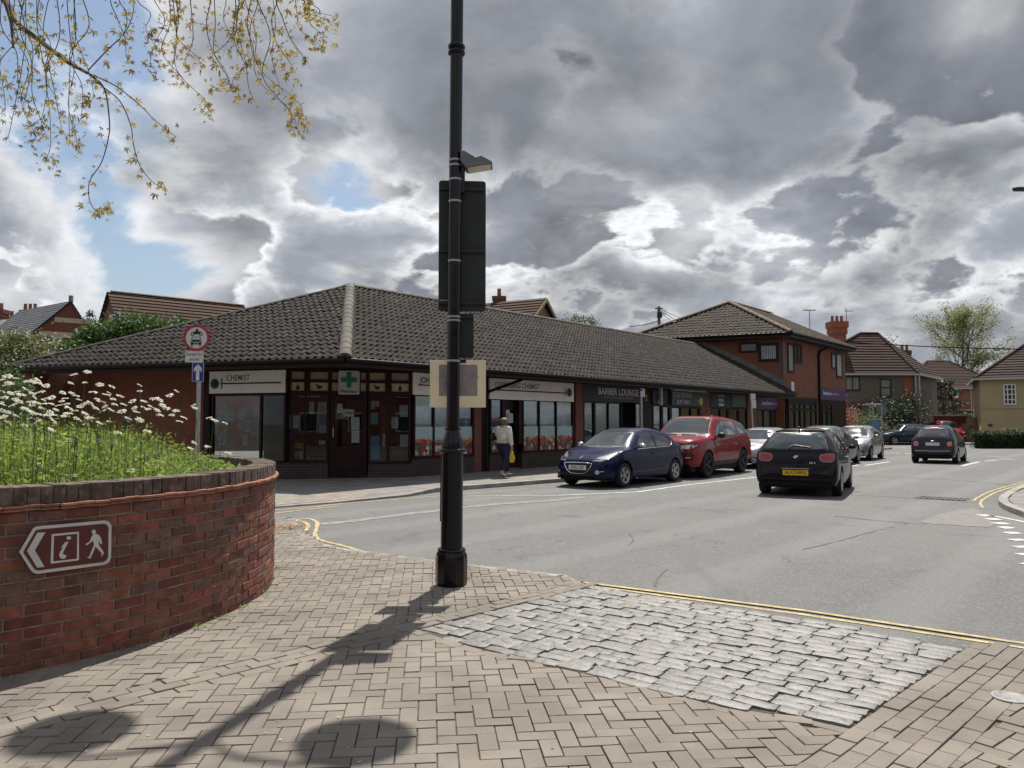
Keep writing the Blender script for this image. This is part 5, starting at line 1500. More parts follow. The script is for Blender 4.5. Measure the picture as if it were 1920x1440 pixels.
tile_roof([c2, e2r, pk2b, pk2], c2, e2r, pk2b, blk, w=.25, g=.33, m=M_tile2, seed=7)
e2rb = e2r + L2d * wid2; 
place(MB().slab([e2r, e2rb, pk2b], Vector((0, 0, -1)), .05), 'rear_roof', M_deck, blk); place(MB().slab([e2l, pk2, pk2b, e2rb], Vector((0, 0, -1)), .05), 'rear_roof', M_deck, blk)
M_rid2 = mat('ridge_brown', (.17, .125, .085), .85, var=.3, scale=5, rnd=.15)
for a, b in ((c2, pk2), (e2l, pk2), (pk2, pk2b)): ridge_line(a + Vector((0, 0, .05)), b + Vector((0, 0, .05)), blk, M_rid2, .45, .16, False)
place(MB().slab([p - Vector((0, 0, .22)) for p in (c2, e2r, e2rb, e2l)], Vector((0, 0, -1)), .03), 'soffit', M_soffit, blk)
w2 = c2 - Nout * .62 + Rdir * .5
f2 = Fr(w2, Rdir); f2l = Fr(w2 + L2d * (wid2 - .9), -L2d)
M_b2 = brick_mat('block_brick_r', (.20, .066, .030), (.16, .05, .026), (.12, .075, .055), Rdir); M_b2l = brick_mat('block_brick_l', (.20, .066, .030), (.16, .05, .026), (.12, .075, .055), L2d)
ln2 = f2.tx(1586)
zfirst = f2.px(1500, 745)[1]
fpart(f2, 'wall', M_b2, blk, .001, ln2, zfirst, HE2 - .2, -.3, 0.)
fpart(f2l, 'wall', M_b2l, blk, 0, wid2 - .9, Z0, HE2 - .2, -.3, -.001)
f2r = Fr(f2.P(ln2, 0), -L2d * -1)
fpart(Fr(f2.P(ln2, 0), L2d), 'wall', M_b2l, blk, 0, wid2 - 1.2, Z0, HE2 - .2, -.3, 0) if False else None
place(MB().hexa([f2.P(ln2 - .3, Z0, -.3), f2.P(ln2, Z0, -.3), f2.P(ln2, Z0, 0) + L2d * 8.5, f2.P(ln2 - .3, Z0, 0) + L2d * 8.5, f2.P(ln2 - .3, HE2 - .2, -.3), f2.P(ln2, HE2 - .2, -.3), f2.P(ln2, HE2 - .2, 0) + L2d * 8.5, f2.P(ln2 - .3, HE2 - .2, 0) + L2d * 8.5]), 'wall', M_b2l, blk)
for fr, l, o0 in ((Fr(c2, Rdir), len2, 0), (Fr(e2l, -L2d), wid2, 0)):
    fpart(fr, 'fascia', M_timber, blk, 0, l, HE2 - .24, HE2 - .02, -.05, -.01)
    place(MB().tube([fr.P(0, HE2 - .05, .05), fr.P(l, HE2 - .05, .05)], .06, 8), 'gutter', M_gutter, blk, smooth=60)
# lead flashing where the low roof meets the side wall
fl0 = Ee + Rdir * .0; 
fa = f2l.P(wid2 - .9, 0, .02)
def on_roof(p): # height of the right roof plane under p
    return Cc.z + ((p - Cc).dot(-Nout)) * (HP - HE) / WID
pts = []
for q in (0., .25, .5, .75, 1.):
    p = f2l.P((wid2 - .9) * (1 - q * .62) , 0, .03); pts.append((p, on_roof(p)))
mb = MB()
for (p, z), (p2, z2) in zip(pts[:-1], pts[1:]):
    mb.hexa([p + Vector((0, 0, z - .3)), p2 + Vector((0, 0, z2 - .3)), p2 + f2l.n * .04 + Vector((0, 0, z2 - .3)), p + f2l.n * .04 + Vector((0, 0, z - .3)), p + Vector((0, 0, z + .32)), p2 + Vector((0, 0, z2 + .32)), p2 + f2l.n * .04 + Vector((0, 0, z2 + .32)), p + f2l.n * .04 + Vector((0, 0, z + .32))])
place(mb, 'lead_flashing', mat('lead', (.10, .105, .11), .5, var=.3, scale=3), blk)
# upper windows
M_pane2 = mat('dark_window', (.03, .035, .04), .06, var=.2, scale=.8, ior=1.6)
M_blindw = mat('pale_blind', (.30, .32, .32), .7, var=.15, scale=2)
def wall_window(fr, x0, x1, y0, y1, parent, m=M_timber, glass=M_pane2, fw=.08, mull=0, blind=None, at=None, n=.0, trans=()):
    xm = at or (x0 + x1) / 2
    t0, t1 = sorted((fr.tx(x0, n), fr.tx(x1, n))); z1 = fr.px(xm, y0, n)[1]; z0 = fr.px(xm, y1, n)[1]
    mb = MB(); fr.box(mb, t0, t1, z0, z0 + fw, n, n + .05); fr.box(mb, t0, t1, z1 - fw, z1, n, n + .05); fr.box(mb, t0, t0 + fw, z0 + fw, z1 - fw, n, n + .05); fr.box(mb, t1 - fw, t1, z0 + fw, z1 - fw, n, n + .05)
    xs = [t0 + fw]
    for i in range(mull):
        q = t0 + (t1 - t0) * (i + 1) / (mull + 1); fr.box(mb, q - fw * .4, q + fw * .4, z0 + fw, z1 - fw, n, n + .045); xs.append(q)
    xs.append(t1 - fw); zs = [z0 + fw] + [z0 + (z1 - z0) * q for q in trans] + [z1 - fw]
    for q in zs[1:-1]:
        for a, b in zip(xs[:-1], xs[1:]): fr.box(mb, a + fw * .3, b - fw * .3, q - fw * .4, q + fw * .4, n, n + .04)
    w = place(mb, 'window', m, parent)
    for a, b in zip(xs[:-1], xs[1:]):
        for c_, d_ in zip(zs[:-1], zs[1:]): P_(fr.part('pane', glass, None, a - .005, b + .005, c_ - .005, d_ + .005, n + .004, n + .016), w)
    if blind:
        mb = MB(); k_ = 8
        for i in range(k_):
            a = t0 + fw + (t1 - t0 - 2 * fw) * (i + .1) / k_; b = t0 + fw + (t1 - t0 - 2 * fw) * (i + .75) / k_; fr.box(mb, a, b, z0 + fw + .02, z1 - fw - .02, n + .017, n + .021)
        P_(mb.build('blind', blind, None), w)
    return w
wall_window(f2l, 1388, 1423, 642, 661, blk, fw=.1)
wall_window(f2l, 1424, 1462, 643, 678, blk, blind=M_blindw, fw=.14)
wall_window(f2, 1478, 1489, 644, 699, blk, fw=.1, blind=M_blindw, n=.001); wall_window(f2, 1490, 1504.5, 645.5, 682, blk, fw=.12, mull=1, n=.001)
wall_window(f2, 1560.5, 1568, 663.5, 692, blk, fw=.1, n=.001, glass=M_blindw); wall_window(f2, 1569, 1580, 662.5, 709, blk, fw=.12, glass=M_blindw, n=.001)
tt = fpart(f2, 'corner_panel', mat('lead_panel', (.07, .075, .08), .6), blk, -.06, .16, f2.px(1478, 703)[1], f2.px(1478, 643)[1], -.05, .02)
# first-floor lintel, shopfront below
fpart(f2, 'beam', M_timber, blk, 0, ln2, zfirst - .14, zfirst - .001, -.3, .03)
sx_ = [f2.tx(x) for x in (1477, 1490, 1500, 1509, 1521, 1531)]
fpart(f2, 'plinth', M_plinth, blk, .0, ln2, Z0, .4, -.25, 0)
zmid = f2.px(1500, 757)[1]; zmid2 = f2.px(1500, 768)[1]
M_pale = mat('pale_interior', (.16, .155, .135), .7, var=.2, scale=2)
for a, b in ((0, 5), ):
    pane_unit(f2, sx_[0] + .02, sx_[5], .4, zfirst - .14, blk, m=M_blackt, mull=tuple(sx_[1:5]), trans=(zmid2, zmid), fw=.14)
ux = [f2.tx(x) for x in (1537, 1542, 1551, 1560)]
pane_unit(f2, ux[0], ux[3], .4, zfirst - .14, blk, m=M_blackt, mull=tuple(ux[1:3]), trans=(zmid2, zmid), fw=.14)
fpart(f2, 'wall', M_b2, blk, sx_[5], ux[0], .4, zfirst - .14, -.3, 0); fpart(f2, 'wall', M_timber, blk, ux[3], ln2, .4, zfirst - .14, -.3, 0)
fpart(f2, 'inner_wall', M_pale, blk, .3, ln2 - .3, Z0, zfirst, -1.2, -1.1)
fpart(f2, 'floor_slab', M_dkwall, blk, .3, ln2 - .3, zfirst - .14, zfirst - .02, -5, -.31)
td = f2.tx(1535)
place(MB().tube([f2.P(td + .9, HE2 - .2, .5), f2.P(td + .2, HE2 - .55, .1), f2.P(td, HE2 - .75, .07), f2.P(td, .1, .07)], .075, 8), 'downpipe', M_gutter, blk, smooth=50)
e, a, b, z0, z1 = shop_sign(f2, 1537.5, 1585, 727.5, 749, 'purple Beauty House sign on the two-storey brick block', M_purple, n0=.002, n1=.06, at=1540)
sign_text(f2, e, 'BeautyHouse', a + (b - a) * .13, z0 + (z1 - z0) * .58, (z1 - z0) * .3, M_lil, .062, bold=.006, fit=(b - a) * .32)
sign_text(f2, e, 'aesthetics', a + (b - a) * .47, z0 + (z1 - z0) * .58, (z1 - z0) * .26, M_pink, .062, bold=.004, fit=(b - a) * .28)
q = f2.px(1484, 724, .02); o = f2.part('alarm_box', M_paper, None, q[0] - .16, q[0] + .2, q[1] - .32, q[1] + .25, .002, .12, bevel=.05); tag(o, 'white alarm box on the orange brick wall', 'alarm box')

# ================================================================== LAMP COLUMN with signs
M_col = mat('column_black', (.005, .0045, .008), .2, var=.25, scale=7, spec=.4, bump=.12, bscale=40)
M_signback = mat('sign_back_grey', (.034, .039, .04), .6, spec=.25, var=.15, scale=4, streak=.15)
M_band = mat('band_steel', (.34, .34, .33), .4, metal=.7)
cb_ = gp(846, 1096, FZ); cb_.z = FZ - .01
col = empty('lamp_column', cb_, 0, 'tall black cast iron lamp column with wide base standing on block paving', 'lamp post')
col.rotation_euler = (0, R_(.35), 0)
KP = cb_.y / F_PX
def hy(y): return CAM_H + (HOR - y) * KP / math.cos(PITCH)
mb = MB(); oct_ = 10
mb.lathe([(.150, 0), (.156, .05), (.156, .27), (.148, .31), (.132, .335)], 10)
mb.build('base', M_col, col, smooth=30)
MB().lathe([(.128, .330), (.138, .336), (.138, .352), (.130, .362), (.120, .366)], 28).build('base_collar', M_col, col, smooth=40)
MB().lathe([(.108, .36), (.106, 1.29), (.108, 1.3)], 28).build('shaft', M_col, col, smooth=60)
MB().lathe([(.110, 1.296), (.132, 1.302), (.138, 1.315), (.132, 1.33), (.108, 1.336)], 28).build('ring', M_col, col, smooth=60)
MB().lathe([(.106, 1.335), (.107, 1.36), (.097, 1.42), (.080, 1.47), (.070, 1.50), (.068, 1.515)], 28).build('bell', M_col, col, smooth=60)
MB().lathe([(.070, 1.512), (.078, 1.52), (.078, 1.54), (.066, 1.548)], 28).build('collar', M_col, col, smooth=40)
MB().lathe([(.064, 1.545), (.064, 5.30), (.063, 7.45)], 24).build('upper_shaft', M_col, col, smooth=60)
for z in (5.30, 5.36): MB().lathe([(.066, z), (.084, z + .012), (.088, z + .028), (.084, z + .044), (.066, z + .054)], 24).build('ring', M_col, col, smooth=60)
MB().lathe([(.064, 7.45), (.09, 7.47), (.07, 7.55), (.03, 7.66), (.012, 7.75), (.0, 7.78)], 16).build('finial', M_col, col, smooth=60)
for s in (-1, 1):       # twin arms with round lantern heads above the picture
    ax = Vector((.99, -.075, 0)) * s
    path = catmull([Vector((0, 0, 6.5)), ax * .25 + Vector((0, 0, 6.8)), ax * .55 + Vector((0, 0, 6.92)), ax * .74 + Vector((0, 0, 6.83)), ax * .74 + Vector((0, 0, 6.6))], 6)
    MB().tube(path, .024, 8).build('arm', M_col, col, smooth=60)
    c = ax * .74
    MB().lathe([(.02, 6.62), (.08, 6.60), (.16, 6.54), (.29, 6.46), (.30, 6.43)], 28, (c.x, c.y, 0)).build('lantern', M_col, col, smooth=50)
for y in (293, 303, 330, 372, 486, 592, 599, 675):
    z = hy(y) - FZ; MB().lathe([(.0665, z - .010), (.0675, z), (.0665, z + .010)], 24, cap=False).build('strap', M_band, col, smooth=60)
MB().tube([(-.112, .02, .62), (-.112, .02, 1.28)], .008, 6).build('conduit', M_col, col)
MB().box(-.06, .06, -.1555, -.150, .07, .26).build('access_door', M_col, col, bevel=.004)

def pole_board(name, x0, x1, y0, y1, m, label, dy=.085, th=.004, rad=.0, skew=0.):
    Y = cb_.y + dy; a = at_depth(x0, y1, Y); b = at_depth(x1, y0, Y)
    e = empty(name, ((a.x + b.x) / 2, Y, a.z), 0, label, 'sign')
    w, h = (b.x - a.x) / 2, b.z - a.z
    pts = []
    r = max(rad, .002)
    for (cx, cz, a0) in ((w - r, h - r, 0), (-w + r, h - r, 90), (-w + r, r, 180), (w - r, r, 270)):
        for i in range(5): pts.append((cx + r * math.cos(R_(a0 + i * 22.5)), cz + r * math.sin(R_(a0 + i * 22.5))))
    MB().slab([(x, 0, z) for x, z in pts], (0, 1, 0), th).build('plate', m, e)
    e.rotation_euler = (0, 0, skew)
    return e, w, h
e, w, h = pole_board('road_sign', 822, 911, 339, 584, M_signback, 'tall grey back of a road sign strapped to the lamp column', rad=.03, skew=R_(4))
for q in (.935, .46, .065): MB().box(-w + .005, w - .005, -.022, 0, h * q - .018, h * q + .018).build('channel', M_signback, e, bevel=.003)
MB().box(-w + .01, -w + .09, -.002, 0, .085, .115).build('sticker', M_paper, e)
e, w, h = pole_board('road_sign', 838, 888, 588, 671, M_signback, 'narrow grey sign back hung below the tall sign on lamp column', rad=.01)
MB().box(-w, w, -.02, 0, h - .05, h - .02).build('channel', M_signback, e)
M_cor = mat('corrugated_plastic', (.66, .62, .50), .55, var=.06, scale=3, trans=.45)
e, w, h = pole_board('notice_board', 806, 911, 675, 764, M_cor, 'square cream plastic notice seen from behind, tied to the lamp column', dy=.09, th=.005, skew=R_(3))
M_faint = mat('show_through', (.40, .36, .36), .6, trans=.3); M_faint2 = mat('show_through_text', (.30, .27, .29), .6, trans=.2)
MB().box(-w * .68, w * .70, -.002, -.0005, h * .24, h * .90).build('printed_panel', M_faint, e)
for i, s_ in enumerate(('TO', 'ALTERXRA', 'AREAPIA', 'FOR')):
    M4 = Matrix.Translation((.01, -.003, h * (.82 - .16 * i))) @ Matrix.Rotation(math.pi / 2, 4, 'X')
    text(s_, .082, M_faint2, M4, e, 'lettering', 'CENTER', .0004, 1.0, mirror=True)
for sx in (-.02, .05): MB().box(sx - .03, sx + .03, -.02, .0, h - .03, h + .004).build('tie', M_col, e)
# flood light on the column
fl = empty('flood_light', (cb_.x + .1, cb_.y + .02, hy(300)), 0, 'grey wedge-shaped floodlight clamped to the lamp column', 'light')
a = at_depth(871, 283, cb_.y); 
M_fl = mat('flood_grey', (.14, .15, .16), .5, var=.1)
x0 = -.02
prof = [(.0, .09), (.05, .085), (.16, .02), (.22, .035), (.275, .01), (.33, -.02), (.335, -.045), (.06, -.085), (.0, -.02)]
MB().slab([(x0 + x * .95, -.10, z + .02) for x, z in prof], (0, 1, 0), .20).build('housing', M_fl, fl, bevel=.008)
MB().slab([(x0 + .075, -.085, -.064), (x0 + .30, -.085, -.027), (x0 + .30, .085, -.027), (x0 + .075, .085, -.064)], (.1, 0, -1), .006).build('lens', mat('flood_lens', (.65, .60, .45), .3, emit=.0), fl)
MB().box(x0 - .04, x0 + .04, -.03, .03, -.30, .0).build('bracket', M_col, fl, bevel=.004)

# ================================================================== SIGN POST by the lane
sp_ = at_depth(369, 700, 16.6)
post = empty('sign_post', (sp_.x, sp_.y, 0), 0, 'grey post carrying a no motor vehicles roundel and blue arrow behind the planter', 'sign')
ks = sp_.y / F_PX
hz = lambda y: CAM_H + (HOR - y) * ks
MB().tube([(0.03, .05, 0), (0.03, .05, hz(640))], .045, 12).build('pole', M_steel, post, smooth=60)
cxs = (367.5 - 369) * ks; rz_ = 25 * ks
zc_ = hz(633)
def disc(name, r, y, m, c=(0, 0), n_=32, th=.004):
    return MB().slab([(c[0] + r * math.cos(2 * math.pi * i / n_), y, c[1] + r * math.sin(2 * math.pi * i / n_)) for i in range(n_)], (0, 1, 0), th).build(name, m, post)
M_red = mat('sign_red', (.32, .02, .035), .45, var=.08); M_sw = mat('sign_face_white', (.50, .52, .50), .5, var=.05)
disc('roundel', rz_, -.012, M_red, (cxs, zc_)); disc('roundel_face', rz_ * .80, -.016, M_sw, (cxs, zc_))
def pic(name, pts, y=-.019, m=M_dk, s=ks):
    return MB().slab([((340 + x / 11.08 - 369) * s, y, hz(600 + z / 11.08)) for x, z in pts], (0, 1, 0), .002).build(name, m, post)
pic('car_symbol', [(215, 345), (385, 345), (395, 400), (410, 430), (410, 500), (400, 500), (400, 540), (368, 540), (368, 505), (230, 505), (230, 540), (195, 540), (195, 500), (187, 500), (187, 430), (205, 400)])
pic('car_window', [(228, 358), (374, 358), (380, 402), (218, 402)], -.021, M_sw); pic('car_grille', [(240, 450), (360, 450), (355, 482), (245, 482)], -.021, mat('sign_grey', (.3, .3, .3), .5))
for cx in (212, 385): disc('lamp_symbol', 14 / 11.08 * ks, -.021, M_sw, ((340 + cx / 11.08 - 369) * ks, hz(600 + 440 / 11.08)), 10, .002)
for cx in (222, 392):
    c = ((340 + cx / 11.08 - 369) * ks, hz(600 + 290 / 11.08)); disc('wheel_symbol', 39 / 11.08 * ks, -.019, M_dk, c, 18, .002); disc('wheel_symbol_hub', 20 / 11.08 * ks, -.021, M_sw, c, 12, .002)
pic('bike_symbol', [(235, 265), (250, 235), (285, 225), (295, 175), (318, 172), (350, 230), (395, 240), (385, 268), (360, 290), (270, 295)])
a0 = (347 - 369) * ks; a1 = (381 - 369) * ks
MB().box(a0, a1, -.014, -.010, hz(679), hz(658.5)).build('exception_plate', M_sw, post)
text('Except for', .092, M_dk, Matrix.Translation(((a0 + a1) / 2, -.016, hz(664))) @ Matrix.Rotation(math.pi / 2, 4, 'X'), post, 'lettering', 'CENTER', .001, .92)
text('access', .092, M_dk, Matrix.Translation(((a0 + a1) / 2, -.016, hz(673.5))) @ Matrix.Rotation(math.pi / 2, 4, 'X'), post, 'lettering', 'CENTER', .001, .92)
b0, b1 = (360.5 - 369) * ks, (382.5 - 369) * ks
MB().box(b0, b1, -.014, -.010, hz(715.5), hz(679.5)).build('arrow_plate', mat('plate_edge', (.36, .38, .48), .5), post)
MB().box(b0 + .012, b1 - .012, -.017, -.0135, hz(714.5), hz(680.5)).build('arrow_field', mat('sign_blue', (.012, .028, .20), .5), post)
pic('arrow', [(352, 915), (430, 1000), (430, 1090), (382, 1035), (382, 1255), (312, 1255), (312, 1035), (268, 1090), (268, 1000)], -.020, mat('arrow_white', (.5, .53, .58), .5))

# parking sign posts by the shops
def plate_post(x, yb, ytop, plates, label, lean=0., m=M_steel, Y=None):
    b = gp(x, yb, KZ) if Y is None else at_depth(x, yb, Y)
    e = empty('parking_sign', (b.x, b.y, KZ - .01), 0, label, 'sign'); k_ = b.y / F_PX
    H = CAM_H + (HOR - ytop) * k_ - KZ
    MB().tube([(0, 0, 0), (-lean * H, 0, H)], .035, 10).build('pole', m, e, smooth=60)
    for (px0, px1, py0, py1, mm) in plates:
        z0, z1 = CAM_H + (HOR - py1) * k_ - KZ, CAM_H + (HOR - py0) * k_ - KZ; dx = -lean * (z0 + z1) / 2
        MB().box((px0 - x) * k_ , (px1 - x) * k_, -.055, -.045, z0, z1).build('plate', mm, e, bevel=.004)
    return e
M_plw = mat('plate_white', (.45, .46, .46), .5, var=.1); M_plb = mat('plate_blue', (.09, .10, .25), .5)
plate_post(1204, 900, 728, [(1201, 1206, 728, 733, M_plb), (1202, 1210, 729, 744, M_plw)], 'grey parking sign post in front of the BARBER LOUNGE shop', Y=23.6)
plate_post(1416, 880, 738, [(1409, 1418, 738, 749, M_plw), (1411, 1419, 750, 765, M_plw)], 'leaning grey parking sign post in front of the purple shop board', lean=.05, Y=29.5)

# ================================================================== STREET LIGHTS, POLES, WIRES
def street_lamp(x, ybase_depth, ytop, label, arm=.5, side=(1, -1), r=.07):
    b = at_depth(x, 800, ybase_depth); k_ = b.y / F_PX; H = CAM_H + (HOR - ytop) * k_
    e = empty('street_lamp', (b.x, b.y, 0), 0, label, 'street lamp')
    MB().tube([(0, 0, 0), (0, 0, H * .45), (0, 0, H)], [r, r * .75, r * .6], 10).build('column', M_steel, e, smooth=60)
    for s in side:
        MB().slab([(s * .02, -.12, H - .03), (s * arm, -.1, H - .01), (s * arm, .1, H - .01), (s * .02, .12, H - .03)], (0, 0, 1), .09).build('lamp_head', M_steel, e, bevel=.02)
    return e
street_lamp(1522, 68, 581, 'tall thin grey street lamp rising behind the brick block roof', arm=.55)
street_lamp(1638, 50, 759, 'low grey lamp post with flat head beside dark shrub', arm=.5, side=(-1, 1), r=.06)
street_lamp(1631, 55, 760, 'low grey lamp post with flat head behind the blue sign board', arm=.45, side=(-1,), r=.06)
rl = empty('street_lamp', (15.2, 20, 0), 0, 'tall dark street lamp leaning over the right-hand pavement', 'street lamp')
MB().tube([(0, 0, 0), (0, 0, 4), (0, 0, 7.7)], [.09, .07, .05], 10).build('column', M_signback, rl, smooth=60)
MB().tube([(0, 0, 7.68), (-1.0, 0, 7.84)], .035, 8).build('arm', M_signback, rl)
MB().slab([(-.95, -.13, 7.80), (-1.72, -.09, 7.80), (-1.80, 0, 7.80), (-1.72, .09, 7.80), (-.95, .13, 7.80)], (0, 0, 1), .08).build('lamp_head', M_signback, rl, bevel=.02)
M_wood = mat('pole_wood', (.12, .095, .075), .85, var=.25, scale=4)
tp = at_depth(1235.5, 575, 60)
tel = empty('telegraph_pole', (tp.x, tp.y, 0), 0, 'weathered wooden telegraph pole showing above the parade roof', 'pole')
MB().tube([(0, 0, 0), (0, 0, tp.z)], [.16, .12], 10).build('mast', M_wood, tel, smooth=60)
MB().box(-.14, .22, -.14, .14, tp.z - .9, tp.z - .45).build('junction_box', M_signback, tel)
MB().box(-.3, .3, -.05, .05, tp.z - .2, tp.z - .1).build('crossarm', M_wood, tel)
def cable(name, pts, r, label):
    o = MB().tube(pts, r, 5).build(name, mat('cable', (.01, .01, .012), 1., spec=0.), None); tag(o, label, 'cable'); return o
def sag(a, b, s, n=14):
    a, b = Vector(a), Vector(b); return [a + (b - a) * i / n - Vector((0, 0, s * 4 * (i / n) * (1 - i / n))) for i in range(n + 1)]
cable('cable', sag(at_depth(1180, 612, 62), at_depth(1236, 601, 60), .1), .03, 'thin cable running left from the telegraph pole')
for i, (x, y) in enumerate(((1290, 600), (1282, 606), (1276, 612))): cable('cable', sag(at_depth(1237, 578 + i * 3, 60), at_depth(x, y, 62), .1), .018, ('upper', 'middle', 'lower')[i] + ' drop wire running right from the telegraph pole')
cable('cable', sag(at_depth(1583, 641, 56), at_depth(2050, 656, 46), .15), .035, 'dark overhead cable crossing the sky from the brick block to the right')

# ================================================================== HOUSES
M_htile = mat('house_tile', (.055, .034, .028), .85, spec=.2, var=.25, scale=.8, rnd=.15, speck=.25, speckc=(.15, .12, .1), speckscale=6)
M_hgut = mat('house_gutter', (.36, .36, .35), .5)
def stepped_face(poly, a, b, c, parent, m, g=.33, name='roof_courses', lift=.05):
    """roof slope laid in overlapping courses"""
    o0, u, v, n_ = plane_frame(a, b, c)
    P2 = [((p - o0).dot(u), (p - o0).dot(v)) for p in poly]; vmax = max(p[1] for p in P2); mb = MB(); vv = 0.
    while vv < vmax - .02:
        q = min(vv + g, vmax)
        def span(y):
            xs = []
            for i in range(len(P2)):
                p, r = P2[i], P2[(i + 1) % len(P2)]
                if (p[1] - y) * (r[1] - y) <= 0 and abs(p[1] - r[1]) > 1e-6: xs.append(p[0] + (r[0] - p[0]) * (y - p[1]) / (r[1] - p[1]))
            return (min(xs), max(xs)) if xs else None
        s0, s1 = span(vv + 1e-4), span(q - 1e-4)
        if s0 and s1:
            A = lambda x, y, h: o0 + u * x + v * y + n_ * h
            mb.add([A(s0[0], vv, lift), A(s0[1], vv, lift), A(s1[1], q, .0), A(s1[0], q, .0), A(s0[0], vv, -.01), A(s0[1], vv, -.01)], [(0, 1, 2, 3), (4, 5, 1, 0)])
        vv += g
    o = place(mb, name, m, parent); return o
def hip_house(name, label, frame, w, d_, he, hr, m_wall, m_roof, ridge_in=None, over=.35, gut=M_hgut, wallname='wall', back=None):
    """frame: Fr at front-left ground corner (t to the right, n towards us)"""
    e = empty(name, frame.P(0, 0), 0, label, 'house')
    bk = Vector(back).normalized() if back else -frame.n
    Q = lambda t, z, n: frame.P(t, z) - bk * n
    place(MB().hexa([Q(0, 0, 0), Q(w, 0, 0), Q(w, 0, -d_), Q(0, 0, -d_), Q(0, he, 0), Q(w, he, 0), Q(w, he, -d_), Q(0, he, -d_)]), wallname, m_wall, e)
    o = over; A, B_, C_, D_ = Q(-o, he, o), Q(w + o, he, o), Q(w + o, he, -d_ - o), Q(-o, he, -d_ - o)
    ri = ridge_in if ridge_in is not None else min(w, d_) / 2
    R0, R1 = Q(ri, hr, -d_ / 2), Q(w - ri, hr, -d_ / 2)
    stepped_face([A, B_, R1, R0], A, B_, R1, e, m_roof); stepped_face([B_, C_, R1], B_, C_, R1, e, m_roof); stepped_face([D_, A, R0], D_, A, R0, e, m_roof); stepped_face([C_, D_, R0, R1], C_, D_, R0, e, m_roof)
    place(MB().slab([A, B_, C_, D_], (0, 0, -1), .04), 'soffit', M_soffit, e)
    for a, b in ((A, R0), (B_, R1), (R0, R1)): ridge_line(a + Vector((0, 0, .05)), b + Vector((0, 0, .05)), e, m_roof, .4, .13, False)
    for a, b in ((A, B_), (B_, C_), (D_, A)):
        dv = (b - a).normalized(); nn = Vector((dv.y, -dv.x, 0))
        place(MB().hexa([a + nn * .0 + Vector((0, 0, -.16)), b + Vector((0, 0, -.16)), b + nn * .1 + Vector((0, 0, -.16)), a + nn * .1 + Vector((0, 0, -.16)), a + Vector((0, 0, .0)), b, b + nn * .1, a + nn * .1]), 'gutter', gut, e)
    return e
def chimney(e, p, w, d_, z0, z1, m, pots=2, rot=0., flare=.12):
    c = Matrix.Translation((p[0], p[1], 0)) @ Matrix.Rotation(rot, 4, 'Z')
    def bx(mb, w_, dd, a, b): mb.hexa([c @ Vector(q) for q in [(-w_, -dd, a), (w_, -dd, a), (w_, dd, a), (-w_, dd, a), (-w_, -dd, b), (w_, -dd, b), (w_, dd, b), (-w_, dd, b)]])
    mb = MB(); H = z1 - z0
    bx(mb, w / 2, d_ / 2, z0, z1 - H * .30); bx(mb, w / 2 + flare * .5, d_ / 2 + flare * .5, z1 - H * .30, z1 - H * .15); bx(mb, w / 2 + flare, d_ / 2 + flare, z1 - H * .15, z1)
    ch = place(mb, 'chimney', m, e)
    for i in range(pots):
        q = c @ Vector(((i - (pots - 1) / 2) * w / max(1, pots), 0, 0)); o = MB().lathe([(.13, z1), (.11, z1 + .45), (.13, z1 + .5), (.08, z1 + .5)], 10, (q.x, q.y, 0)).build('chimney_pot', mat('pot', (.22, .10, .06), .8), None); P_(o, ch)
    return ch
X_ = Vector((1, 0, 0))
# grey rendered house right of the block
M_render = mat('grey_render', (.13, .112, .088), .9, var=.12, scale=1.2, bump=.3, bscale=30, streak=.25)
Yg = 60.
gl_, gr_ = at_depth(1570, 800, Yg), at_depth(1720, 800, Yg)
fG = Fr((gl_.x - 3.2, Yg), (1, .02))
wG = gr_.x - gl_.x + 3.2; heG = CAM_H + (HOR - 700) / F_PX * Yg; hrG = CAM_H + (HOR - 627) / F_PX * (Yg + 4.2)
gh = hip_house('rendered_house', 'grey rendered semi-detached house with brown tiled hip roof and white gutters', fG, wG, 8.4, heG, hrG, M_render, M_htile, over=.4, back=(.64, .77, 0), ridge_in=4.0)
wall_window(fG, 1584.5, 1613.5, 705, 733, gh, m=mat('brown_frame', (.03, .02, .017), .5), mull=1, blind=mat('net_curtain', (.28, .28, .27), .7), fw=.12, n=.002)
wall_window(fG, 1650.5, 1672, 710, 745, gh, m=MATS['brown_frame'], trans=(.52,), blind=mat('net_curtain', (.28, .28, .27), .7), fw=.12, n=.002)
wall_window(fG, 1586, 1614.5, 762, 800, gh, m=MATS['brown_frame'], mull=1, trans=(.7,), blind=mat('net_curtain2', (.30, .34, .28), .7), fw=.12, n=.002)
M_obr = brick_mat('quoin_brick', (.33, .10, .045), (.27, .08, .04), (.2, .14, .1), (1, 0, 0))
q0, q1 = fG.tx(1696, .03), fG.tx(1712, .03); fpart(fG, 'brick_panel', M_obr, gh, q0, q1, fG.px(1700, 748, .03)[1], heG - .05, .002, .03)
fpart(fG, 'string_course', brick_mat('course_brick', (.16, .06, .04), (.13, .05, .035), (.12, .08, .07), (1, 0, 0)), gh, .1, wG, fG.px(1650, 754)[1] - .25, fG.px(1650, 754)[1], .002, .05)
for x in (1719, 1726): 
    p = at_depth(x, 800, Yg - .12); place(MB().tube([(p.x, p.y, heG - .1), (p.x, p.y, .1)], .07, 6), 'downpipe', M_hgut, gh)
cp = at_depth(1570, 640, 62.5); chimney(gh, (cp.x, cp.y), 1.15, .8, 6.5, CAM_H + (HOR - 603) / F_PX * 62.5, M_obr, 3, flare=.16)
av = at_depth(1587, 600, 62.5); aer = MB()
zt = CAM_H + (HOR - 577) / F_PX * 62.5
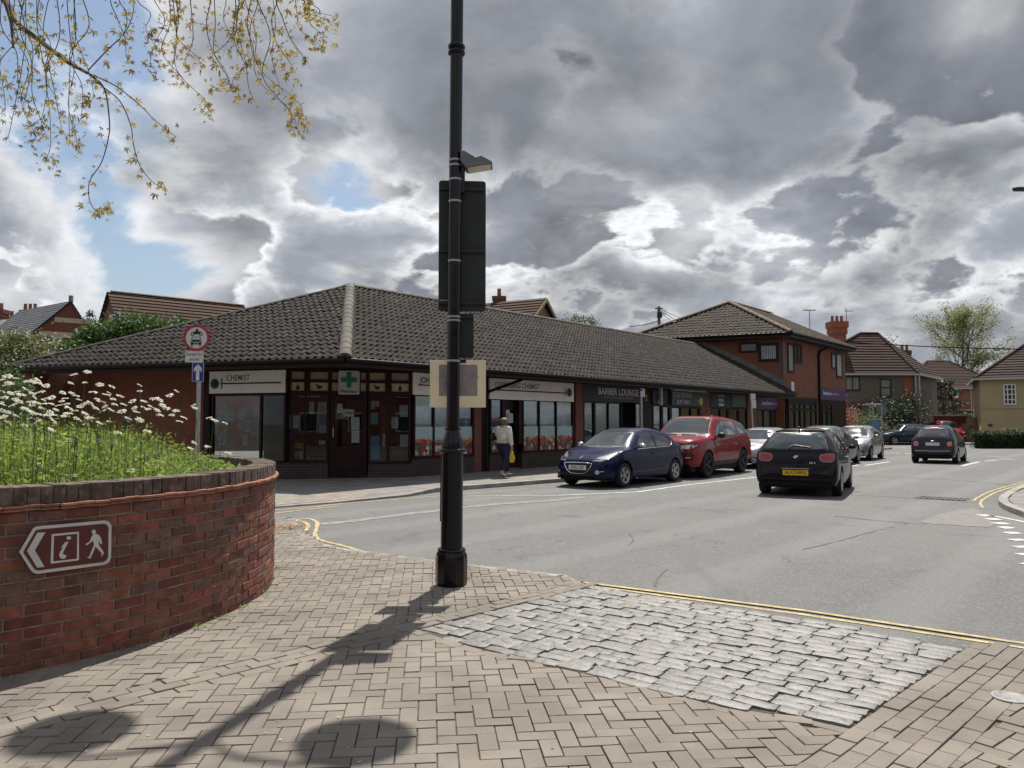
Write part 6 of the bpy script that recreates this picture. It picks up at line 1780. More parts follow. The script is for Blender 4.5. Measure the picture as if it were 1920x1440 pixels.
aer.tube([(av.x, av.y, zt - 2.2), (av.x, av.y, zt)], .025, 5); aer.tube([(av.x - .15, av.y, zt - .25), (av.x + .55, av.y, zt - .25)], .02, 5)
for i in range(4): aer.tube([(av.x - .1 + i * .18, av.y - .2, zt - .25), (av.x - .1 + i * .18, av.y + .1, zt - .05)], .012, 4)
o = aer.build('aerial', M_signback, None); tag(o, 'television aerial on a thin mast above the brick chimney', 'aerial')
c3 = at_depth(1696, 662, 66); chimney(gh, (c3.x, c3.y), .8, .6, heG, CAM_H + (HOR - 657) / F_PX * 66, mat('stack_dark', (.075, .06, .05), .9, var=.2), 2, flare=.05)
# porch lean-to and meter cupboard side of the grey house
fGs = Fr(fG.P(wG, 0, 0), (.55, .83))
# brick house further back
Yb = 88.
fB = Fr((at_depth(1708, 800, Yb).x, Yb), (1, -.02)); wB = at_depth(1838, 800, Yb).x - fB.o.x + 3
M_b3 = brick_mat('back_house_brick', (.25, .08, .05), (.2, .065, .04), (.2, .15, .12), (1, 0, 0))
heB = CAM_H + (HOR - 727) / F_PX * Yb
bh = hip_house('brick_house', 'red brick house with brown hipped roof behind the dark conifer', fB, wB, 8.5, heB, CAM_H + (HOR - 677) / F_PX * (Yb + 4), M_b3, M_htile)
wall_window(fB, 1783, 1797, 728, 746, bh, m=mat('white_frame', (.6, .6, .58), .5), fw=.2, n=.002)
p = at_depth(1821, 760, Yb - .1); place(MB().tube([(p.x, p.y, heB), (p.x, p.y, .2)], .09, 6), 'downpipe', M_hgut, bh)
fpart(fB, 'porch_roof', mat('flat_roof', (.33, .28, .25), .8), bh, fB.tx(1790), fB.tx(1842), fB.px(1800, 768)[1] - .15, fB.px(1800, 768)[1], .0, 2.5)
chimney(bh, (at_depth(1791, 700, Yb + 4).x, Yb + 4), .8, .6, heB, CAM_H + (HOR - 690) / F_PX * (Yb + 4), M_b3, 2)
# cream house on the right
Yc = 55.
M_creamw = mat('cream_render', (.36, .29, .16), .85, var=.07, scale=1.0, bump=.2, bscale=30, streak=.08)
cl = at_depth(1840, 800, Yc); fCr = Fr((cl.x, Yc), (.876, -.48))
heC = CAM_H + (HOR - 709) / F_PX * Yc
crh = hip_house('cream_house', 'cream rendered house with brown hipped roof and white sash window', fCr, 14, 10, heC, heC + 4.0, M_creamw, M_htile, over=.35, ridge_in=5.0)
wall_window(fCr, 1882, 1906, 720, 759, crh, m=mat('white_frame', (.6, .6, .58), .5), mull=2, trans=(.25, .5, .75), fw=.09, n=.002)
fpart(fCr, 'string_course', M_creamw, crh, .0, 14, fCr.px(1870, 766)[1], fCr.px(1870, 763)[1], .002, .06)
fpart(fCr, 'plaque', mat('plaque', (.09, .045, .045), .6), crh, fCr.tx(1851), fCr.tx(1860), fCr.px(1855, 800)[1], fCr.px(1855, 794.5)[1], .002, .03)
o = fCr.part('garden_bench', mat('bench_wood', (.36, .31, .18), .8), None, fCr.tx(1868), fCr.tx(1899), .9, 1.25, 3.0, 3.08); tag(o, 'pale wooden board standing behind the dark hedge', 'board')
# walls and red gate between the houses
M_gate = mat('red_boards', (.11, .035, .03), .7, var=.2, scale=3)
fGt = Fr((at_depth(1750, 800, 62).x, 62), (1, 0)); gt0, gt1 = fGt.tx(1750), fGt.tx(1814); gh_ = fGt.px(1780, 779)[1]
gate = empty('boarded_gate', fGt.P(gt0, 0), 0, 'dark red boarded gates with pale capping between the houses', 'gate')
nb2 = 16
for i in range(nb2): P_(fGt.part('board', M_gate, None, gt0 + (gt1 - gt0) * i / nb2 + .01, gt0 + (gt1 - gt0) * (i + 1) / nb2 - .01, 0, gh_ - .05, -.05, random.uniform(0, .012)), gate)
P_(fGt.part('capping', mat('pale_cap', (.42, .36, .34), .7), None, gt0, gt1, gh_ - .05, gh_ + .05, -.1, .06), gate)
o = Fr((at_depth(1806, 800, 58).x, 58), (1, -.18)).part('garden_wall', mat('rough_wall', (.16, .125, .085), .9, var=.25, scale=1.5), None, 0, 1.6, 0, 1.6 + 6 / F_PX * 58 - .35, -.3, 0); tag(o, 'low brown garden wall beside the red gates', 'wall')
o = Fr((at_depth(1803, 800, 59).x, 59), (.94, -.3)).part('garden_wall', mat('rough_wall_pale', (.20, .165, .125), .9, var=.2, scale=1.5, streak=.2), None, .4, 2.6, 0, 2.0, -.25, 0); tag(o, 'taller pale garden wall joining the cream house', 'wall')

# blue information board and shelter on the far corner
ib = at_depth(1640, 800, 49); e = empty('information_board', (ib.x, ib.y, 0), 0, 'blue-grey upright sign board standing between low lamp posts', 'sign')
k_ = 49 / F_PX
MB().box(-9 * k_, 9 * k_, -.06, .06, .2, CAM_H + 5 * k_).build('panel', mat('board_blue', (.06, .13, .17), .5, var=.15), e, bevel=.02)
MB().box(-10 * k_, 10 * k_, -.08, .08, CAM_H + 5 * k_ + .001, CAM_H + 6.5 * k_).build('cap', M_steel, e)
for i in range(4): MB().box(-7 * k_, 6 * k_, -.066, -.061, CAM_H + (2 - i * 3) * k_, CAM_H + (3 - i * 3) * k_).build('text_band', mat('band_pale', (.2, .28, .3), .6), e)
for s in (-1, 1): MB().box(s * 8.6 * k_ - .05, s * 8.6 * k_ + .05, -.05, .05, 0, .2).build('leg', M_steel, e)
rs_ = at_depth(1653, 768, 51); e = empty('road_sign', (rs_.x, rs_.y, 0), 0, 'round grey sign back on a post near the grey house', 'sign')
MB().tube([(0, 0, 0), (0, 0, rs_.z + .3)], .04, 8).build('pole', M_steel, e)
MB().slab([(.38 * math.cos(i * .2618), -.03, rs_.z + .38 * math.sin(i * .2618)) for i in range(24)], (0, 1, 0), .01).build('plate', mat('sign_back_green', (.10, .125, .115), .6), e)

# ---- houses behind the parade, left
M_b4 = brick_mat('left_house_brick', (.2, .055, .036), (.16, .045, .03), (.13, .075, .06), (1, 0, 0))
M_slate2 = mat('slate_roof', (.12, .122, .13), .6, var=.2, scale=1.2, rnd=.1)
M_ltile = mat('left_tile', (.075, .048, .034), .85, spec=.2, var=.25, scale=1.0, rnd=.15)
def gable_house(name, label, fr, w, d_, he, hr, m_wall, m_roof, over=.3, wall_along=None):
    """gable end faces us; ridge runs back along -n"""
    e = empty(name, fr.P(0, 0), 0, label, 'house')
    mb = MB(); pts = [fr.P(0, 0), fr.P(w, 0), fr.P(w, he), fr.P(w / 2, hr), fr.P(0, he)]
    mb.slab(pts, -fr.n, d_); place(mb, 'wall', m_wall, e)
    sl = (hr - he) / (w / 2)
    for s in (0, 1):
        x = -over if s == 0 else w + over; A = fr.P(x, he - sl * over, .25); B_ = fr.P(x, he - sl * over, -d_); C_ = fr.P(w / 2, hr, -d_); D_ = fr.P(w / 2, hr, .25)
        for p in (A, B_, C_, D_): p.z += .06
        stepped_face([A, B_, C_, D_], A, B_, C_, e, m_roof, g=.32)
    ridge_line(fr.P(w / 2, hr + .1, .25), fr.P(w / 2, hr + .1, -d_), e, m_roof, .45, .12, False)
    return e
def dp(x, y, Y): return at_depth(x, y, Y)
Yl = 48.
a, b = dp(62, 640, Yl), dp(165, 640, Yl + 2.0)
fH1 = Fr((a.x, a.y), (b.x - a.x, b.y - a.y)); w1 = (b - a).length
he1 = CAM_H + (HOR - 640) / F_PX * Yl; hr1 = CAM_H + (HOR - 568) / F_PX * (Yl + 1)
# roof ridge comes back towards the left
h1 = empty('gabled_house', fH1.P(0, 0), 0, 'red brick gabled house with slate roof and cream bands behind the planter', 'house')
ap = dp(133, 567, Yl + 1.2); eL = dp(60, 625, Yl); eR = dp(175, 612, Yl + 2)
bl, br = Vector((eL.x, eL.y, 0)), Vector((eR.x, eR.y, 0)); eR2 = Vector((eR.x, eR.y, eL.z))
g1 = Fr(bl, br - bl); back1 = -g1.n * 7 + -g1.t * 2.5
apx = Vector((g1.P((ap - g1.o).dot(g1.t), 0).x, g1.P((ap - g1.o).dot(g1.t), 0).y, ap.z))
place(MB().slab([bl, br, eR2, apx, eL], back1, 1.0), 'wall', M_b4, h1)
def lift(p, z=.08): return p + Vector((0, 0, z))
A, B_ = lift(eL + g1.n * .25 - (apx - eL).normalized() * .4), lift(eL + back1 - (apx - eL).normalized() * .4); C_, D_ = lift(apx + back1), lift(apx + g1.n * .25)
stepped_face([A, B_, C_, D_], B_, A, D_, h1, M_slate2, g=.25, lift=.02)
A, B_ = lift(eR2 + g1.n * .25 - (apx - eR2).normalized() * .4), lift(eR2 + back1 - (apx - eR2).normalized() * .4)
stepped_face([A, B_, C_, D_], A, B_, C_, h1, M_slate2, g=.25, lift=.02)
M_stone = mat('cream_stone', (.40, .35, .25), .8, var=.12)
for (x0, x1, y0, y1) in ((97, 168, 596, 605), (68, 148, 623, 633)):
    fpart(g1, 'stone_band', M_stone, h1, g1.tx(x0), g1.tx(x1), g1.px(120, y1)[1], g1.px(120, y0)[1], .002, .06)
wall_window(g1, 95, 114, 631, 662, h1, m=mat('white_frame', (.6, .6, .58), .5), glass=mat('pale_pane', (.35, .38, .42), .1), trans=(.55,), fw=.12, n=.002)
place(MB().box(apx.x - .1, apx.x + .1, apx.y - .1, apx.y + .1, apx.z, apx.z + .45), 'finial', M_slate2, h1)
# slate-roofed cottage further left with chimneys
h2 = empty('slate_cottage', dp(20, 640, 52), 0, 'low slate-roofed house with red chimney stacks at the far left', 'house')
fS = Fr((dp(-60, 640, 52).x, 52), (1, .05)); wS = dp(66, 640, 52).x - fS.o.x
heS = CAM_H + (HOR - 632) / F_PX * 52; hrS = CAM_H + (HOR - 598) / F_PX * 56
fpart(fS, 'wall', M_b4, h2, 0, wS, 0, heS, -8, 0)
stepped_face([fS.P(-.2, heS, .3), fS.P(wS + .2, heS, .3), fS.P(wS + .2, hrS, -4), fS.P(-.2, hrS, -4)], fS.P(-.2, heS, .3), fS.P(wS + .2, heS, .3), fS.P(wS + .2, hrS, -4), h2, mat('pale_slate', (.24, .24, .235), .45, var=.25, scale=2, rnd=.2), g=.28, lift=.03)
stepped_face([fS.P(-.2, heS, -8.3), fS.P(wS + .2, heS, -8.3), fS.P(wS + .2, hrS, -4), fS.P(-.2, hrS, -4)], fS.P(-.2, heS, -8.3), fS.P(wS + .2, heS, -8.3), fS.P(wS + .2, hrS, -4), h2, MATS['pale_slate'], g=.28, lift=.03)
M_chb = brick_mat('stack_brick', (.17, .055, .04), (.13, .045, .035), (.14, .09, .07), (1, 0, 0))
for (x, y, w_, n_) in ((56, 581, 1.1, 3), (2, 580, .7, 1), (22, 595, .5, 1)):
    c = dp(x, 600, 57); chimney(h2, (c.x, c.y), w_, .7, hrS - 1.2, CAM_H + (HOR - y) / F_PX * 57, M_chb, n_, flare=.05)
# long tiled-roof house
Yt = 41.
r0, r1 = dp(208, 549, Yt), dp(458, 575, Yt + 5.0); r1.z = r0.z
g0 = dp(186, 600, Yt - .6); 
ht = empty('tiled_house', (r0.x, r0.y, 0), 0, 'brick house with long brown tiled gable roof behind green bushes', 'house')
rd = (r1 - r0); rd.z = 0; rl_ = rd.length; rd.normalize(); rn = Vector((rd.y, -rd.x, 0))
half = 3.4; het = r0.z - 3.1
fA, fBk = r0 + rn * half, r0 - rn * half
place(MB().slab([Vector((fA.x, fA.y, 0)), Vector((fBk.x, fBk.y, 0)), Vector((fBk.x, fBk.y, het)), r0 - Vector((0, 0, .1)), Vector((fA.x, fA.y, het))], rd, rl_), 'wall', M_b4, ht)
for s in (1, -1):
    A = r0 + rn * s * (half + .25) - rd * .2; A.z = het - .25; B_ = r1 + rn * s * (half + .25); B_.z = het - .25
    stepped_face([A, B_, r1 + Vector((0, 0, .05)), r0 - rd * .2 + Vector((0, 0, .05))], A, B_, r1 + Vector((0, 0, .05)), ht, M_ltile, g=.30)
ridge_line(r0 + Vector((0, 0, .08)), r1 + Vector((0, 0, .08)), ht, mat('ridge_tan', (.18, .125, .09), .85, rnd=.15), .45, .12, False)
fTw = Fr(fBk, rn); wall_window(fTw, 202, 222, 590, 604, ht, m=mat('white_frame', (.6, .6, .58), .5), mull=1, fw=.1, n=.002, glass=M_pane2)
# roof behind the lamp column
Ym = 46.
m0, m1 = dp(906, 572, Ym), dp(1016, 559, Ym - 2.); m1.z = m0.z = (m0.z + m1.z) / 2
hm = empty('gable_roof_house', (m0.x, m0.y, 0), 0, 'house with brown tiled roof and pale gable verge behind the parade ridge', 'house')
rd = (m1 - m0); rd.z = 0; rl_ = rd.length; rd.normalize(); rn = Vector((rd.y, -rd.x, 0)); half = 3.; het = m0.z - 2.4
fA, fBk = m0 + rn * half, m0 - rn * half
M_buff = brick_mat('buff_brick', (.30, .22, .12), (.25, .18, .10), (.2, .17, .13), rn)
place(MB().slab([Vector((fA.x, fA.y, 0)), Vector((fBk.x, fBk.y, 0)), Vector((fBk.x, fBk.y, het)), m0 - Vector((0, 0, .1)), Vector((fA.x, fA.y, het))], rd, rl_), 'wall', M_buff, hm)
for s in (1, -1):
    A = m0 + rn * s * (half + .25) - rd * .2; A.z = het - .2; B_ = m1 + rn * s * (half + .25) + rd * .3; B_.z = het - .2
    stepped_face([A, B_, m1 + rd * .3 + Vector((0, 0, .05)), m0 - rd * .2 + Vector((0, 0, .05))], A, B_, m1 + rd * .3 + Vector((0, 0, .05)), hm, M_ltile, g=.30)
    place(MB().slab([B_ + Vector((0, 0, -.2)), m1 + rd * .3 + Vector((0, 0, -.2)), m1 + rd * .3 + Vector((0, 0, .02)), B_ + Vector((0, 0, .02))], rd, .06), 'bargeboard', mat('barge_pale', (.34, .27, .15), .7), hm)
chimney(hm, (dp(936, 570, Ym).x, Ym), .7, .7, het + 1.5, m0.z + .45, M_chb, 1, flare=.08)

# unseen houses added behind the viewpoint: the shop windows mirror them and they close off the sky there
for (nm, p, t, w_, d_) in (('added unseen brick house facing the barber shop', (27, 4), (-.649, -.76), 15, 8), ('added unseen brick house facing the chemist corner', (15, -10), (-.96, -.28), 17, 8), ('added unseen brick house behind the planter lane', (-4, -15), (-1, .12), 20, 8)):
    f_ = Fr(p, t); e = hip_house('brick_house', nm, f_, w_, d_, 5.6, 8.6, M_b4, M_htile)
    for i in range(5):
        for z in (.9, 3.4):
            a = w_ * (i + .3) / 5; wd = fpart(f_, 'window', mat('white_frame', (.6, .6, .58), .5), e, a, a + 1.3, z, z + 1.4, .0, .05); fpart(f_, 'pane', M_pane2, wd, a + .08, a + 1.22, z + .08, z + 1.32, .051, .06)

# ================================================================== VEHICLES
def hermite(pts):
    pts = sorted(pts); xs = [p[0] for p in pts]; ys = [p[1] for p in pts]; n = len(pts)
    d = [(ys[i + 1] - ys[i]) / max(1e-6, xs[i + 1] - xs[i]) for i in range(n - 1)]
    m = [d[0]] + [0 if d[i - 1] * d[i] <= 0 else 2 * d[i - 1] * d[i] / (d[i - 1] + d[i]) for i in range(1, n - 1)] + [d[-1]]
    def f(x):
        if x <= xs[0]: return ys[0]
        if x >= xs[-1]: return ys[-1]
        i = max(j for j in range(n - 1) if xs[j] <= x); h = xs[i + 1] - xs[i]; t = (x - xs[i]) / h
        return ys[i] * (2 * t ** 3 - 3 * t * t + 1) + m[i] * h * (t ** 3 - 2 * t * t + t) + ys[i + 1] * (-2 * t ** 3 + 3 * t * t) + m[i + 1] * h * (t ** 3 - t * t)
    return f
M_cglass = mat('car_glass', (.016, .022, .025), .03, var=.1, ior=2.2, spec=.5)
M_rub = mat('black_trim', (.010, .010, .011), .5)
M_tyre = mat('tyre', (.014, .014, .014), .85, bump=.2, bscale=80)
M_alloy = mat('alloy', (.38, .38, .39), .35, metal=.75)
M_alloyd = mat('alloy_dark', (.02, .02, .022), .4, metal=.4)
M_chrome = mat('chrome', (.75, .75, .76), .12, metal=1.)
M_lampg = mat('lamp_clear', (.45, .47, .50), .10, var=.35, scale=25, metal=.3, coat=1.)
M_lampr = mat('lamp_red', (.22, .012, .016), .15, var=.3, scale=30, coat=1.)
M_lampa = mat('lamp_amber', (.6, .2, .03), .2, coat=1.)
M_plw2 = mat('plate_front', (.60, .60, .56), .5); M_ply = mat('plate_rear', (.58, .43, .02), .5)
M_under = mat('underbody', (.006, .006, .006), .9)
def paint(name, col, metal=.25, rough=.32, coat=.7):
    return mat(name, tuple(x * .75 for x in col), rough, metal=metal, var=.04, scale=3, coat=coat * .8, spec=.1)

class Car:
    def __init__(s, name, label, L, W, H, pm, zt, zs, Wp, Wt, n, zb, axles, wr, ww=.2, arch=.05, loc=(0, 0), yaw=0., cat='car'):
        s.L, s.W, s.H = L, W / 2, H; s.xf, s.xr = L / 2, -L / 2; s.pm = pm
        s.e = empty(name, (loc[0], loc[1], 0), yaw, label, cat)
        s.fzt, s.fzs, s.fW, s.fWt, s.fn, s.fzb = map(hermite, (zt, zs, Wp, Wt, n, zb)); s.axles, s.wr, s.ww, s.ar = axles, wr, ww, wr + arch
        xs = set(round(s.xr + L * i / 64, 4) for i in range(65))
        for o in (.006, .018, .035, .06): xs.add(round(s.xr + o, 4)); xs.add(round(s.xf - o, 4))
        for a in axles:
            for i in range(-10, 11): xs.add(round(a + s.ar * math.sin(math.pi / 2 * i / 10), 4))
            xs.add(round(a - s.ar - .002, 4)); xs.add(round(a + s.ar + .002, 4))
        s.xs = sorted(x for x in xs if s.xr <= x <= s.xf); s.xs = [x for i, x in enumerate(s.xs) if i == 0 or x - s.xs[i - 1] > .0015]
        m1, m2 = 10, 15; s.cols = m1 + m2
        bm = bmesh.new(); grid = []
        for x in s.xs:
            zt_, W_, zb_ = s.fzt(x), s.fW(x) * s.W, s.fzb(x); zs_ = min(s.fzs(x), zt_ - .015)
            wt = s.fWt(x) * s.W; n_ = s.fn(x); zlow = zb_
            for a in axles:
                if abs(x - a) <= s.ar: zlow = max(zlow, wr + math.sqrt(max(0, s.ar ** 2 - (x - a) ** 2)) * 1.0)
            zlow = min(zlow, zs_ - .05); pts = []
            for i in range(m1):
                z = zlow + (zs_ - zlow) * i / (m1 - 1); q = (z - zb_) / max(.05, zs_ - zb_)
                k = 1 - .07 * (1 - min(1, q / .35)) ** 2 - .035 * max(0, (q - .62) / .38) ** 1.6
                crease = -.006 * math.exp(-((q - .30) / .06) ** 2)
                pts.append((W_ * k + crease * W_, z))
            ws = pts[-1][0]
            for i in range(1, m2 + 1):
                th = math.pi / 2 * i / m2; c, sn = max(0, math.cos(th)) ** (2 / n_), max(0, math.sin(th)) ** (2 / n_)
                pts.append((c * (ws + (min(wt, ws) - ws) * sn), zs_ + (zt_ - zs_) * sn))
            Lr = [bm.verts.new((x, p[0], p[1])) for p in pts]; Rr = [bm.verts.new((x, -p[0], p[1])) if p[0] > 1e-5 else Lr[i] for i, p in enumerate(pts)]
            grid.append((Lr, Rr))
        def face(vs):
            u = []
            for v in vs:
                if v not in u: u.append(v)
            if len(u) > 2:
                try: bm.faces.new(u)
                except ValueError: pass
        for i in range(len(grid) - 1):
            for side in (0, 1):
                A, B_ = grid[i][side], grid[i + 1][side]
                for j in range(s.cols - 1): face((A[j], B_[j], B_[j + 1], A[j + 1]) if side == 0 else (A[j + 1], B_[j + 1], B_[j], A[j]))
        for g in (grid[0], grid[-1]):
            for j in range(s.cols - 1): face((g[0][j], g[0][j + 1], g[1][j + 1], g[1][j]))
        bmesh.ops.recalc_face_normals(bm, faces=bm.faces)
        me = bpy.data.meshes.new('body'); bm.to_mesh(me)
        s.bvh = BVHTree.FromBMesh(bm); bm.free()
        for p in me.polygons: p.use_smooth = True
        me.set_sharp_from_angle(angle=R_(38)); s.body = link('body', me, s.e, pm)
        # floor, wheel arches
        MB().box(s.xr + .12, s.xf - .12, -(s.W - .27), s.W - .27, .19, .34).build('underbody', M_under, s.e)
        MB().box(s.xr + .06, axles[0] - s.ar, -(s.W - .14), s.W - .14, .24, .40).build('underbody', M_under, s.e)
        MB().box(axles[1] + s.ar, s.xf - .10, -(s.W * .78), s.W * .78, .21, .40).build('underbody', M_under, s.e)
        MB().box(axles[0] + s.ar, axles[1] - s.ar, -(s.W - .10), s.W - .10, .20, .36).build('underbody', M_under, s.e)
        for a in axles:
            for sd in (1, -1):
                mb = MB(); K = 14
                for i in range(K):
                    t0, t1 = math.pi * i / K, math.pi * (i + 1) / K; q = []
                    for t in (t0, t1):
                        x, z = a + s.ar * math.cos(t), wr + s.ar * math.sin(t); q += [(x, sd * (s.fW(a) * s.W - .02), z), (x, sd * (s.W - .36), z)]
                    mb.add(q, [(0, 1, 3, 2)])
                mb.add([(a + s.ar * math.cos(math.pi * i / K), sd * (s.W - .36), wr + s.ar * math.sin(math.pi * i / K)) for i in range(K + 1)], [tuple(range(K + 1))])
                mb.build('wheel_arch', M_under, s.e)
    def cast(s, proj, a, b):
        o, d = {'L': ((a, 4, b), (0, -1, 0)), 'R': ((a, -4, b), (0, 1, 0)), 'front': ((8, a, b), (-1, 0, 0)), 'rear': ((-8, a, b), (1, 0, 0)), 'top': ((a, b, 6), (0, 0, -1))}[proj]
        h, n, i, dist = s.bvh.ray_cast(Vector(o), Vector(d)); d = Vector(d)
        if h is None:
            h, n, i, dist = s.bvh.find_nearest(Vector(o) + d * {'L': 4 - s.W, 'R': 4 - s.W, 'front': 8 - s.L / 2, 'rear': 8 - s.L / 2, 'top': 5}[proj])
        if n.dot(d) > 0: n = -n
        return h, n
    def decal(s, name, poly, proj, m, off=.004, parent=None, grid=.07, both=False, smooth=True):
        bm = bmesh.new(); f = bm.faces.new([bm.verts.new((p[0], p[1], 0)) for p in poly])
        for ax in (0, 1):
            lo, hi = min(p[ax] for p in poly), max(p[ax] for p in poly); k = max(1, int((hi - lo) / grid))
            for i in range(1, k):
                c = [0, 0, 0]; c[ax] = lo + (hi - lo) * i / k; nn = [0, 0, 0]; nn[ax] = 1
                bmesh.ops.bisect_plane(bm, geom=bm.verts[:] + bm.edges[:] + bm.faces[:], plane_co=c, plane_no=nn)
        for v in bm.verts:
            h, n = s.cast(proj, v.co.x, v.co.y); v.co = h + n * off
        me = bpy.data.meshes.new(name); bm.to_mesh(me); bm.free()
        if smooth:
            for p in me.polygons: p.use_smooth = True
        o = link(name, me, parent or s.e, m)
        if both:
            me2 = me.copy()
            for v in me2.vertices: v.co.y = -v.co.y
            link(name, me2, parent or s.e)
        return o
    def line(s, pts, proj, w=.012, off=.0035, m=None, both=False, name='panel_gap'):
        L, Rr = strip_poly(pts, w); return s.decal(name, [tuple(p) for p in L] + [tuple(p) for p in reversed(Rr)], proj, m or M_rub, off, grid=.12, both=both)
    def glass(s, name, poly, proj, both=False, rim=.02, m=None, rimm=None):
        cx = sum(p[0] for p in poly) / len(poly); cy = sum(p[1] for p in poly) / len(poly)
        big = [(p[0] + math.copysign(rim, p[0] - cx), p[1] + math.copysign(rim, p[1] - cy)) for p in poly]
        s.decal('window_seal', big, proj, rimm or M_rub, .003, both=both); return s.decal(name, poly, proj, m or M_cglass, .007, both=both)
    def wheels(s, rim=M_alloy, spokes=5, back=M_alloyd, rin=.66):
        wr, ww = s.wr, s.ww; ri = wr * rin
        t = MB().lathe([(ri, -ww / 2 + .02), (ri + .01, -ww / 2), (wr - .025, -ww / 2), (wr - .005, -ww / 2 + .02), (wr, -ww / 2 + .05), (wr, ww / 2 - .05), (wr - .005, ww / 2 - .02), (wr - .025, ww / 2), (ri + .01, ww / 2), (ri, ww / 2 - .02)], 36, axis='y', cap=False)
        tme = t.mesh('wheel'); tme.materials.append(M_tyre)
        for p in tme.polygons: p.use_smooth = True
        r = MB(); r.lathe([(ri + .004, ww / 2 - .01), (ri - .006, ww / 2 + .002), (ri - .03, ww / 2 - .02), (ri - .03, -.02)], 36, axis='y', cap=False)
        for i in range(spokes):
            a = 2 * math.pi * i / spokes
            for da in (-.16, .16):
                p0, p1 = .045, ri - .02; q0, q1 = a + da * .6, a + da
                d0 = Vector((math.cos(q0), 0, math.sin(q0))); d1 = Vector((math.cos(q1), 0, math.sin(q1))); sd = Vector((-math.sin(a), 0, math.cos(a)))
                y0, y1 = ww / 2 - .03, ww / 2 - .015; wv = .020
                P = [d0 * p0 - sd * wv + Vector((0, y0 - .03, 0)), d0 * p0 + sd * wv + Vector((0, y0 - .03, 0)), d1 * p1 + sd * wv * .8 + Vector((0, y1 - .03, 0)), d1 * p1 - sd * wv * .8 + Vector((0, y1 - .03, 0))]
                r.hexa(P + [p + Vector((0, .03, 0)) for p in P])
        r.lathe([(.0, ww / 2 - .02), (.055, ww / 2 - .022), (.06, ww / 2 - .05)], 16, axis='y', cap=False)
        rme = r.mesh('rim'); rme.materials.append(rim)
        bme = MB().lathe([(ri, .0), (.0, .0)], 24, axis='y', cap=False).mesh('brake'); bme.materials.append(back)
        for a in s.axles:
            for sd in (1, -1):
                w = link('wheel', tme, s.e); w.location = (a, sd * (s.W - ww / 2 - .015), wr)
                if sd < 0: w.rotation_euler = (0, 0, math.pi)
                link('rim', rme, w); link('brake', bme, w)
    def mirror(s, x, z, m, size=(.10, .16, .11), y=None):
        for sd in (1, -1):
            h, n = s.cast('L' if sd > 0 else 'R', x, z); mb = MB(); K = 10; prof = []
            for i in range(6):
                q = i / 5; rr = math.sin(math.pi * (.12 + .76 * q)) ** .6
                prof.append((q, rr))
            vs = []
            for q, rr in prof:
                for j in range(K):
                    t = 2 * math.pi * j / K; vs.append((h.x - .02 + size[0] * rr * .8 * math.cos(t) * (.7 if math.cos(t) < 0 else 1.), sd * (abs(h.y) + .03 + q * size[1]), z + .05 + size[2] * .5 * rr * math.sin(t)))
            o0 = len(mb.v); mb.v += vs
            for i in range(5):
                for j in range(K): mb.f.append((i * K + j, i * K + (j + 1) % K, (i + 1) * K + (j + 1) % K, (i + 1) * K + j))
            mb.f.append(tuple(range(K))); mb.f.append(tuple(5 * K + j for j in range(K)))
            mi = mb.build('mirror', m, s.e, smooth=60)
            MB().tube([(h.x, sd * (abs(h.y) - .02), z), (h.x, sd * (abs(h.y) + .06), z + .03)], .022, 6).build('mirror_arm', M_rub, s.e)
            MB().lathe([(.0, 0), (.001, 0)], 3).mesh('x')
    def handle(s, x, z, m=None):
        for sd in ('L', 'R'):
            h, n = s.cast(sd, x, z); y = h.y
            d = 1 if y > 0 else -1; MB().tube([(x - .09, y - d * .005, z), (x - .07, y + d * .03, z), (x + .07, y + d * .03, z + .004), (x + .09, y - d * .005, z + .004)], .014, 6).build('door_handle', m or s.pm, s.e, smooth=60)
    def plate(s, proj, z, body, m, w=.52, h=.112, y=0., x_off=.012, word=True):
        hit, n = s.cast(proj, y, z); sg = 1 if proj == 'front' else -1; x = hit.x + sg * x_off
        tilt = 0.
        o = MB().box(x - .006, x + .006, y - w / 2, y + w / 2, z - h / 2, z + h / 2).build('number_plate', m, s.e)
        if word:
            M4 = Matrix.Identity(4); M4.col[0][:3] = (0, sg, 0); M4.col[1][:3] = (0, 0, 1); M4.col[2][:3] = (sg, 0, 0); M4.col[3][:3] = (x + sg * .007, y, z)
            text(body, h * .92, M_dk, M4, o, 'registration', 'CENTER', .001, .86, bold=.001)
    def bar(s, name, pts, proj, r, m, off=.01, both=False):
        """a rounded moulding that follows the surface"""
        P = []
        for a, b in pts: h, n = s.cast(proj, a, b); P.append(h + n * off)
        o = MB().tube(P, r, 6).build(name, m, s.e, smooth=60)
        if both: MB().tube([Vector((p.x, -p.y, p.z)) for p in P], r, 6).build(name, m, s.e, smooth=60)
        return o

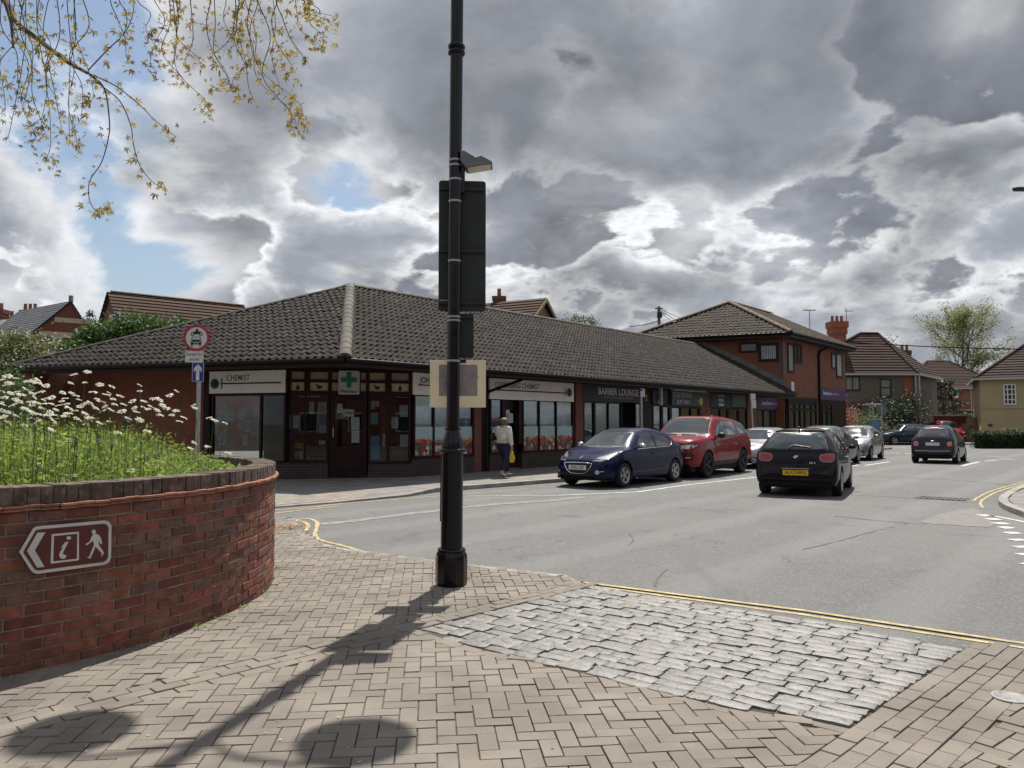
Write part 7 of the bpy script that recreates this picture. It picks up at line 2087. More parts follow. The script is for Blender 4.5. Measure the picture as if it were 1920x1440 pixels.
def yaw_to(dv): return math.atan2(dv.y, dv.x)
def hatch(name, label, pm, L, W, H, ax, wr, loc, yaw, cowl, ws_top, roof_r, tail_top, hoodf, belt, nose=.62, cat='car', noseW=.62, tailW=.80, cabin=.70, **kw):
    """hatchback-type body from a few key points (x from the middle, z from the ground)"""
    xf, xr = L / 2, -L / 2
    zt = [(xr, .50), (xr + .03, .66), (xr + .07, .80), tail_top, roof_r, ((roof_r[0] + ws_top[0]) * .5, H), ws_top, (ws_top[0] + (cowl[0] - ws_top[0]) * .5, ws_top[1] + (cowl[1] - ws_top[1]) * .46), cowl, (cowl[0] + (hoodf[0] - cowl[0]) * .5, cowl[1] + (hoodf[1] - cowl[1]) * .36), hoodf, (xf - .07, nose + .05), (xf - .02, nose - .03), (xf, nose - .10)]
    zs = [(xr, .44), (xr + .05, .70), (xr + .18, belt[1] - .06), (xr + .55, belt[1]), (cowl[0] - .1, belt[0]), (cowl[0] + .25, cowl[1] - .09), (hoodf[0] - .1, hoodf[1] - .07), (xf - .06, nose - .05), (xf, nose - .16)]
    Wp = [(xr, tailW), (xr + .03, tailW + .08), (xr + .12, tailW + .13), (xr + .6, .985), (0, 1.0), (xf - .8, .985), (xf - .35, .90), (xf - .15, .80), (xf - .05, .71), (xf, noseW)]
    Wt = [(xr, .62), (xr + .15, cabin - .02), (roof_r[0], cabin - .02), (0, cabin), (ws_top[0], cabin), (cowl[0], .80), (hoodf[0], .78), (xf, .5)]
    n = [(xr, 4.), (xr + .2, 4.5), (0, 4.5), (ws_top[0], 4.5), (cowl[0] - .05, 3.6), (cowl[0] + .2, 3.0), (xf, 3.2)]
    zb = [(xr, .36), (xr + .05, .27), (ax[0], .23), (0, .21), (ax[1], .22), (xf - .1, .20), (xf - .02, .24), (xf, .30)]
    return Car(name, label, L, W, H, pm, zt, zs, Wp, Wt, n, zb, ax, wr, loc=loc, yaw=yaw, cat=cat, **kw)

# ---- 1. dark blue three-door hatchback, front towards us
fw = gp(1163, 914.5); c0 = fw + RD * 1.27 - RN * .77
pb = paint('paint_blue', (.006, .010, .055), .1, coat=.45)
c = hatch('hatchback_car', 'dark blue three-door hatchback with silver mirrors parked nose out by the kerb', pb, 3.96, 1.76, 1.46, (-1.36, 1.18), .305, (c0.x, c0.y), yaw_to(-RD), (.98, .985), (.16, 1.405), (-1.30, 1.375), (-1.80, 1.03), (1.62, .80), (.93, 1.0), nose=.64)
c.wheels()
c.glass('windscreen', [(-.60, 1.01), (-.50, 1.37), (-.25, 1.395), (.25, 1.395), (.50, 1.37), (.60, 1.01), (.3, .985), (-.3, .985)], 'front')
c.glass('side_window', [(.62, .955), (.50, 1.03), (.12, 1.29), (-.28, 1.325), (-.34, 1.325), (-.30, .975)], 'L', both=True, rimm=M_rub)
c.glass('side_window', [(-.38, .98), (-.42, 1.32), (-.80, 1.29), (-1.12, 1.17), (-1.22, 1.05), (-1.05, .99)], 'L', both=True)
c.bar('chrome_strip', [(.62, .93), (0, .945), (-.6, .955), (-1.05, .968), (-1.2, 1.02), (-1.27, 1.10)], 'L', .010, M_chrome, both=True)
c.line([(.66, .92), (.70, .80), (.66, .45), (.60, .30)], 'L', both=True); c.line([(-.36, .96), (-.40, .70), (-.46, .42), (-.40, .30)], 'L', both=True); c.line([(.60, .30), (-.40, .30)], 'L', both=True)
c.decal('headlight', [(.40, .66), (.46, .735), (.62, .80), (.745, .86), (.76, .82), (.70, .72), (.60, .675)], 'front', M_lampg, both=True)
c.decal('headlight_rim', [(.38, .64), (.45, .75), (.62, .815), (.755, .88), (.775, .82), (.71, .705), (.60, .655)], 'front', M_rub, .003, both=True)
g = [(-.40, .60), (-.40, .57), (-.30, .42), (-.18, .36), (.18, .36), (.30, .42), (.40, .57), (.40, .60)]
c.decal('grille', g, 'front', mat('grille_dark', (.012, .012, .014), .6), .004)
c.bar('grille_surround', [(-.41, .60), (-.40, .565), (-.31, .425), (-.19, .355), (0, .35), (.19, .355), (.31, .425), (.40, .565), (.41, .60), (.2, .612), (0, .615), (-.2, .612), (-.41, .60)], 'front', .013, M_chrome)
c.plate('front', .50, 'YD62 CEX', M_plw2)
c.decal('badge', [(-.015, .70), (-.035, .73), (-.03, .75), (-.01, .752), (-.005, .785), (.012, .79), (.01, .755), (.035, .735), (.03, .72), (.01, .735), (.025, .695), (.012, .692), (0, .715)], 'front', M_chrome, .01, grid=.2)
for sd in (-1, 1):
    N = 14; c.decal('fog_lamp_rim', [(sd * .56 + .048 * math.cos(6.283 * i / N), .40 + .048 * math.sin(6.283 * i / N)) for i in range(N)], 'front', M_chrome, .006); c.decal('fog_lamp', [(sd * .56 + .032 * math.cos(6.283 * i / N), .40 + .032 * math.sin(6.283 * i / N)) for i in range(N)], 'front', M_lampg, .010)
    c.bar('fog_lamp_strip', [(sd * .61, .41), (sd * .68, .42)], 'front', .008, M_chrome)
c.decal('lower_intake', [(-.46, .25), (-.44, .32), (.44, .32), (.46, .25)], 'front', M_rub, .004)
c.mirror(.52, .97, mat('mirror_silver', (.62, .62, .63), .2, metal=.8), size=(.11, .17, .13)); c.handle(-.18, .80)
c.line([(1.62, -.62), (1.66, -.3), (1.68, 0), (1.66, .3), (1.62, .62)], 'top', .010); c.line([(.92, -.68), (1.2, -.70), (1.55, -.63)], 'top', .010); c.line([(.92, .68), (1.2, .70), (1.55, .63)], 'top', .010)
for sd in (-1, 1): c.bar('wiper', [(.99, sd * .25 + .1), (.955, sd * .25 - .25)], 'top', .009, M_rub)
c.decal('tail_light', [(-1.92, .80), (-1.72, .84), (-1.62, .94), (-1.74, .97), (-1.88, .95)], 'L', M_lampr, both=True)
c.glass('rear_window', [(-.55, 1.06), (-.48, 1.32), (.48, 1.32), (.55, 1.06)], 'rear')

# ---- 2. red sports utility vehicle
d2 = Vector((math.sin(R_(36)), math.cos(R_(36)), 0)); fw = Vector((5.62, 22.1, 0)); c0 = fw + d2 * 1.46 - Vector((d2.y, -d2.x, 0)) * .86
pr = paint('paint_red', (.26, .008, .014), .0)
xf, xr = 2.42, -2.42
zt = [(xr, .60), (xr + .03, .85), (xr + .07, 1.08), (xr + .16, 1.22), (-2.02, 1.67), (-.7, 1.79), (0, 1.80), (.40, 1.755), (.76, 1.51), (1.10, 1.235), (1.7, 1.19), (2.2, 1.12), (2.36, 1.02), (2.405, .90), (xf, .74)]
zs = [(xr, .55), (xr + .05, .88), (xr + .2, 1.14), (-1.2, 1.18), (0, 1.15), (1.05, 1.12), (1.5, 1.10), (2.1, 1.0), (2.36, .86), (xf, .66)]
Wp = [(xr, .84), (xr + .05, .93), (xr + .4, .985), (0, 1), (1.6, .99), (2.05, .94), (2.28, .86), (2.37, .80), (xf, .74)]
Wt = [(xr, .70), (-1.8, .73), (0, .76), (.42, .76), (1.16, .85), (2.1, .82), (xf, .6)]
c = Car('suv_car', 'bright red sports utility car with black wheels parked behind the blue hatchback', 4.84, 2.0, 1.80, pr, zt, zs, Wp, Wt, [(xr, 5.), (0, 6.), (.42, 6.), (1.1, 4.5), (1.4, 4.), (xf, 4.2)], [(xr, .48), (xr + .08, .40), (-1.4, .36), (0, .33), (1.5, .35), (2.3, .34), (xf, .42)], (-1.42, 1.50), .385, ww=.26, loc=(c0.x, c0.y), yaw=yaw_to(-d2))
c.wheels(M_alloyd, 5, M_under)
c.glass('windscreen', [(-.76, 1.27), (-.64, 1.70), (-.3, 1.735), (.3, 1.735), (.64, 1.70), (.76, 1.27), (.3, 1.25), (-.3, 1.25)], 'front')
c.glass('side_window', [(.84, 1.20), (.36, 1.60), (-.10, 1.655), (-.06, 1.21)], 'L', both=True); c.glass('side_window', [(-.14, 1.21), (-.17, 1.655), (-.98, 1.64), (-1.04, 1.23)], 'L', both=True); c.glass('side_window', [(-1.12, 1.23), (-1.08, 1.63), (-1.85, 1.56), (-2.08, 1.27)], 'L', both=True)
c.line([(.88, 1.14), (.92, .9), (.88, .52)], 'L', both=True); c.line([(-.10, 1.18), (-.12, .48)], 'L', both=True); c.line([(-1.06, 1.18), (-1.08, .98), (-.98, .72), (-.96, .50)], 'L', both=True)
c.decal('side_cladding', [(1.06, .34), (1.06, .46), (-.98, .46), (-.98, .34)], 'L', M_rub, .006, both=True)
c.bar('side_moulding', [(.9, .69), (0, .69), (-.9, .70)], 'L', .009, mat('trim_pinkish', (.35, .12, .11), .3), both=True)
c.decal('fender_vent', [(1.00, 1.06), (1.10, 1.06), (1.04, .92), (.86, .88), (.86, .90), (.98, .93)], 'L', M_rub, .006, both=True)
c.decal('headlight', [(.46, .86), (.48, .945), (.80, .965), (.90, .955), (.84, .88), (.70, .845)], 'front', M_lampg, .008, both=True); c.decal('headlight_surround', [(.43, .84), (.45, .97), (.80, .985), (.93, .97), (.86, .865), (.70, .825)], 'front', M_rub, .004, both=True)
c.decal('grille', [(-.42, .86), (-.44, .97), (.44, .97), (.42, .86)], 'front', M_rub, .005)
c.decal('lower_grille', [(-.52, .50), (-.56, .66), (.56, .66), (.52, .50)], 'front', M_rub, .005)
for sd in (-1, 1):
    c.decal('side_intake', [(sd * .62, .54), (sd * .62, .72), (sd * .86, .72), (sd * .80, .54)], 'front', M_rub, .006); c.bar('fog_lamp', [(sd * .66, .60), (sd * .79, .60)], 'front', .022, mat('lamp_dim', (.3, .31, .33), .3), .012)
c.decal('bonnet_edge', [(-.60, 1.01), (.60, 1.01), (.60, 1.0), (-.60, 1.0)], 'front', M_rub, .003)
c.plate('front', .79, 'HV14 RSX', M_plw2, word=False)
c.mirror(.74, 1.17, M_rub, size=(.13, .22, .18)); c.handle(.02, 1.03); c.handle(-.92, 1.05)
for sd in (-1, 1): c.bar('wiper', [(1.16, sd * .3 + .15), (1.12, sd * .3 - .3)], 'top', .011, M_rub)
c.decal('tail_light', [(-2.40, .98), (-2.12, 1.02), (-2.10, 1.12), (-2.38, 1.14)], 'L', M_lampr, both=True); c.glass('rear_window', [(-.66, 1.24), (-.56, 1.60), (.56, 1.60), (.66, 1.24)], 'rear')
h, n = c.cast('top', -1.3, 0); MB().box(-1.42, -1.25, -.04, .04, h.z - .01, h.z + .07).build('roof_aerial', M_rub, c.e, bevel=.02)

# ---- 3. silver-white saloon behind the red one
c0 = Vector((9.35, 27.9, 0)) - RN * .2
ps = paint('paint_silver', (.50, .51, .52), .55, .28)
c = hatch('saloon_car', 'silver-white car parked behind the red sports utility car', ps, 4.35, 1.80, 1.42, (-1.33, 1.35), .315, (c0.x, c0.y), yaw_to(-RD), (.98, .96), (.20, 1.36), (-1.35, 1.32), (-1.98, 1.02), (1.80, .80), (.92, .98), nose=.66)
c.wheels(); c.glass('windscreen', [(-.62, .99), (-.50, 1.33), (.50, 1.33), (.62, .99)], 'front')
c.glass('side_window', [(.66, .95), (.14, 1.27), (-.3, 1.30), (-.3, .97)], 'L', both=True); c.glass('side_window', [(-.36, .975), (-.36, 1.30), (-1.0, 1.24), (-1.4, 1.04)], 'L', both=True)
c.decal('headlight', [(.46, .66), (.50, .74), (.72, .79), (.78, .74), (.68, .66)], 'front', M_lampg, both=True)
c.decal('grille', [(-.42, .50), (-.46, .66), (.46, .66), (.42, .50)], 'front', M_rub, .005); c.bar('grille_bar', [(-.42, .59), (0, .59), (.42, .59)], 'front', .018, M_chrome); c.decal('lower_intake', [(-.72, .28), (-.66, .42), (.66, .42), (.72, .28)], 'front', M_rub, .005)
for sd in (-1, 1): c.decal('intake_blade', [(sd * .46, .42), (sd * .52, .44), (sd * .74, .30), (sd * .68, .28)], 'front', ps, .008)
c.mirror(.56, .95, ps); c.plate('front', .47, 'LN18', M_plw2, word=False)

# ---- 4. black three-door hatchback driving away
rwr, rwl, fwr = gp(1570, 930), gp(1436, 923.5), None
dv = Vector((math.sin(R_(28.5)), math.cos(R_(28.5)), 0)); rt_ = Vector((dv.y, -dv.x, 0))
rc_ = (rwr + rwl) / 2; c0 = rc_ + dv * 1.24
pk_ = paint('paint_black_plum', (.008, .004, .007), .0, coat=.5)
c = hatch('hatchback_car', 'black three-door hatchback with yellow rear plate driving away up the road', pk_, 3.95, 1.74, 1.47, (-1.24, 1.22), .31, (c0.x, c0.y), yaw_to(dv), (1.0, .98), (.22, 1.41), (-1.28, 1.40), (-1.84, 1.02), (1.6, .80), (.94, 1.0), nose=.64, tailW=.84)
c.wheels()
c.glass('rear_window', [(-.63, 1.04), (-.60, 1.12), (-.50, 1.33), (-.42, 1.355), (.42, 1.355), (.50, 1.33), (.60, 1.12), (.63, 1.04), (.3, 1.02), (-.3, 1.02)], 'rear', m=mat('car_glass_rear', (.014, .028, .034), .04, ior=1.8, spec=.6))
c.glass('windscreen', [(-.60, 1.01), (-.50, 1.37), (.50, 1.37), (.60, 1.01)], 'front')
c.glass('side_window', [(.62, .955), (.14, 1.28), (-.30, 1.33), (-.26, .975)], 'L', both=True); c.glass('side_window', [(-.40, .98), (-.52, 1.32), (-1.0, 1.28), (-1.32, 1.08), (-1.25, 1.0)], 'L', both=True)
c.decal('tail_light_rim', [(.50, .78), (.475, .85), (.50, .915), (.60, .935), (.75, .935), (.775, .92), (.77, .80), (.72, .755), (.56, .755)], 'rear', mat('rim_pale', (.40, .22, .24), .3), .006, both=True)
c.decal('tail_light', [(.52, .79), (.495, .85), (.52, .905), (.61, .92), (.74, .92), (.76, .90), (.755, .805), (.71, .772), (.565, .772)], 'rear', mat('lamp_red_lit', (.28, .010, .016), .2, var=.35, scale=30, coat=1.), .011, both=True)
c.plate('rear', .52, 'AU17 NRN', M_ply); c.bar('plate_trim', [(-.28, .605), (0, .61), (.28, .605)], 'rear', .010, M_chrome)
c.decal('emblem', [(-.05, .885), (-.05, .86), (-.02, .845), (0, .85), (-.02, .815), (.045, .835), (.05, .86), (.01, .868), (.03, .895), (0, .885)], 'rear', M_chrome, .01, grid=.2)
M4 = Matrix.Identity(4); h, n = c.cast('rear', -.34, .735); M4.col[0][:3] = (0, -1, 0); M4.col[1][:3] = (0, 0, 1); M4.col[2][:3] = (-1, 0, 0); M4.col[3][:3] = (h.x - .012, -.34, .735)
text('DS 3', .05, M_chrome, M4, c.e, 'badge', 'CENTER', .002, 1.2, bold=.002)
c.bar('wiper', [(-.30, 1.05), (0, 1.09), (.08, 1.085), (.14, 1.03)], 'rear', .012, mat('wiper_grey', (.06, .055, .06), .4), .02)
c.decal('brake_lamp', [(-.12, 1.40), (.12, 1.40), (.12, 1.385), (-.12, 1.385)], 'rear', M_lampr, .012); c.bar('spoiler', [(-.50, 1.385), (-.25, 1.40), (0, 1.405), (.25, 1.40), (.50, 1.385)], 'rear', .022, pk_, .01)
c.decal('lower_valance', [(-.60, .30), (-.62, .40), (.62, .40), (.60, .30)], 'rear', M_rub, .006); c.bar('bumper_crease', [(-.66, .43), (0, .425), (.66, .43)], 'rear', .010, pk_, .004)
c.line([(.70, .71), (.3, .70), (0, .69), (-.3, .70), (-.70, .71)], 'rear', .010)
h, n = c.cast('rear', -.42, .34); MB().lathe([(.032, -.1), (.036, .0), (.028, 0), (.026, -.08)], 14, (-.42, 0, 0), axis='y', cap=False).mesh('p'); ex = MB().tube([(h.x - .03, -.42, .30), (h.x + .2, -.42, .30)], .034, 12); ex.build('exhaust', M_chrome, c.e, smooth=60)
h, n = c.cast('top', -1.25, 0); MB().tube([(-1.25, 0, h.z), (-1.33, 0, h.z + .10)], .012, 6).build('roof_aerial', M_rub, c.e)
c.line([(.66, .92), (.68, .45), (.60, .28)], 'L', both=True); c.line([(-.36, .96), (-.40, .6), (-.46, .30)], 'L', both=True); c.handle(-.2, .82, M_chrome)
c.mirror(.54, .97, pk_)

# ---- 5. grey-green car, half hidden behind the black one
d5 = Vector((.60, .80, 0)); r5 = Vector((.8, -.6, 0)); fw = gp(1605, 868); c0 = fw - d5 * 1.2 - r5 * .75
pg = paint('paint_grey_green', (.16, .165, .15), .5, .35)
c = hatch('parked_car', 'grey-green car parked beyond the black hatchback, facing up the street', pg, 4.0, 1.74, 1.48, (-1.28, 1.22), .31, (c0.x, c0.y), yaw_to(d5), (.95, .98), (.18, 1.42), (-1.30, 1.40), (-1.84, 1.02), (1.62, .84), (.93, 1.0), nose=.68)
c.wheels(); c.glass('windscreen', [(-.60, 1.01), (-.50, 1.37), (.50, 1.37), (.60, 1.01)], 'front'); c.glass('rear_window', [(-.58, 1.06), (-.48, 1.34), (.48, 1.34), (.58, 1.06)], 'rear')
c.glass('side_window', [(.60, .96), (.12, 1.30), (-.30, 1.34), (-.30, .975)], 'L', both=True, m=mat('car_glass_pale', (.06, .08, .075), .05, ior=1.7)); c.glass('side_window', [(-.36, .98), (-.38, 1.34), (-1.0, 1.28), (-1.32, 1.05)], 'L', both=True)
c.decal('headlight', [(.50, .70), (.54, .78), (.72, .82), (.78, .76), (.68, .70)], 'front', M_lampg, both=True); c.decal('tail_light', [(.58, .78), (.60, .95), (.74, .95), (.76, .78)], 'rear', M_lampr, both=True); c.mirror(.54, .97, pg); c.handle(-.2, .82)

# ---- 6. silver hatchback facing us further up
fw = gp(1630, 863.5); d6 = Vector((.58, .815, 0)); r6 = Vector((d6.y, -d6.x, 0)); c0 = fw + d6 * 1.25 - r6 * .75
pv = paint('paint_silver2', (.46, .48, .50), .6, .28)
c = hatch('hatchback_car', 'silver hatchback with sun glaring on its windscreen parked beyond the black one', pv, 3.95, 1.74, 1.48, (-1.26, 1.23), .305, (c0.x, c0.y), yaw_to(-d6), (.98, 1.0), (.16, 1.43), (-1.25, 1.40), (-1.82, 1.05), (1.62, .84), (.95, 1.04), nose=.66)
c.wheels(); c.glass('windscreen', [(-.62, 1.03), (-.50, 1.39), (.50, 1.39), (.62, 1.03)], 'front')
c.glass('side_window', [(.62, .98), (.12, 1.31), (-.28, 1.34), (-.28, 1.0)], 'L', both=True); c.glass('side_window', [(-.34, 1.0), (-.36, 1.34), (-.95, 1.30), (-1.30, 1.12)], 'L', both=True)
c.decal('headlight', [(.46, .68), (.52, .78), (.76, .88), (.80, .84), (.70, .70)], 'front', M_lampg, both=True); c.decal('grille', [(-.44, .30), (-.46, .44), (.46, .44), (.44, .30)], 'front', M_rub); c.plate('front', .52, '', M_plw2, word=False)
c.decal('badge', [(.07 * math.cos(i * .628), .66 + .035 * math.sin(i * .628)) for i in range(10)], 'front', M_chrome, .008); c.mirror(.55, .99, pv); c.handle(-.15, .84); c.line([(-.31, .98), (-.33, .6), (-.35, .32)], 'L', both=True)
for sd in (-1, 1): c.decal('fog_lamp', [(sd * .62 + .05 * math.cos(i * .628), .40 + .05 * math.sin(i * .628)) for i in range(10)], 'front', M_rub, .006)

# ---- 7. dark blue car crossing at the junction
fw = gp(1676, 834.5); d7 = Vector((-.985, -.17, 0)); r7 = Vector((d7.y, -d7.x, 0)); c0 = fw - d7 * 1.35 - Vector((-d7.y, d7.x, 0)) * .75
if c0.y < fw.y: c0 = fw - d7 * 1.35 + Vector((-d7.y, d7.x, 0)) * .75
pn = paint('paint_steel_blue', (.030, .042, .070), .5, .3)
c = hatch('crossing_car', 'dark steel-blue family car turning across the junction', pn, 4.4, 1.80, 1.52, (-1.35, 1.35), .33, (c0.x, c0.y), yaw_to(d7), (.95, 1.02), (.20, 1.46), (-1.40, 1.44), (-2.0, 1.10), (1.85, .88), (.97, 1.05), nose=.72)
c.wheels(); c.glass('windscreen', [(-.62, 1.05), (-.50, 1.42), (.50, 1.42), (.62, 1.05)], 'front'); c.glass('side_window', [(.62, 1.0), (.14, 1.34), (-.34, 1.37), (-.34, 1.02)], 'L', both=True); c.glass('side_window', [(-.40, 1.02), (-.40, 1.37), (-1.1, 1.34), (-1.5, 1.12)], 'L', both=True); c.glass('rear_window', [(-.58, 1.12), (-.48, 1.38), (.48, 1.38), (.58, 1.12)], 'rear')
c.decal('headlight', [(2.10, .72), (1.98, .80), (1.62, .86), (1.60, .80), (1.9, .72)], 'L', M_lampg, both=True); c.mirror(.55, 1.0, pn); c.handle(-.2, .88); c.handle(-1.1, .92); c.line([(-.37, 1.0), (-.38, .34)], 'L', both=True); c.line([(.68, .98), (.70, .34)], 'L', both=True)

# ---- 8. small rounded dark car driving away
wl_, wr_ = gp(1722, 868), gp(1787, 868); d8 = Vector((math.sin(R_(37)), math.cos(R_(37)), 0)); c0 = (wl_ + wr_) / 2 + d8 * 1.05
p8 = paint('paint_dark_slate', (.020, .024, .036), .4, .3)
c = hatch('small_car', 'small rounded dark blue city car with brake light on, driving away', p8, 3.55, 1.63, 1.49, (-1.12, 1.18), .29, (c0.x, c0.y), yaw_to(d8), (.88, .98), (.18, 1.42), (-1.05, 1.42), (-1.62, 1.00), (1.42, .82), (.93, .97), nose=.68, tailW=.80, cabin=.68)
c.wheels(); c.glass('rear_window', [(-.52, 1.06), (-.42, 1.36), (.42, 1.36), (.52, 1.06)], 'rear'); c.glass('windscreen', [(-.56, 1.01), (-.46, 1.38), (.46, 1.38), (.56, 1.01)], 'front'); c.glass('side_window', [(.56, .96), (.12, 1.30), (-.35, 1.34), (-.35, .97)], 'L', both=True); c.glass('side_window', [(-.42, .98), (-.44, 1.33), (-.9, 1.25), (-1.15, 1.02)], 'L', both=True)
c.decal('tail_light', [(.50, .68), (.48, .78), (.52, .86), (.64, .86), (.67, .78), (.64, .68)], 'rear', mat('lamp_red_pale', (.55, .10, .09), .25, coat=1.), .008, both=True)
c.decal('tail_light_lens', [(-.53, .70), (-.52, .82), (-.60, .83), (-.64, .77), (-.60, .70)], 'rear', M_lampa, .012)
c.plate('rear', .76, '', mat('plate_pale', (.60, .58, .55), .5), w=.48, h=.12, word=False); c.bar('bumper_strip', [(-.60, .50), (0, .49), (.60, .50)], 'rear', .018, M_chrome); c.decal('brake_lamp', [(-.13, 1.40), (.13, 1.40), (.13, 1.37), (-.13, 1.37)], 'rear', mat('brake_on', (.7, .03, .03), .3, emit=.6), .012); c.bar('badge', [(-.07, .87), (0, .885), (.07, .87)], 'rear', .014, M_chrome)
c.mirror(.5, .96, p8); c.decal('lower_valance', [(-.56, .28), (-.58, .40), (.58, .40), (.56, .28)], 'rear', M_rub, .006)
# ---- 9. red car by the gates
c0 = at_depth(1772, 800, 59.5)
p9 = paint('paint_red2', (.30, .02, .03), .2)
c = hatch('parked_car', 'small red car parked in front of the dark red gates', p9, 3.9, 1.72, 1.75, (-1.2, 1.2), .3, (c0.x, c0.y), R_(-97), (1.0, 1.15), (.45, 1.68), (-1.5, 1.66), (-1.85, 1.1), (1.62, .98), (1.0, 1.05), nose=.75)
c.wheels(); c.glass('windscreen', [(-.62, 1.18), (-.54, 1.64), (.54, 1.64), (.62, 1.18)], 'front'); c.glass('side_window', [(.6, 1.08), (.3, 1.5), (-1.4, 1.5), (-1.5, 1.08)], 'L', both=True)
c.decal('headlight', [(.5, .78), (.52, .9), (.7, .92), (.74, .80)], 'front', M_lampg, both=True); c.mirror(.6, 1.08, p9)

# ================================================================== PERSON walking along the shops
def skin_mesh(name, verts, edges, root, m, parent, subdiv=2):
    me = bpy.data.meshes.new(name); me.from_pydata([v[:3] for v in verts], edges, [])
    o = bpy.data.objects.new(name, me); COL.objects.link(o)
    md = o.modifiers.new('skin', 'SKIN'); md.use_smooth_shade = True
    for i, v in enumerate(verts):
        sv = me.skin_vertices[0].data[i]; sv.radius = (v[3], v[4] if len(v) > 4 else v[3]); sv.use_root = (i == root)
    sb = o.modifiers.new('sub', 'SUBSURF'); sb.levels = subdiv; sb.render_levels = subdiv
    dg = bpy.context.evaluated_depsgraph_get(); dg.update(); me2 = bpy.data.meshes.new_from_object(o.evaluated_get(dg))
    bpy.data.objects.remove(o); bpy.data.meshes.remove(me)
    me2.materials.clear(); me2.materials.append(m)
    for p in me2.polygons: p.use_smooth = True
    q = bpy.data.objects.new(name, me2); COL.objects.link(q); q.parent = parent; return q
M_skin = mat('skin', (.45, .27, .19), .6, var=.08); M_top = mat('cream_jumper', (.62, .60, .54), .85, var=.12, scale=8, bump=.4, bscale=30); M_trs = mat('navy_trousers', (.012, .014, .045), .8, var=.2, scale=10, bump=.3, bscale=40)
M_hair = mat('ash_hair', (.11, .085, .065), .6, var=.35, scale=30, bump=.5, bscale=120); M_shoe = mat('white_shoe', (.62, .60, .58), .6); M_bag = mat('black_bag', (.012, .012, .014), .5); M_carrier = mat('yellow_carrier', (.62, .46, .03), .45, var=.25, scale=12, trans=.3, bump=.4, bscale=20)
pf = gp(944, 894, KZ)
pd = Vector((math.sin(R_(38)), math.cos(R_(38)), 0))
per = empty('person', (pf.x, pf.y, KZ), math.atan2(pd.y, pd.x) - math.pi / 2, 'person in cream jumper and navy trousers walking past the shops with bags', 'person')
per.scale = (1.16, 1.16, 1.0)
# local: +y forward (walking direction), +x to the person's right, z up; height about 1.62
hip, sh = .88, 1.34
V = [(0, 0, .92, .13, .10), (0, 0, 1.08, .125, .095), (0, .01, 1.24, .135, .10), (0, .01, 1.36, .10, .08), (0, .02, 1.425, .048), (0, .03, 1.50, .07, .075), (0, .035, 1.575, .062, .068),     # 0-6 trunk, neck, head
     (.09, 0, .88, .085), (.10, .0, .50, .058), (.10, -.18, .16, .040), (.10, -.22, .10, .036), (.10, -.12, .045, .034),      # 7-11 right leg (pushing off)
     (-.09, 0, .88, .085), (-.10, .18, .50, .058), (-.10, .27, .11, .040), (-.10, .26, .05, .036), (-.10, .38, .03, .032),    # 12-16 left leg (forward)
     (.17, 0, 1.335, .055), (.215, -.03, 1.08, .042), (.225, .02, .86, .030), (.225, .035, .80, .026, .018),                 # 17-20 right arm
     (-.17, 0, 1.335, .055), (-.235, .0, 1.10, .042), (-.20, .14, 1.00, .032), (-.19, .20, 1.02, .026, .018)]                # 21-24 left arm
E = [(0, 1), (1, 2), (2, 3), (3, 4), (4, 5), (5, 6), (0, 7), (7, 8), (8, 9), (9, 10), (10, 11), (0, 12), (12, 13), (13, 14), (14, 15), (15, 16), (3, 17), (17, 18), (18, 19), (19, 20), (3, 21), (21, 22), (22, 23), (23, 24)]
def fingers(base, root, dirv, side, spread):
    """four fingers and a thumb as chains from the palm"""
    for i in range(4):
        o = spread * (i - 1.5) * .019; l = (.036, .042, .039, .030)[i]; b = base + spread * 0
        p0 = Vector(base) + Vector(spread) * (i - 1.5) * .018 + Vector(dirv) * .03; p1 = p0 + Vector(dirv) * l + Vector(side) * .006; p2 = p1 + Vector(dirv) * l * .5 + Vector(side) * .026; p3 = p2 - Vector(dirv) * .012 + Vector(side) * .024
        n0 = len(V); V.extend([(*p0, .0095), (*p1, .0088), (*p2, .008), (*p3, .007)]); E.extend([(root, n0), (n0, n0 + 1), (n0 + 1, n0 + 2), (n0 + 2, n0 + 3)])
    p0 = Vector(base) + Vector(spread) * .03 + Vector(side) * .008; p1 = p0 + Vector(spread) * .018 + Vector(dirv) * .03; p2 = p1 + Vector(dirv) * .026 + Vector(side) * .016
    n0 = len(V); V.extend([(*p0, .0105), (*p1, .0095), (*p2, .008)]); E.extend([(root, n0), (n0, n0 + 1), (n0 + 1, n0 + 2)])
fingers(Vector((.225, .035, .80)), 20, Vector((0, .05, -1)), Vector((-1, 0, 0)), Vector((0, 1, 0)))
fingers(Vector((-.19, .20, 1.02)), 24, Vector((.1, .9, .2)), Vector((.3, 0, -.9)), Vector((.8, 0, .3)))
body = skin_mesh('body', V, E, 0, M_skin, per)
# face details on the head (turned away from us)
fc = MB()
for s in (-1, 1): fc.lathe([(.0, .0), (.011, .004), (.012, .012)], 8, (s * .028, .095, 1.515))
fc.build('eye', mat('eye_dark', (.05, .04, .04), .3), per, smooth=60)
MB().tube([(0, .098, 1.53), (0, .118, 1.495), (0, .10, 1.488)], [.010, .014, .010], 8).build('nose', M_skin, per, smooth=60)
MB().tube([(-.024, .097, 1.458), (0, .104, 1.456), (.024, .097, 1.458)], .006, 6).build('mouth', mat('lips', (.35, .12, .10), .5), per, smooth=60)
for s in (-1, 1): MB().tube([(s * .072, .015, 1.525), (s * .082, .005, 1.505), (s * .074, .02, 1.478)], [.010, .014, .009], 7).build('ear', M_skin, per, smooth=60)
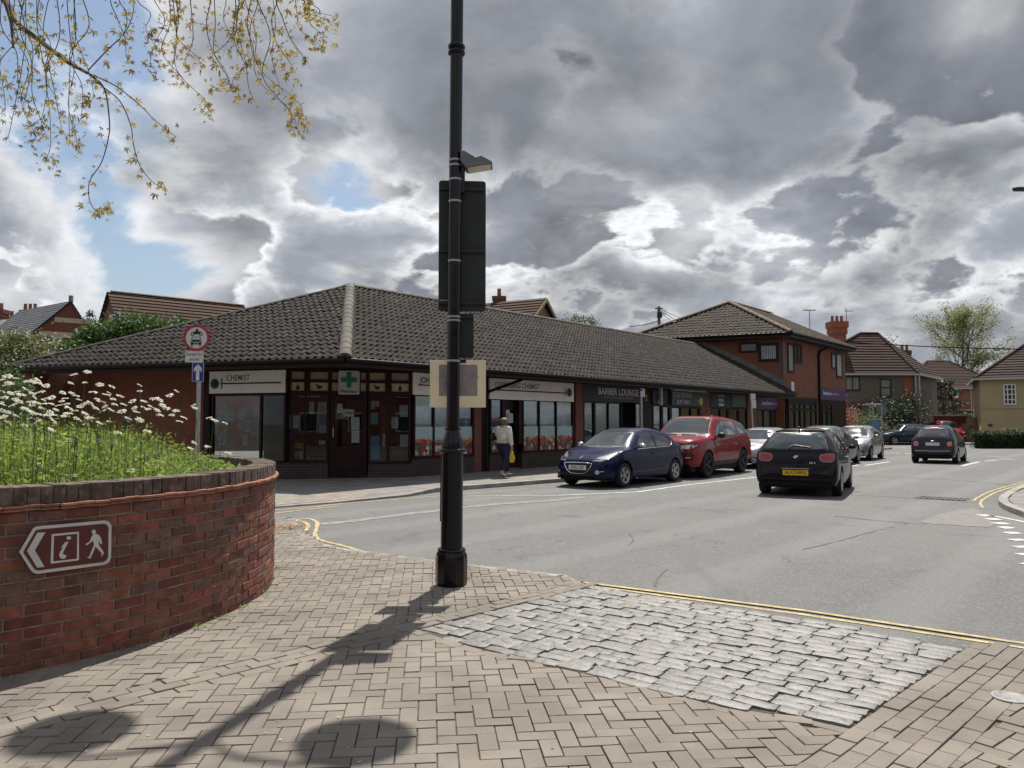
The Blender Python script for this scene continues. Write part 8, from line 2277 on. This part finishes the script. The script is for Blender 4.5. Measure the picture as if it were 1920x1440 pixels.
# hair: bob covering crown, back and sides
mb = MB(); N1, N2 = 18, 12; vs = []
for j in range(N2 + 1):
    for i in range(N1):
        a = 2 * math.pi * i / N1; front = max(0, math.sin(a)); th = math.pi * (.02 + (.80 - .40 * front ** 2) * j / N2)
        rr = 1 + .035 * math.sin(a * 9 + j * .7); vs.append((.100 * rr * math.sin(th) * math.cos(a), .02 + .112 * rr * math.sin(th) * math.sin(a), 1.53 + .105 * math.cos(th) - (.03 * (j / N2) ** 2 if front < .3 else 0)))
mb.add(vs, [(j * N1 + i, j * N1 + (i + 1) % N1, (j + 1) * N1 + (i + 1) % N1, (j + 1) * N1 + i) for j in range(N2) for i in range(N1)])
mb.build('hair', M_hair, per, smooth=60)
# jumper: loose trunk with sleeves
JV = [(0, -.01, .89, .192, .150), (0, -.005, 1.0, .190, .145), (0, 0, 1.15, .180, .135), (0, .005, 1.28, .172, .125), (0, .01, 1.37, .115, .095), (0, .018, 1.415, .066, .062),
      (.165, 0, 1.335, .080), (.222, -.03, 1.09, .068), (.232, .015, .90, .052), (.229, .022, .865, .040), (-.165, 0, 1.335, .080), (-.242, .0, 1.10, .068), (-.205, .125, 1.005, .048), (-.20, .15, 1.005, .038)]
skin_mesh('jumper', JV, [(0, 1), (1, 2), (2, 3), (3, 4), (4, 5), (3, 6), (6, 7), (7, 8), (8, 9), (3, 10), (10, 11), (11, 12), (12, 13)], 2, M_top, per)
TV = [(0, -.01, 1.0, .165, .125), (0, -.015, .86, .172, .135), (.088, -.005, .78, .100, .105), (.10, -.005, .50, .076), (.10, -.155, .22, .060), (.10, -.18, .17, .058), (-.088, .005, .78, .100, .105), (-.10, .175, .50, .076), (-.10, .258, .18, .060), (-.10, .268, .13, .058)]
skin_mesh('trousers', TV, [(0, 1), (1, 2), (2, 3), (3, 4), (4, 5), (1, 6), (6, 7), (7, 8), (8, 9)], 1, M_trs, per)
def shoe(x, y, tilt):
    SV = [(x, y - .05, .055, .046, .042), (x, y + .03, .055, .044, .040), (x, y + .12, .036, .044, .030), (x, y + .19, .028, .036, .024)]
    o = skin_mesh('shoe', [(0, v[1] - y, v[2], v[3], v[4]) for v in SV], [(0, 1), (1, 2), (2, 3)], 0, M_shoe, per); o.location = (x, y, 0); o.rotation_euler = (tilt, 0, 0); return o
shoe(.10, -.21, R_(-24)).location.z = .06; shoe(-.10, .27, R_(8))
def ptm(p): return per.matrix_basis @ Vector(p)
# shoulder bag (held by the person: a thing of its own)
bg = empty('shoulder_bag', ptm((-.25, -.06, .98)), per.rotation_euler.z, 'black shoulder bag hanging at the left side of walking person', 'bag')
mb = MB(); K = 16; vs = []
for (z, wx, wy) in ((0, .035, .10), (.02, .06, .135), (.12, .065, .145), (.20, .05, .13), (.235, .02, .11)):
    for i in range(K):
        a = 2 * math.pi * i / K; vs.append((wx * abs(math.cos(a)) ** .6 * math.copysign(1, math.cos(a)), wy * abs(math.sin(a)) ** .6 * math.copysign(1, math.sin(a)), z))
mb.add(vs, [(j * K + i, j * K + (i + 1) % K, (j + 1) * K + (i + 1) % K, (j + 1) * K + i) for j in range(4) for i in range(K)] + [tuple(range(K)), tuple(4 * K + i for i in range(K))])
mb.build('pouch', M_bag, bg, smooth=60)
MB().tube(catmull([Vector((.0, -.10, .20)), Vector((.03, -.09, .34)), Vector((.075, .0, .445)), Vector((.05, .10, .34)), Vector((0, .10, .20))], 6), .013, 6).build('strap', M_bag, bg, smooth=60)
# yellow carrier bag hanging from the right hand
cbg = empty('carrier_bag', ptm((.225, .04, .40)), per.rotation_euler.z, 'yellow plastic carrier bag hanging from the right hand of walking person', 'bag')
mb = MB(); vs = []; K = 18; rp_ = random.Random(2)
for (z, wx, wy) in ((0, .03, .07), (.02, .05, .10), (.10, .055, .105), (.18, .045, .085), (.26, .03, .055), (.32, .016, .03)):
    for i in range(K):
        a = 2 * math.pi * i / K; q = 1 + rp_.uniform(-.13, .13); vs.append((wx * q * math.cos(a), wy * q * math.sin(a), z))
mb.add(vs, [(j * K + i, j * K + (i + 1) % K, (j + 1) * K + (i + 1) % K, (j + 1) * K + i) for j in range(5) for i in range(K)] + [tuple(range(K)), tuple(5 * K + i for i in range(K))])
mb.build('sack', M_carrier, cbg, smooth=80)
for s in (-1, 1): MB().tube([(s * .006, .012 * s, .31), (s * .008, .0, .36), (0, 0, .385)], .006, 5).build('handle', M_carrier, cbg)

# ================================================================== TREES AND SHRUBS
def leaf_mesh(pts, size, seed, aspect=.55, flat=.0):
    r = random.Random(seed); mb = MB()
    for p in pts:
        leafq(mb, p, size * r.uniform(.7, 1.3), size * aspect * r.uniform(.7, 1.2), r.uniform(0, 6.28), r.uniform(-1.0, 1.0), r.uniform(-1.2, 1.2))
    return mb
def clump_points(n, centre, rad, seed, clumps=30, tight=.28, shell=.55):
    """points gathered in clumps spread through an ellipsoid: light gaps stay open"""
    r = random.Random(seed); cs = []
    while len(cs) < clumps:
        p = Vector((r.uniform(-1, 1), r.uniform(-1, 1), r.uniform(-1, 1)))
        if shell < p.length < 1: cs.append((p, r.uniform(.6, 1.3)))
    out = []
    for _ in range(n):
        c, s = r.choice(cs); q = c + Vector((r.gauss(0, tight * s), r.gauss(0, tight * s), r.gauss(0, tight * s * .8)))
        out.append(Vector((centre[0] + q.x * rad[0], centre[1] + q.y * rad[1], max(.03, centre[2] + q.z * rad[2]))))
    return out
M_bark = mat('bark', (.10, .08, .06), .9, var=.3, scale=6, bump=.4, bscale=25)
def bush(name, label, centre, rad, n, size, m, seed, cat='shrub', clumps=40, extra=None, base=0.):
    e = empty(name, (centre[0], centre[1], base), 0, label, cat)
    rel = (0, 0, centre[2] - base)
    tr = MB(); r = random.Random(seed)
    for _ in range(7):
        a = r.uniform(0, 6.28); tr.tube([(0, 0, 0), (math.cos(a) * rad[0] * .3, math.sin(a) * rad[1] * .3, rel[2] * .7), (math.cos(a) * rad[0] * .6, math.sin(a) * rad[1] * .6, rel[2] + rad[2] * .4)], [.05, .03, .015], 5)
    tr.build('stems', M_bark, e)
    o = leaf_mesh(clump_points(n, rel, rad, seed, clumps), size, seed).build('crown', m, e, fix=False); o['kind'] = 'stuff'
    if extra:
        o = leaf_mesh(clump_points(extra[0], rel, (rad[0] * 1.02, rad[1] * 1.02, rad[2] * 1.03), seed + 50, clumps, .22, .8), extra[1], seed + 1, .9).build('blossom', extra[2], e, fix=False); o['kind'] = 'stuff'
    return e
M_lf = mat('leaf_green', (.055, .105, .022), .55, var=.3, scale=1, rnd=.4, hue=.02, trans=.35)
M_lfd = mat('leaf_dark', (.020, .042, .016), .5, var=.3, scale=1, rnd=.4, hue=.015, trans=.25)
M_lfy = mat('leaf_pale', (.13, .15, .055), .6, var=.3, scale=1, rnd=.35, hue=.02, trans=.4)
M_lfr = mat('leaf_red', (.30, .11, .075), .6, var=.3, scale=1, rnd=.3, hue=.01, trans=.3)
M_bls = mat('blossom_white', (.62, .62, .52), .7, rnd=.15, trans=.3)
def bd_(x, y, Y): return at_depth(x, y, Y)
# bushes behind the parade on the left
k36 = 36 / F_PX
for i, (x, y, rx_, rz_, Y, n) in enumerate(((150, 657, 34, 14, 36, 1800), (205, 634, 42, 24, 37, 3000), (262, 618, 44, 26, 38, 3200), (320, 614, 36, 17, 38.5, 1800))):
    c = bd_(x, y, Y); bush('green_bush', ('low green bush beside the gabled house', 'bright green bush below the white gable window', 'rounded green bush before the long tiled roof', 'small green bush where the long roof meets parade hip')[i], c, (rx_ * k36, 1.6, rz_ * k36), n, .20, M_lf, 100 + i, base=0)
c = bd_(24, 662, 30); bush('white_blossom_shrub', 'pale green shrub dotted with white blossom rising behind the left tip of parade roof', c, (1.25, 1.1, .75), 6500, .13, M_lfy, 120, extra=(900, .08, M_bls), clumps=60)
c = bd_(5, 775, 14.2); bush('green_bush', 'dark green bush low behind the daisies at the far left', c, (.45, .6, .8), 2400, .08, M_lf, 121)
c = bd_(95, 667, 34); bush('white_blossom_shrub', 'small white flowering shrub peeping over the parade eave', c, (.9, .8, .75), 900, .12, M_lfy, 122, extra=(300, .10, M_bls))
# greenery tops behind the parade ridge
for i, (x, y, r_, Y) in enumerate(((1075, 606, .9, 50), (1105, 610, .7, 52), (1420, 560, .0, 50))):
    if r_: bush('green_tree_top', ('larger green treetop above the parade ridge', 'smaller green treetop above the parade ridge')[i], bd_(x, y, Y), (r_, .8, .6), 500, .16, M_lf, 130 + i, cat='tree')
# far conifer tip between the houses on the left
c = bd_(165, 596, 70)
# right side planting
c = bd_(1601, 815, 55); bush('flowering_bush', 'olive green flowering bush beside the brick block corner', c, (2.2, 1.6, 1.55), 3400, .16, M_lfy, 140, extra=(350, .10, M_bls))
c = bd_(1578, 783, 53); bush('red_leaf_shrub', 'russet pink leaved shrub against the brick block wall', c, (.9, .8, 1.1), 1200, .16, M_lfr, 141)
c = bd_(1677, 795, 57.5); bush('dark_shrub', 'dark evergreen shrub with pale flowers before the grey house', c, (2.3, 1.6, 2.0), 4200, .17, M_lfd, 142, extra=(260, .14, mat('blossom_pink', (.45, .36, .30), .7, rnd=.2)))
c = bd_(1708, 780, 58.5); bush('dark_shrub', 'tall narrow dark shrub at the corner of the grey house', c, (.9, .8, 2.0), 1500, .16, M_lfd, 143)
# dark conifer between the houses
cf = bd_(1769, 762, 72); e = empty('conifer_tree', (cf.x, cf.y, 0), 0, 'dark green spreading conifer between the grey house and red brick house', 'tree')
mb = MB(); mb.tube([(0, 0, 0), (0, 0, 5.6)], [.22, .04], 8); mb.build('trunk', M_bark, e); rc = random.Random(4); pts = []
for _ in range(5200):
    z = rc.uniform(.9, 5.6); layer = .75 + .25 * math.sin(z * 6.0); r_ = max(.1, (2.9 - abs(z - 2.0) * .55) * layer) if z > 2 else 2.6 * (.5 + z / 4) * layer
    a = rc.uniform(0, 6.28); q = r_ * math.sqrt(rc.uniform(.3, 1)); pts.append(Vector((q * math.cos(a), q * math.sin(a), z)))
o = leaf_mesh(pts, .20, 9).build('crown', M_lfd, e, fix=False); o['kind'] = 'stuff'
# far small conifer on the left
c = bd_(168, 601, 75); e = empty('conifer_tree', (c.x, c.y, 0), 0, 'distant dark conifer tip between the gabled and tiled houses', 'tree')
MB().tube([(0, 0, 0), (0, 0, c.z + 1)], [.2, .03], 6).build('trunk', M_bark, e); pts = []
for _ in range(500):
    z = rc.uniform(-4, 1); r_ = .2 + (1 - z) * .35 * (.6 + .4 * math.sin(z * 7)); a = rc.uniform(0, 6.28); pts.append(Vector((r_ * math.cos(a), r_ * math.sin(a), c.z + z)))
o = leaf_mesh(pts, .28, 3).build('crown', M_lfd, e, fix=False); o['kind'] = 'stuff'
# clipped hedge in front of the cream house
hm_ = bd_(1820, 820, 47.3); e = empty('clipped_hedge', (hm_.x + 5, 47, 0), 0, 'clipped dark green hedge with sunlit top in front of the cream house', 'hedge')
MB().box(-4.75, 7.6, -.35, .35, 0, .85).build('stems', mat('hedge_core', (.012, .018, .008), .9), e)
pts = []; rh = random.Random(6)
for _ in range(15000):
    x = rh.uniform(-4.95, 7.6)
    if rh.random() < .6: p = (x, -.48 + rh.gauss(0, .05) + .05 * math.sin(x * 2.1), rh.uniform(.05, 1.0))
    else: p = (x, rh.uniform(-.5, .45), .98 + rh.gauss(0, .05) + .06 * math.sin(x * 1.7) + .05 * math.sin(x * 4.1))
    pts.append(p)
for _ in range(500): pts.append((-4.9 + rh.gauss(0, .06), rh.uniform(-.5, .5), rh.uniform(.05, 1.1)))
o = leaf_mesh(pts, .10, 2).build('crown', mat('leaf_hedge', (.035, .055, .016), .5, var=.3, scale=1, rnd=.45, hue=.02, trans=.3), e, fix=False); o['kind'] = 'stuff'

def branching(e, base, top, spread, seed, levels=4, n0=9, r0=.35, name='trunk', start=.25, up=.5):
    """tapered trunk with limbs; returns twig ends"""
    r = random.Random(seed); mb = MB(); ends = []
    trunk = [base + (top - base) * q + Vector((r.uniform(-.12, .12), r.uniform(-.12, .12), 0)) * (1 if 0 < q < 1 else 0) for q in (0, .2, .4, .6, .8, 1)]
    mb.tube(trunk, [r0, r0 * .8, r0 * .62, r0 * .45, r0 * .28, r0 * .1], 8)
    H = (top - base).length
    def grow(p, d, l, rad, lev):
        pts = [p]; q = p; dd = d.copy()
        for i in range(3):
            dd = (dd + Vector((r.gauss(0, .14), r.gauss(0, .14), up * .12))).normalized(); q = q + dd * l / 3; pts.append(q)
        mb.tube(pts, [rad, rad * .8, rad * .6, rad * .4], 5 if lev < 2 else 4, cap=False)
        if lev >= levels: ends.append(pts[-1]); ends.append(pts[-2]); return
        for k_ in range(3 if lev < 2 else 4):
            b = pts[1 + (k_ % 3)]; a = r.uniform(0, 6.28)
            nd = (dd + dd.orthogonal().normalized().cross(dd) * math.cos(a) * .75 + dd.orthogonal().normalized() * math.sin(a) * .75).normalized()
            grow(b, nd, l * r.uniform(.5, .72), rad * .55, lev + 1)
    for i in range(n0):
        q = start + (1 - start) * (i + .5) / n0; p = base + (top - base) * q; a = i * 2.4 + r.uniform(-.4, .4)
        wd = math.sin(math.pi * min(1, (q - start) / (1 - start) * .85 + .12)); d = Vector((math.cos(a), math.sin(a), .75 + .7 * q)).normalized()
        grow(p, d, spread * (.35 + .55 * wd), r0 * .35 * (1.1 - q * .6), 1)
    o = mb.build(name, M_bark, e, smooth=60, fix=False)
    return ends
# tall budding tree on the right
tb_ = bd_(1806, 792, 100); e = empty('tall_tree', (tb_.x, tb_.y, 0), 0, 'tall round budding tree with visible limbs beyond the cream house', 'tree')
ends = branching(e, Vector((0, 0, 0)), Vector((.3, 0, 13.7)), 4.7, 12, levels=4, n0=16, r0=.34, start=.33)
r = random.Random(31); pts = []
for p in ends:
    for _ in range(6): pts.append(p + Vector((r.gauss(0, .3), r.gauss(0, .3), r.gauss(0, .3))))
o = leaf_mesh(pts, .30, 8).build('crown', mat('leaf_bud', (.25, .27, .12), .6, rnd=.3, hue=.02, trans=.4), e, fix=False); o['kind'] = 'stuff'
# a treetop behind the grey house
c = bd_(1655, 640, 78); bush('green_tree_top', 'pale green treetop showing behind the grey house ridge', (c.x, c.y, c.z - .9), (2.6, 1.5, 1.6), 900, .22, M_lfy, 160, cat='tree')

# ================================================================== OVERHANGING TREE at the top left
ot = empty('weeping_tree', (-9.2, 6.6, 1.05), 0, 'weeping tree with drooping twigs and bronze-green young leaves hanging over the planter', 'tree')
mb = MB(); O_ = Vector((-9.2, 6.6, 1.05))
fork = Vector((-8.4, 6.4, 5.4))
mb.tube([Vector((0, 0, 0)), Vector((.1, 0, 1.6)), Vector((.35, -.05, 3.2)), fork - O_], [.26, .2, .17, .13], 10)
mb.build('trunk', M_bark, ot, smooth=60)
rt = random.Random(17)
YB = 5.6
def tp_(x, y, Y=YB): return at_depth(x, y, Y)
twigs = MB(); limbs = MB(); leafspots = []
def limb(pxs, r0, r1, Y0=YB, Y1=YB, lv=0.):
    P = catmull([tp_(x, y, Y0 + (Y1 - Y0) * i / max(1, len(pxs) - 1)) for i, (x, y) in enumerate(pxs)], 6); n_ = len(P)
    (limbs if r0 > .008 else twigs).tube([p - O_ for p in P], [r0 + (r1 - r0) * i / (n_ - 1) for i in range(n_)], 6 if r0 > .008 else 4, cap=False)
    if lv:
        for i, p in enumerate(P):
            if rt.random() < lv and i > 1: leafspots.append(p)
    return P
# limbs from outside the frame
l1 = limb([(-330, -420), (-120, -150), (8, 0), (30, 40), (80, 80), (125, 115), (165, 137)], .035, .012, 6.3, 5.7)
limbs.tube([fork - O_, Vector((-7.3, 6.3, 6.6)) - O_, tp_(-330, -420, 6.3) - O_], [.13, .08, .045], 8)
limb([(8, 0), (20, 40), (22, 58), (25, 90)], .014, .008)
for (P, r_) in (([(25, 55), (55, 58), (85, 85), (120, 105), (165, 137)], .009), ([(165, 137), (195, 165), (205, 225), (203, 260), (190, 305), (168, 340), (168, 375), (183, 398), (200, 385)], .006),
             ([(165, 137), (190, 160), (225, 190), (245, 235), (250, 270), (262, 310), (285, 340), (305, 352)], .005), ([(165, 137), (215, 160), (260, 195), (290, 225), (330, 257)], .005),
             ([(165, 132), (200, 95), (235, 60), (250, 20), (252, -30)], .006)): limb(P, r_, .0022, lv=.75)
dx_ = [(-10, 220, 20), (15, 215, 30), (40, 270, 25), (28, 265, -10), (60, 255, 20), (75, 230, 5), (100, 300, -6), (105, 255, 10), (125, 280, 18), (135, 265, -5), (145, 230, 8), (150, 195, 25), (55, 200, -8), (85, 180, 10), (20, 160, -20)]
for (x, yb, dr) in dx_:
    limb([(x - 5, -30 - rt.uniform(0, 60)), (x + rt.uniform(-24, 24), yb * .2), (x + rt.uniform(-16, 16), yb * .45), (x + dr * .4 + rt.uniform(-12, 12), yb * .7), (x + dr, yb * .93), (x + dr + rt.uniform(-14, 14), yb)], .004, .0018, YB + rt.uniform(-.4, .4), YB + rt.uniform(-.4, .4), lv=.85)
for (x0, xm, x1, yb) in ((300, 308, 340, 160), (318, 338, 372, 120), (330, 335, 388, 215), (345, 330, 325, 150), (375, 390, 425, 150), (395, 400, 430, 165), (280, 300, 285, 135), (260, 275, 290, 90), (440, 450, 470, 190), (455, 470, 545, 235), (470, 480, 560, 215), (465, 500, 550, 240), (430, 440, 445, 80), (490, 505, 525, 175), (505, 515, 545, 130), (530, 560, 600, 92), (545, 575, 612, 40), (560, 580, 620, 32), (410, 425, 400, 120), (360, 355, 350, 130), (230, 240, 235, 75), (215, 225, 240, 120), (575, 590, 605, 70), (520, 540, 570, 118), (480, 470, 440, 170), (450, 448, 455, 120)):
    limb([(x0, -70 - rt.uniform(0, 50)), (x0 + (xm - x0) * .4 + rt.uniform(-14, 14), -10), (xm + rt.uniform(-12, 12), yb * .28), (xm + rt.uniform(-10, 10), yb * .6), (x1 - 3, yb * .88), (x1 + rt.uniform(4, 10), yb)], .0042, .0016, YB + rt.uniform(-.5, .3), YB + rt.uniform(-.5, .3), lv=.8)
for (x0, y0, x1, y1) in ((-30, -60, 640, -70), (-30, -20, 280, -60)):
    limb([(x0, y0), ((x0 + x1) * .33, y0 - 25), ((x0 + x1) * .66, y1 - 35), (x1, y1)], .014, .006)
limbs.tube([tp_(-30, -60) - O_, tp_(-330, -420, 6.3) - O_], [.014, .03], 6)
limbs.build('limb', M_bark, ot, smooth=60, fix=False); twigs.build('twig', mat('twig_bark', (.07, .05, .035), .8), ot, fix=False)
M_tl = mat('leaf_bronze', (.30, .235, .055), .55, var=.3, scale=6, rnd=.35, hue=.035, trans=.6)
def lobed_leaf():
    """deeply cut maple-like leaf, folded a little at the midrib"""
    mb = MB(); c = Vector((0, 0, 0))
    for a, l in ((-80, .55), (-40, .85), (0, 1.0), (40, .85), (80, .55)):
        d = Vector((math.cos(R_(a)), math.sin(R_(a)), 0)); s = Vector((-d.y, d.x, 0)); z = Vector((0, 0, -.14 * l))
        mb.add([c - s * .02, d * l * .45 - s * .13 * l + Vector((0, 0, .05)), d * l + z, d * l * .45 + s * .13 * l + Vector((0, 0, .05))], [(0, 1, 2, 3)])
    me = mb.mesh('leaf'); me.materials.append(M_tl); return me
lme = lobed_leaf()
count = 0; rest = MB()
rt.shuffle(leafspots)
clusters = [(98, 312), (88, 308), (205, 390), (195, 395), (303, 345), (563, 225), (555, 240), (560, 210), (548, 180), (535, 130), (410, 155), (420, 160), (375, 118), (320, 145), (560, 232), (545, 90), (520, 60), (470, 40), (385, 45), (340, 25), (310, 40), (455, 20), (610, 40), (595, 85), (280, 120), (265, 125), (240, 20), (150, 180), (165, 180), (140, 230), (130, 245), (75, 235), (80, 270), (325, 255), (370, 205), (450, 180), (548, 135), (500, 60), (430, 75), (290, 55)]
for (x, y) in clusters:
    for _ in range(6): leafspots.insert(0, tp_(x + rt.gauss(0, 7), y + rt.gauss(0, 7), YB + rt.uniform(-.1, .1)))
lv, lf = [v.co.copy() for v in lme.vertices], [tuple(p.vertices) for p in lme.polygons]
total = []
for p in leafspots:
    for _ in range(rt.choice((1, 1, 1, 2))): total.append(p + Vector((rt.gauss(0, .025), rt.gauss(0, .04), rt.gauss(0, .025) - .01)))
for p in total:
    s = rt.uniform(.018, .046) if rt.random() < .75 else rt.uniform(.045, .068)
    M4 = Matrix.Translation(p - O_) @ Euler((rt.uniform(-1.2, 1.2), rt.uniform(-.3, 1.4), rt.uniform(0, 6.28))).to_matrix().to_4x4() @ Matrix.Scale(s, 4)
    if count < 300: o = link('leaf', lme, ot); o.matrix_local = M4; count += 1
    else: rest.add([M4 @ v for v in lv], lf)
o = rest.build('foliage', M_tl, ot, fix=False); o['kind'] = 'stuff'
# outer crown above the frame, seen only as light and shade
pts = clump_points(1500, (-.2, 1.2, 6.4), (2.2, 1.8, 1.4), 77, 24, .2)
o = leaf_mesh(pts, .10, 5).build('crown', M_tl, ot, fix=False); o['kind'] = 'stuff'
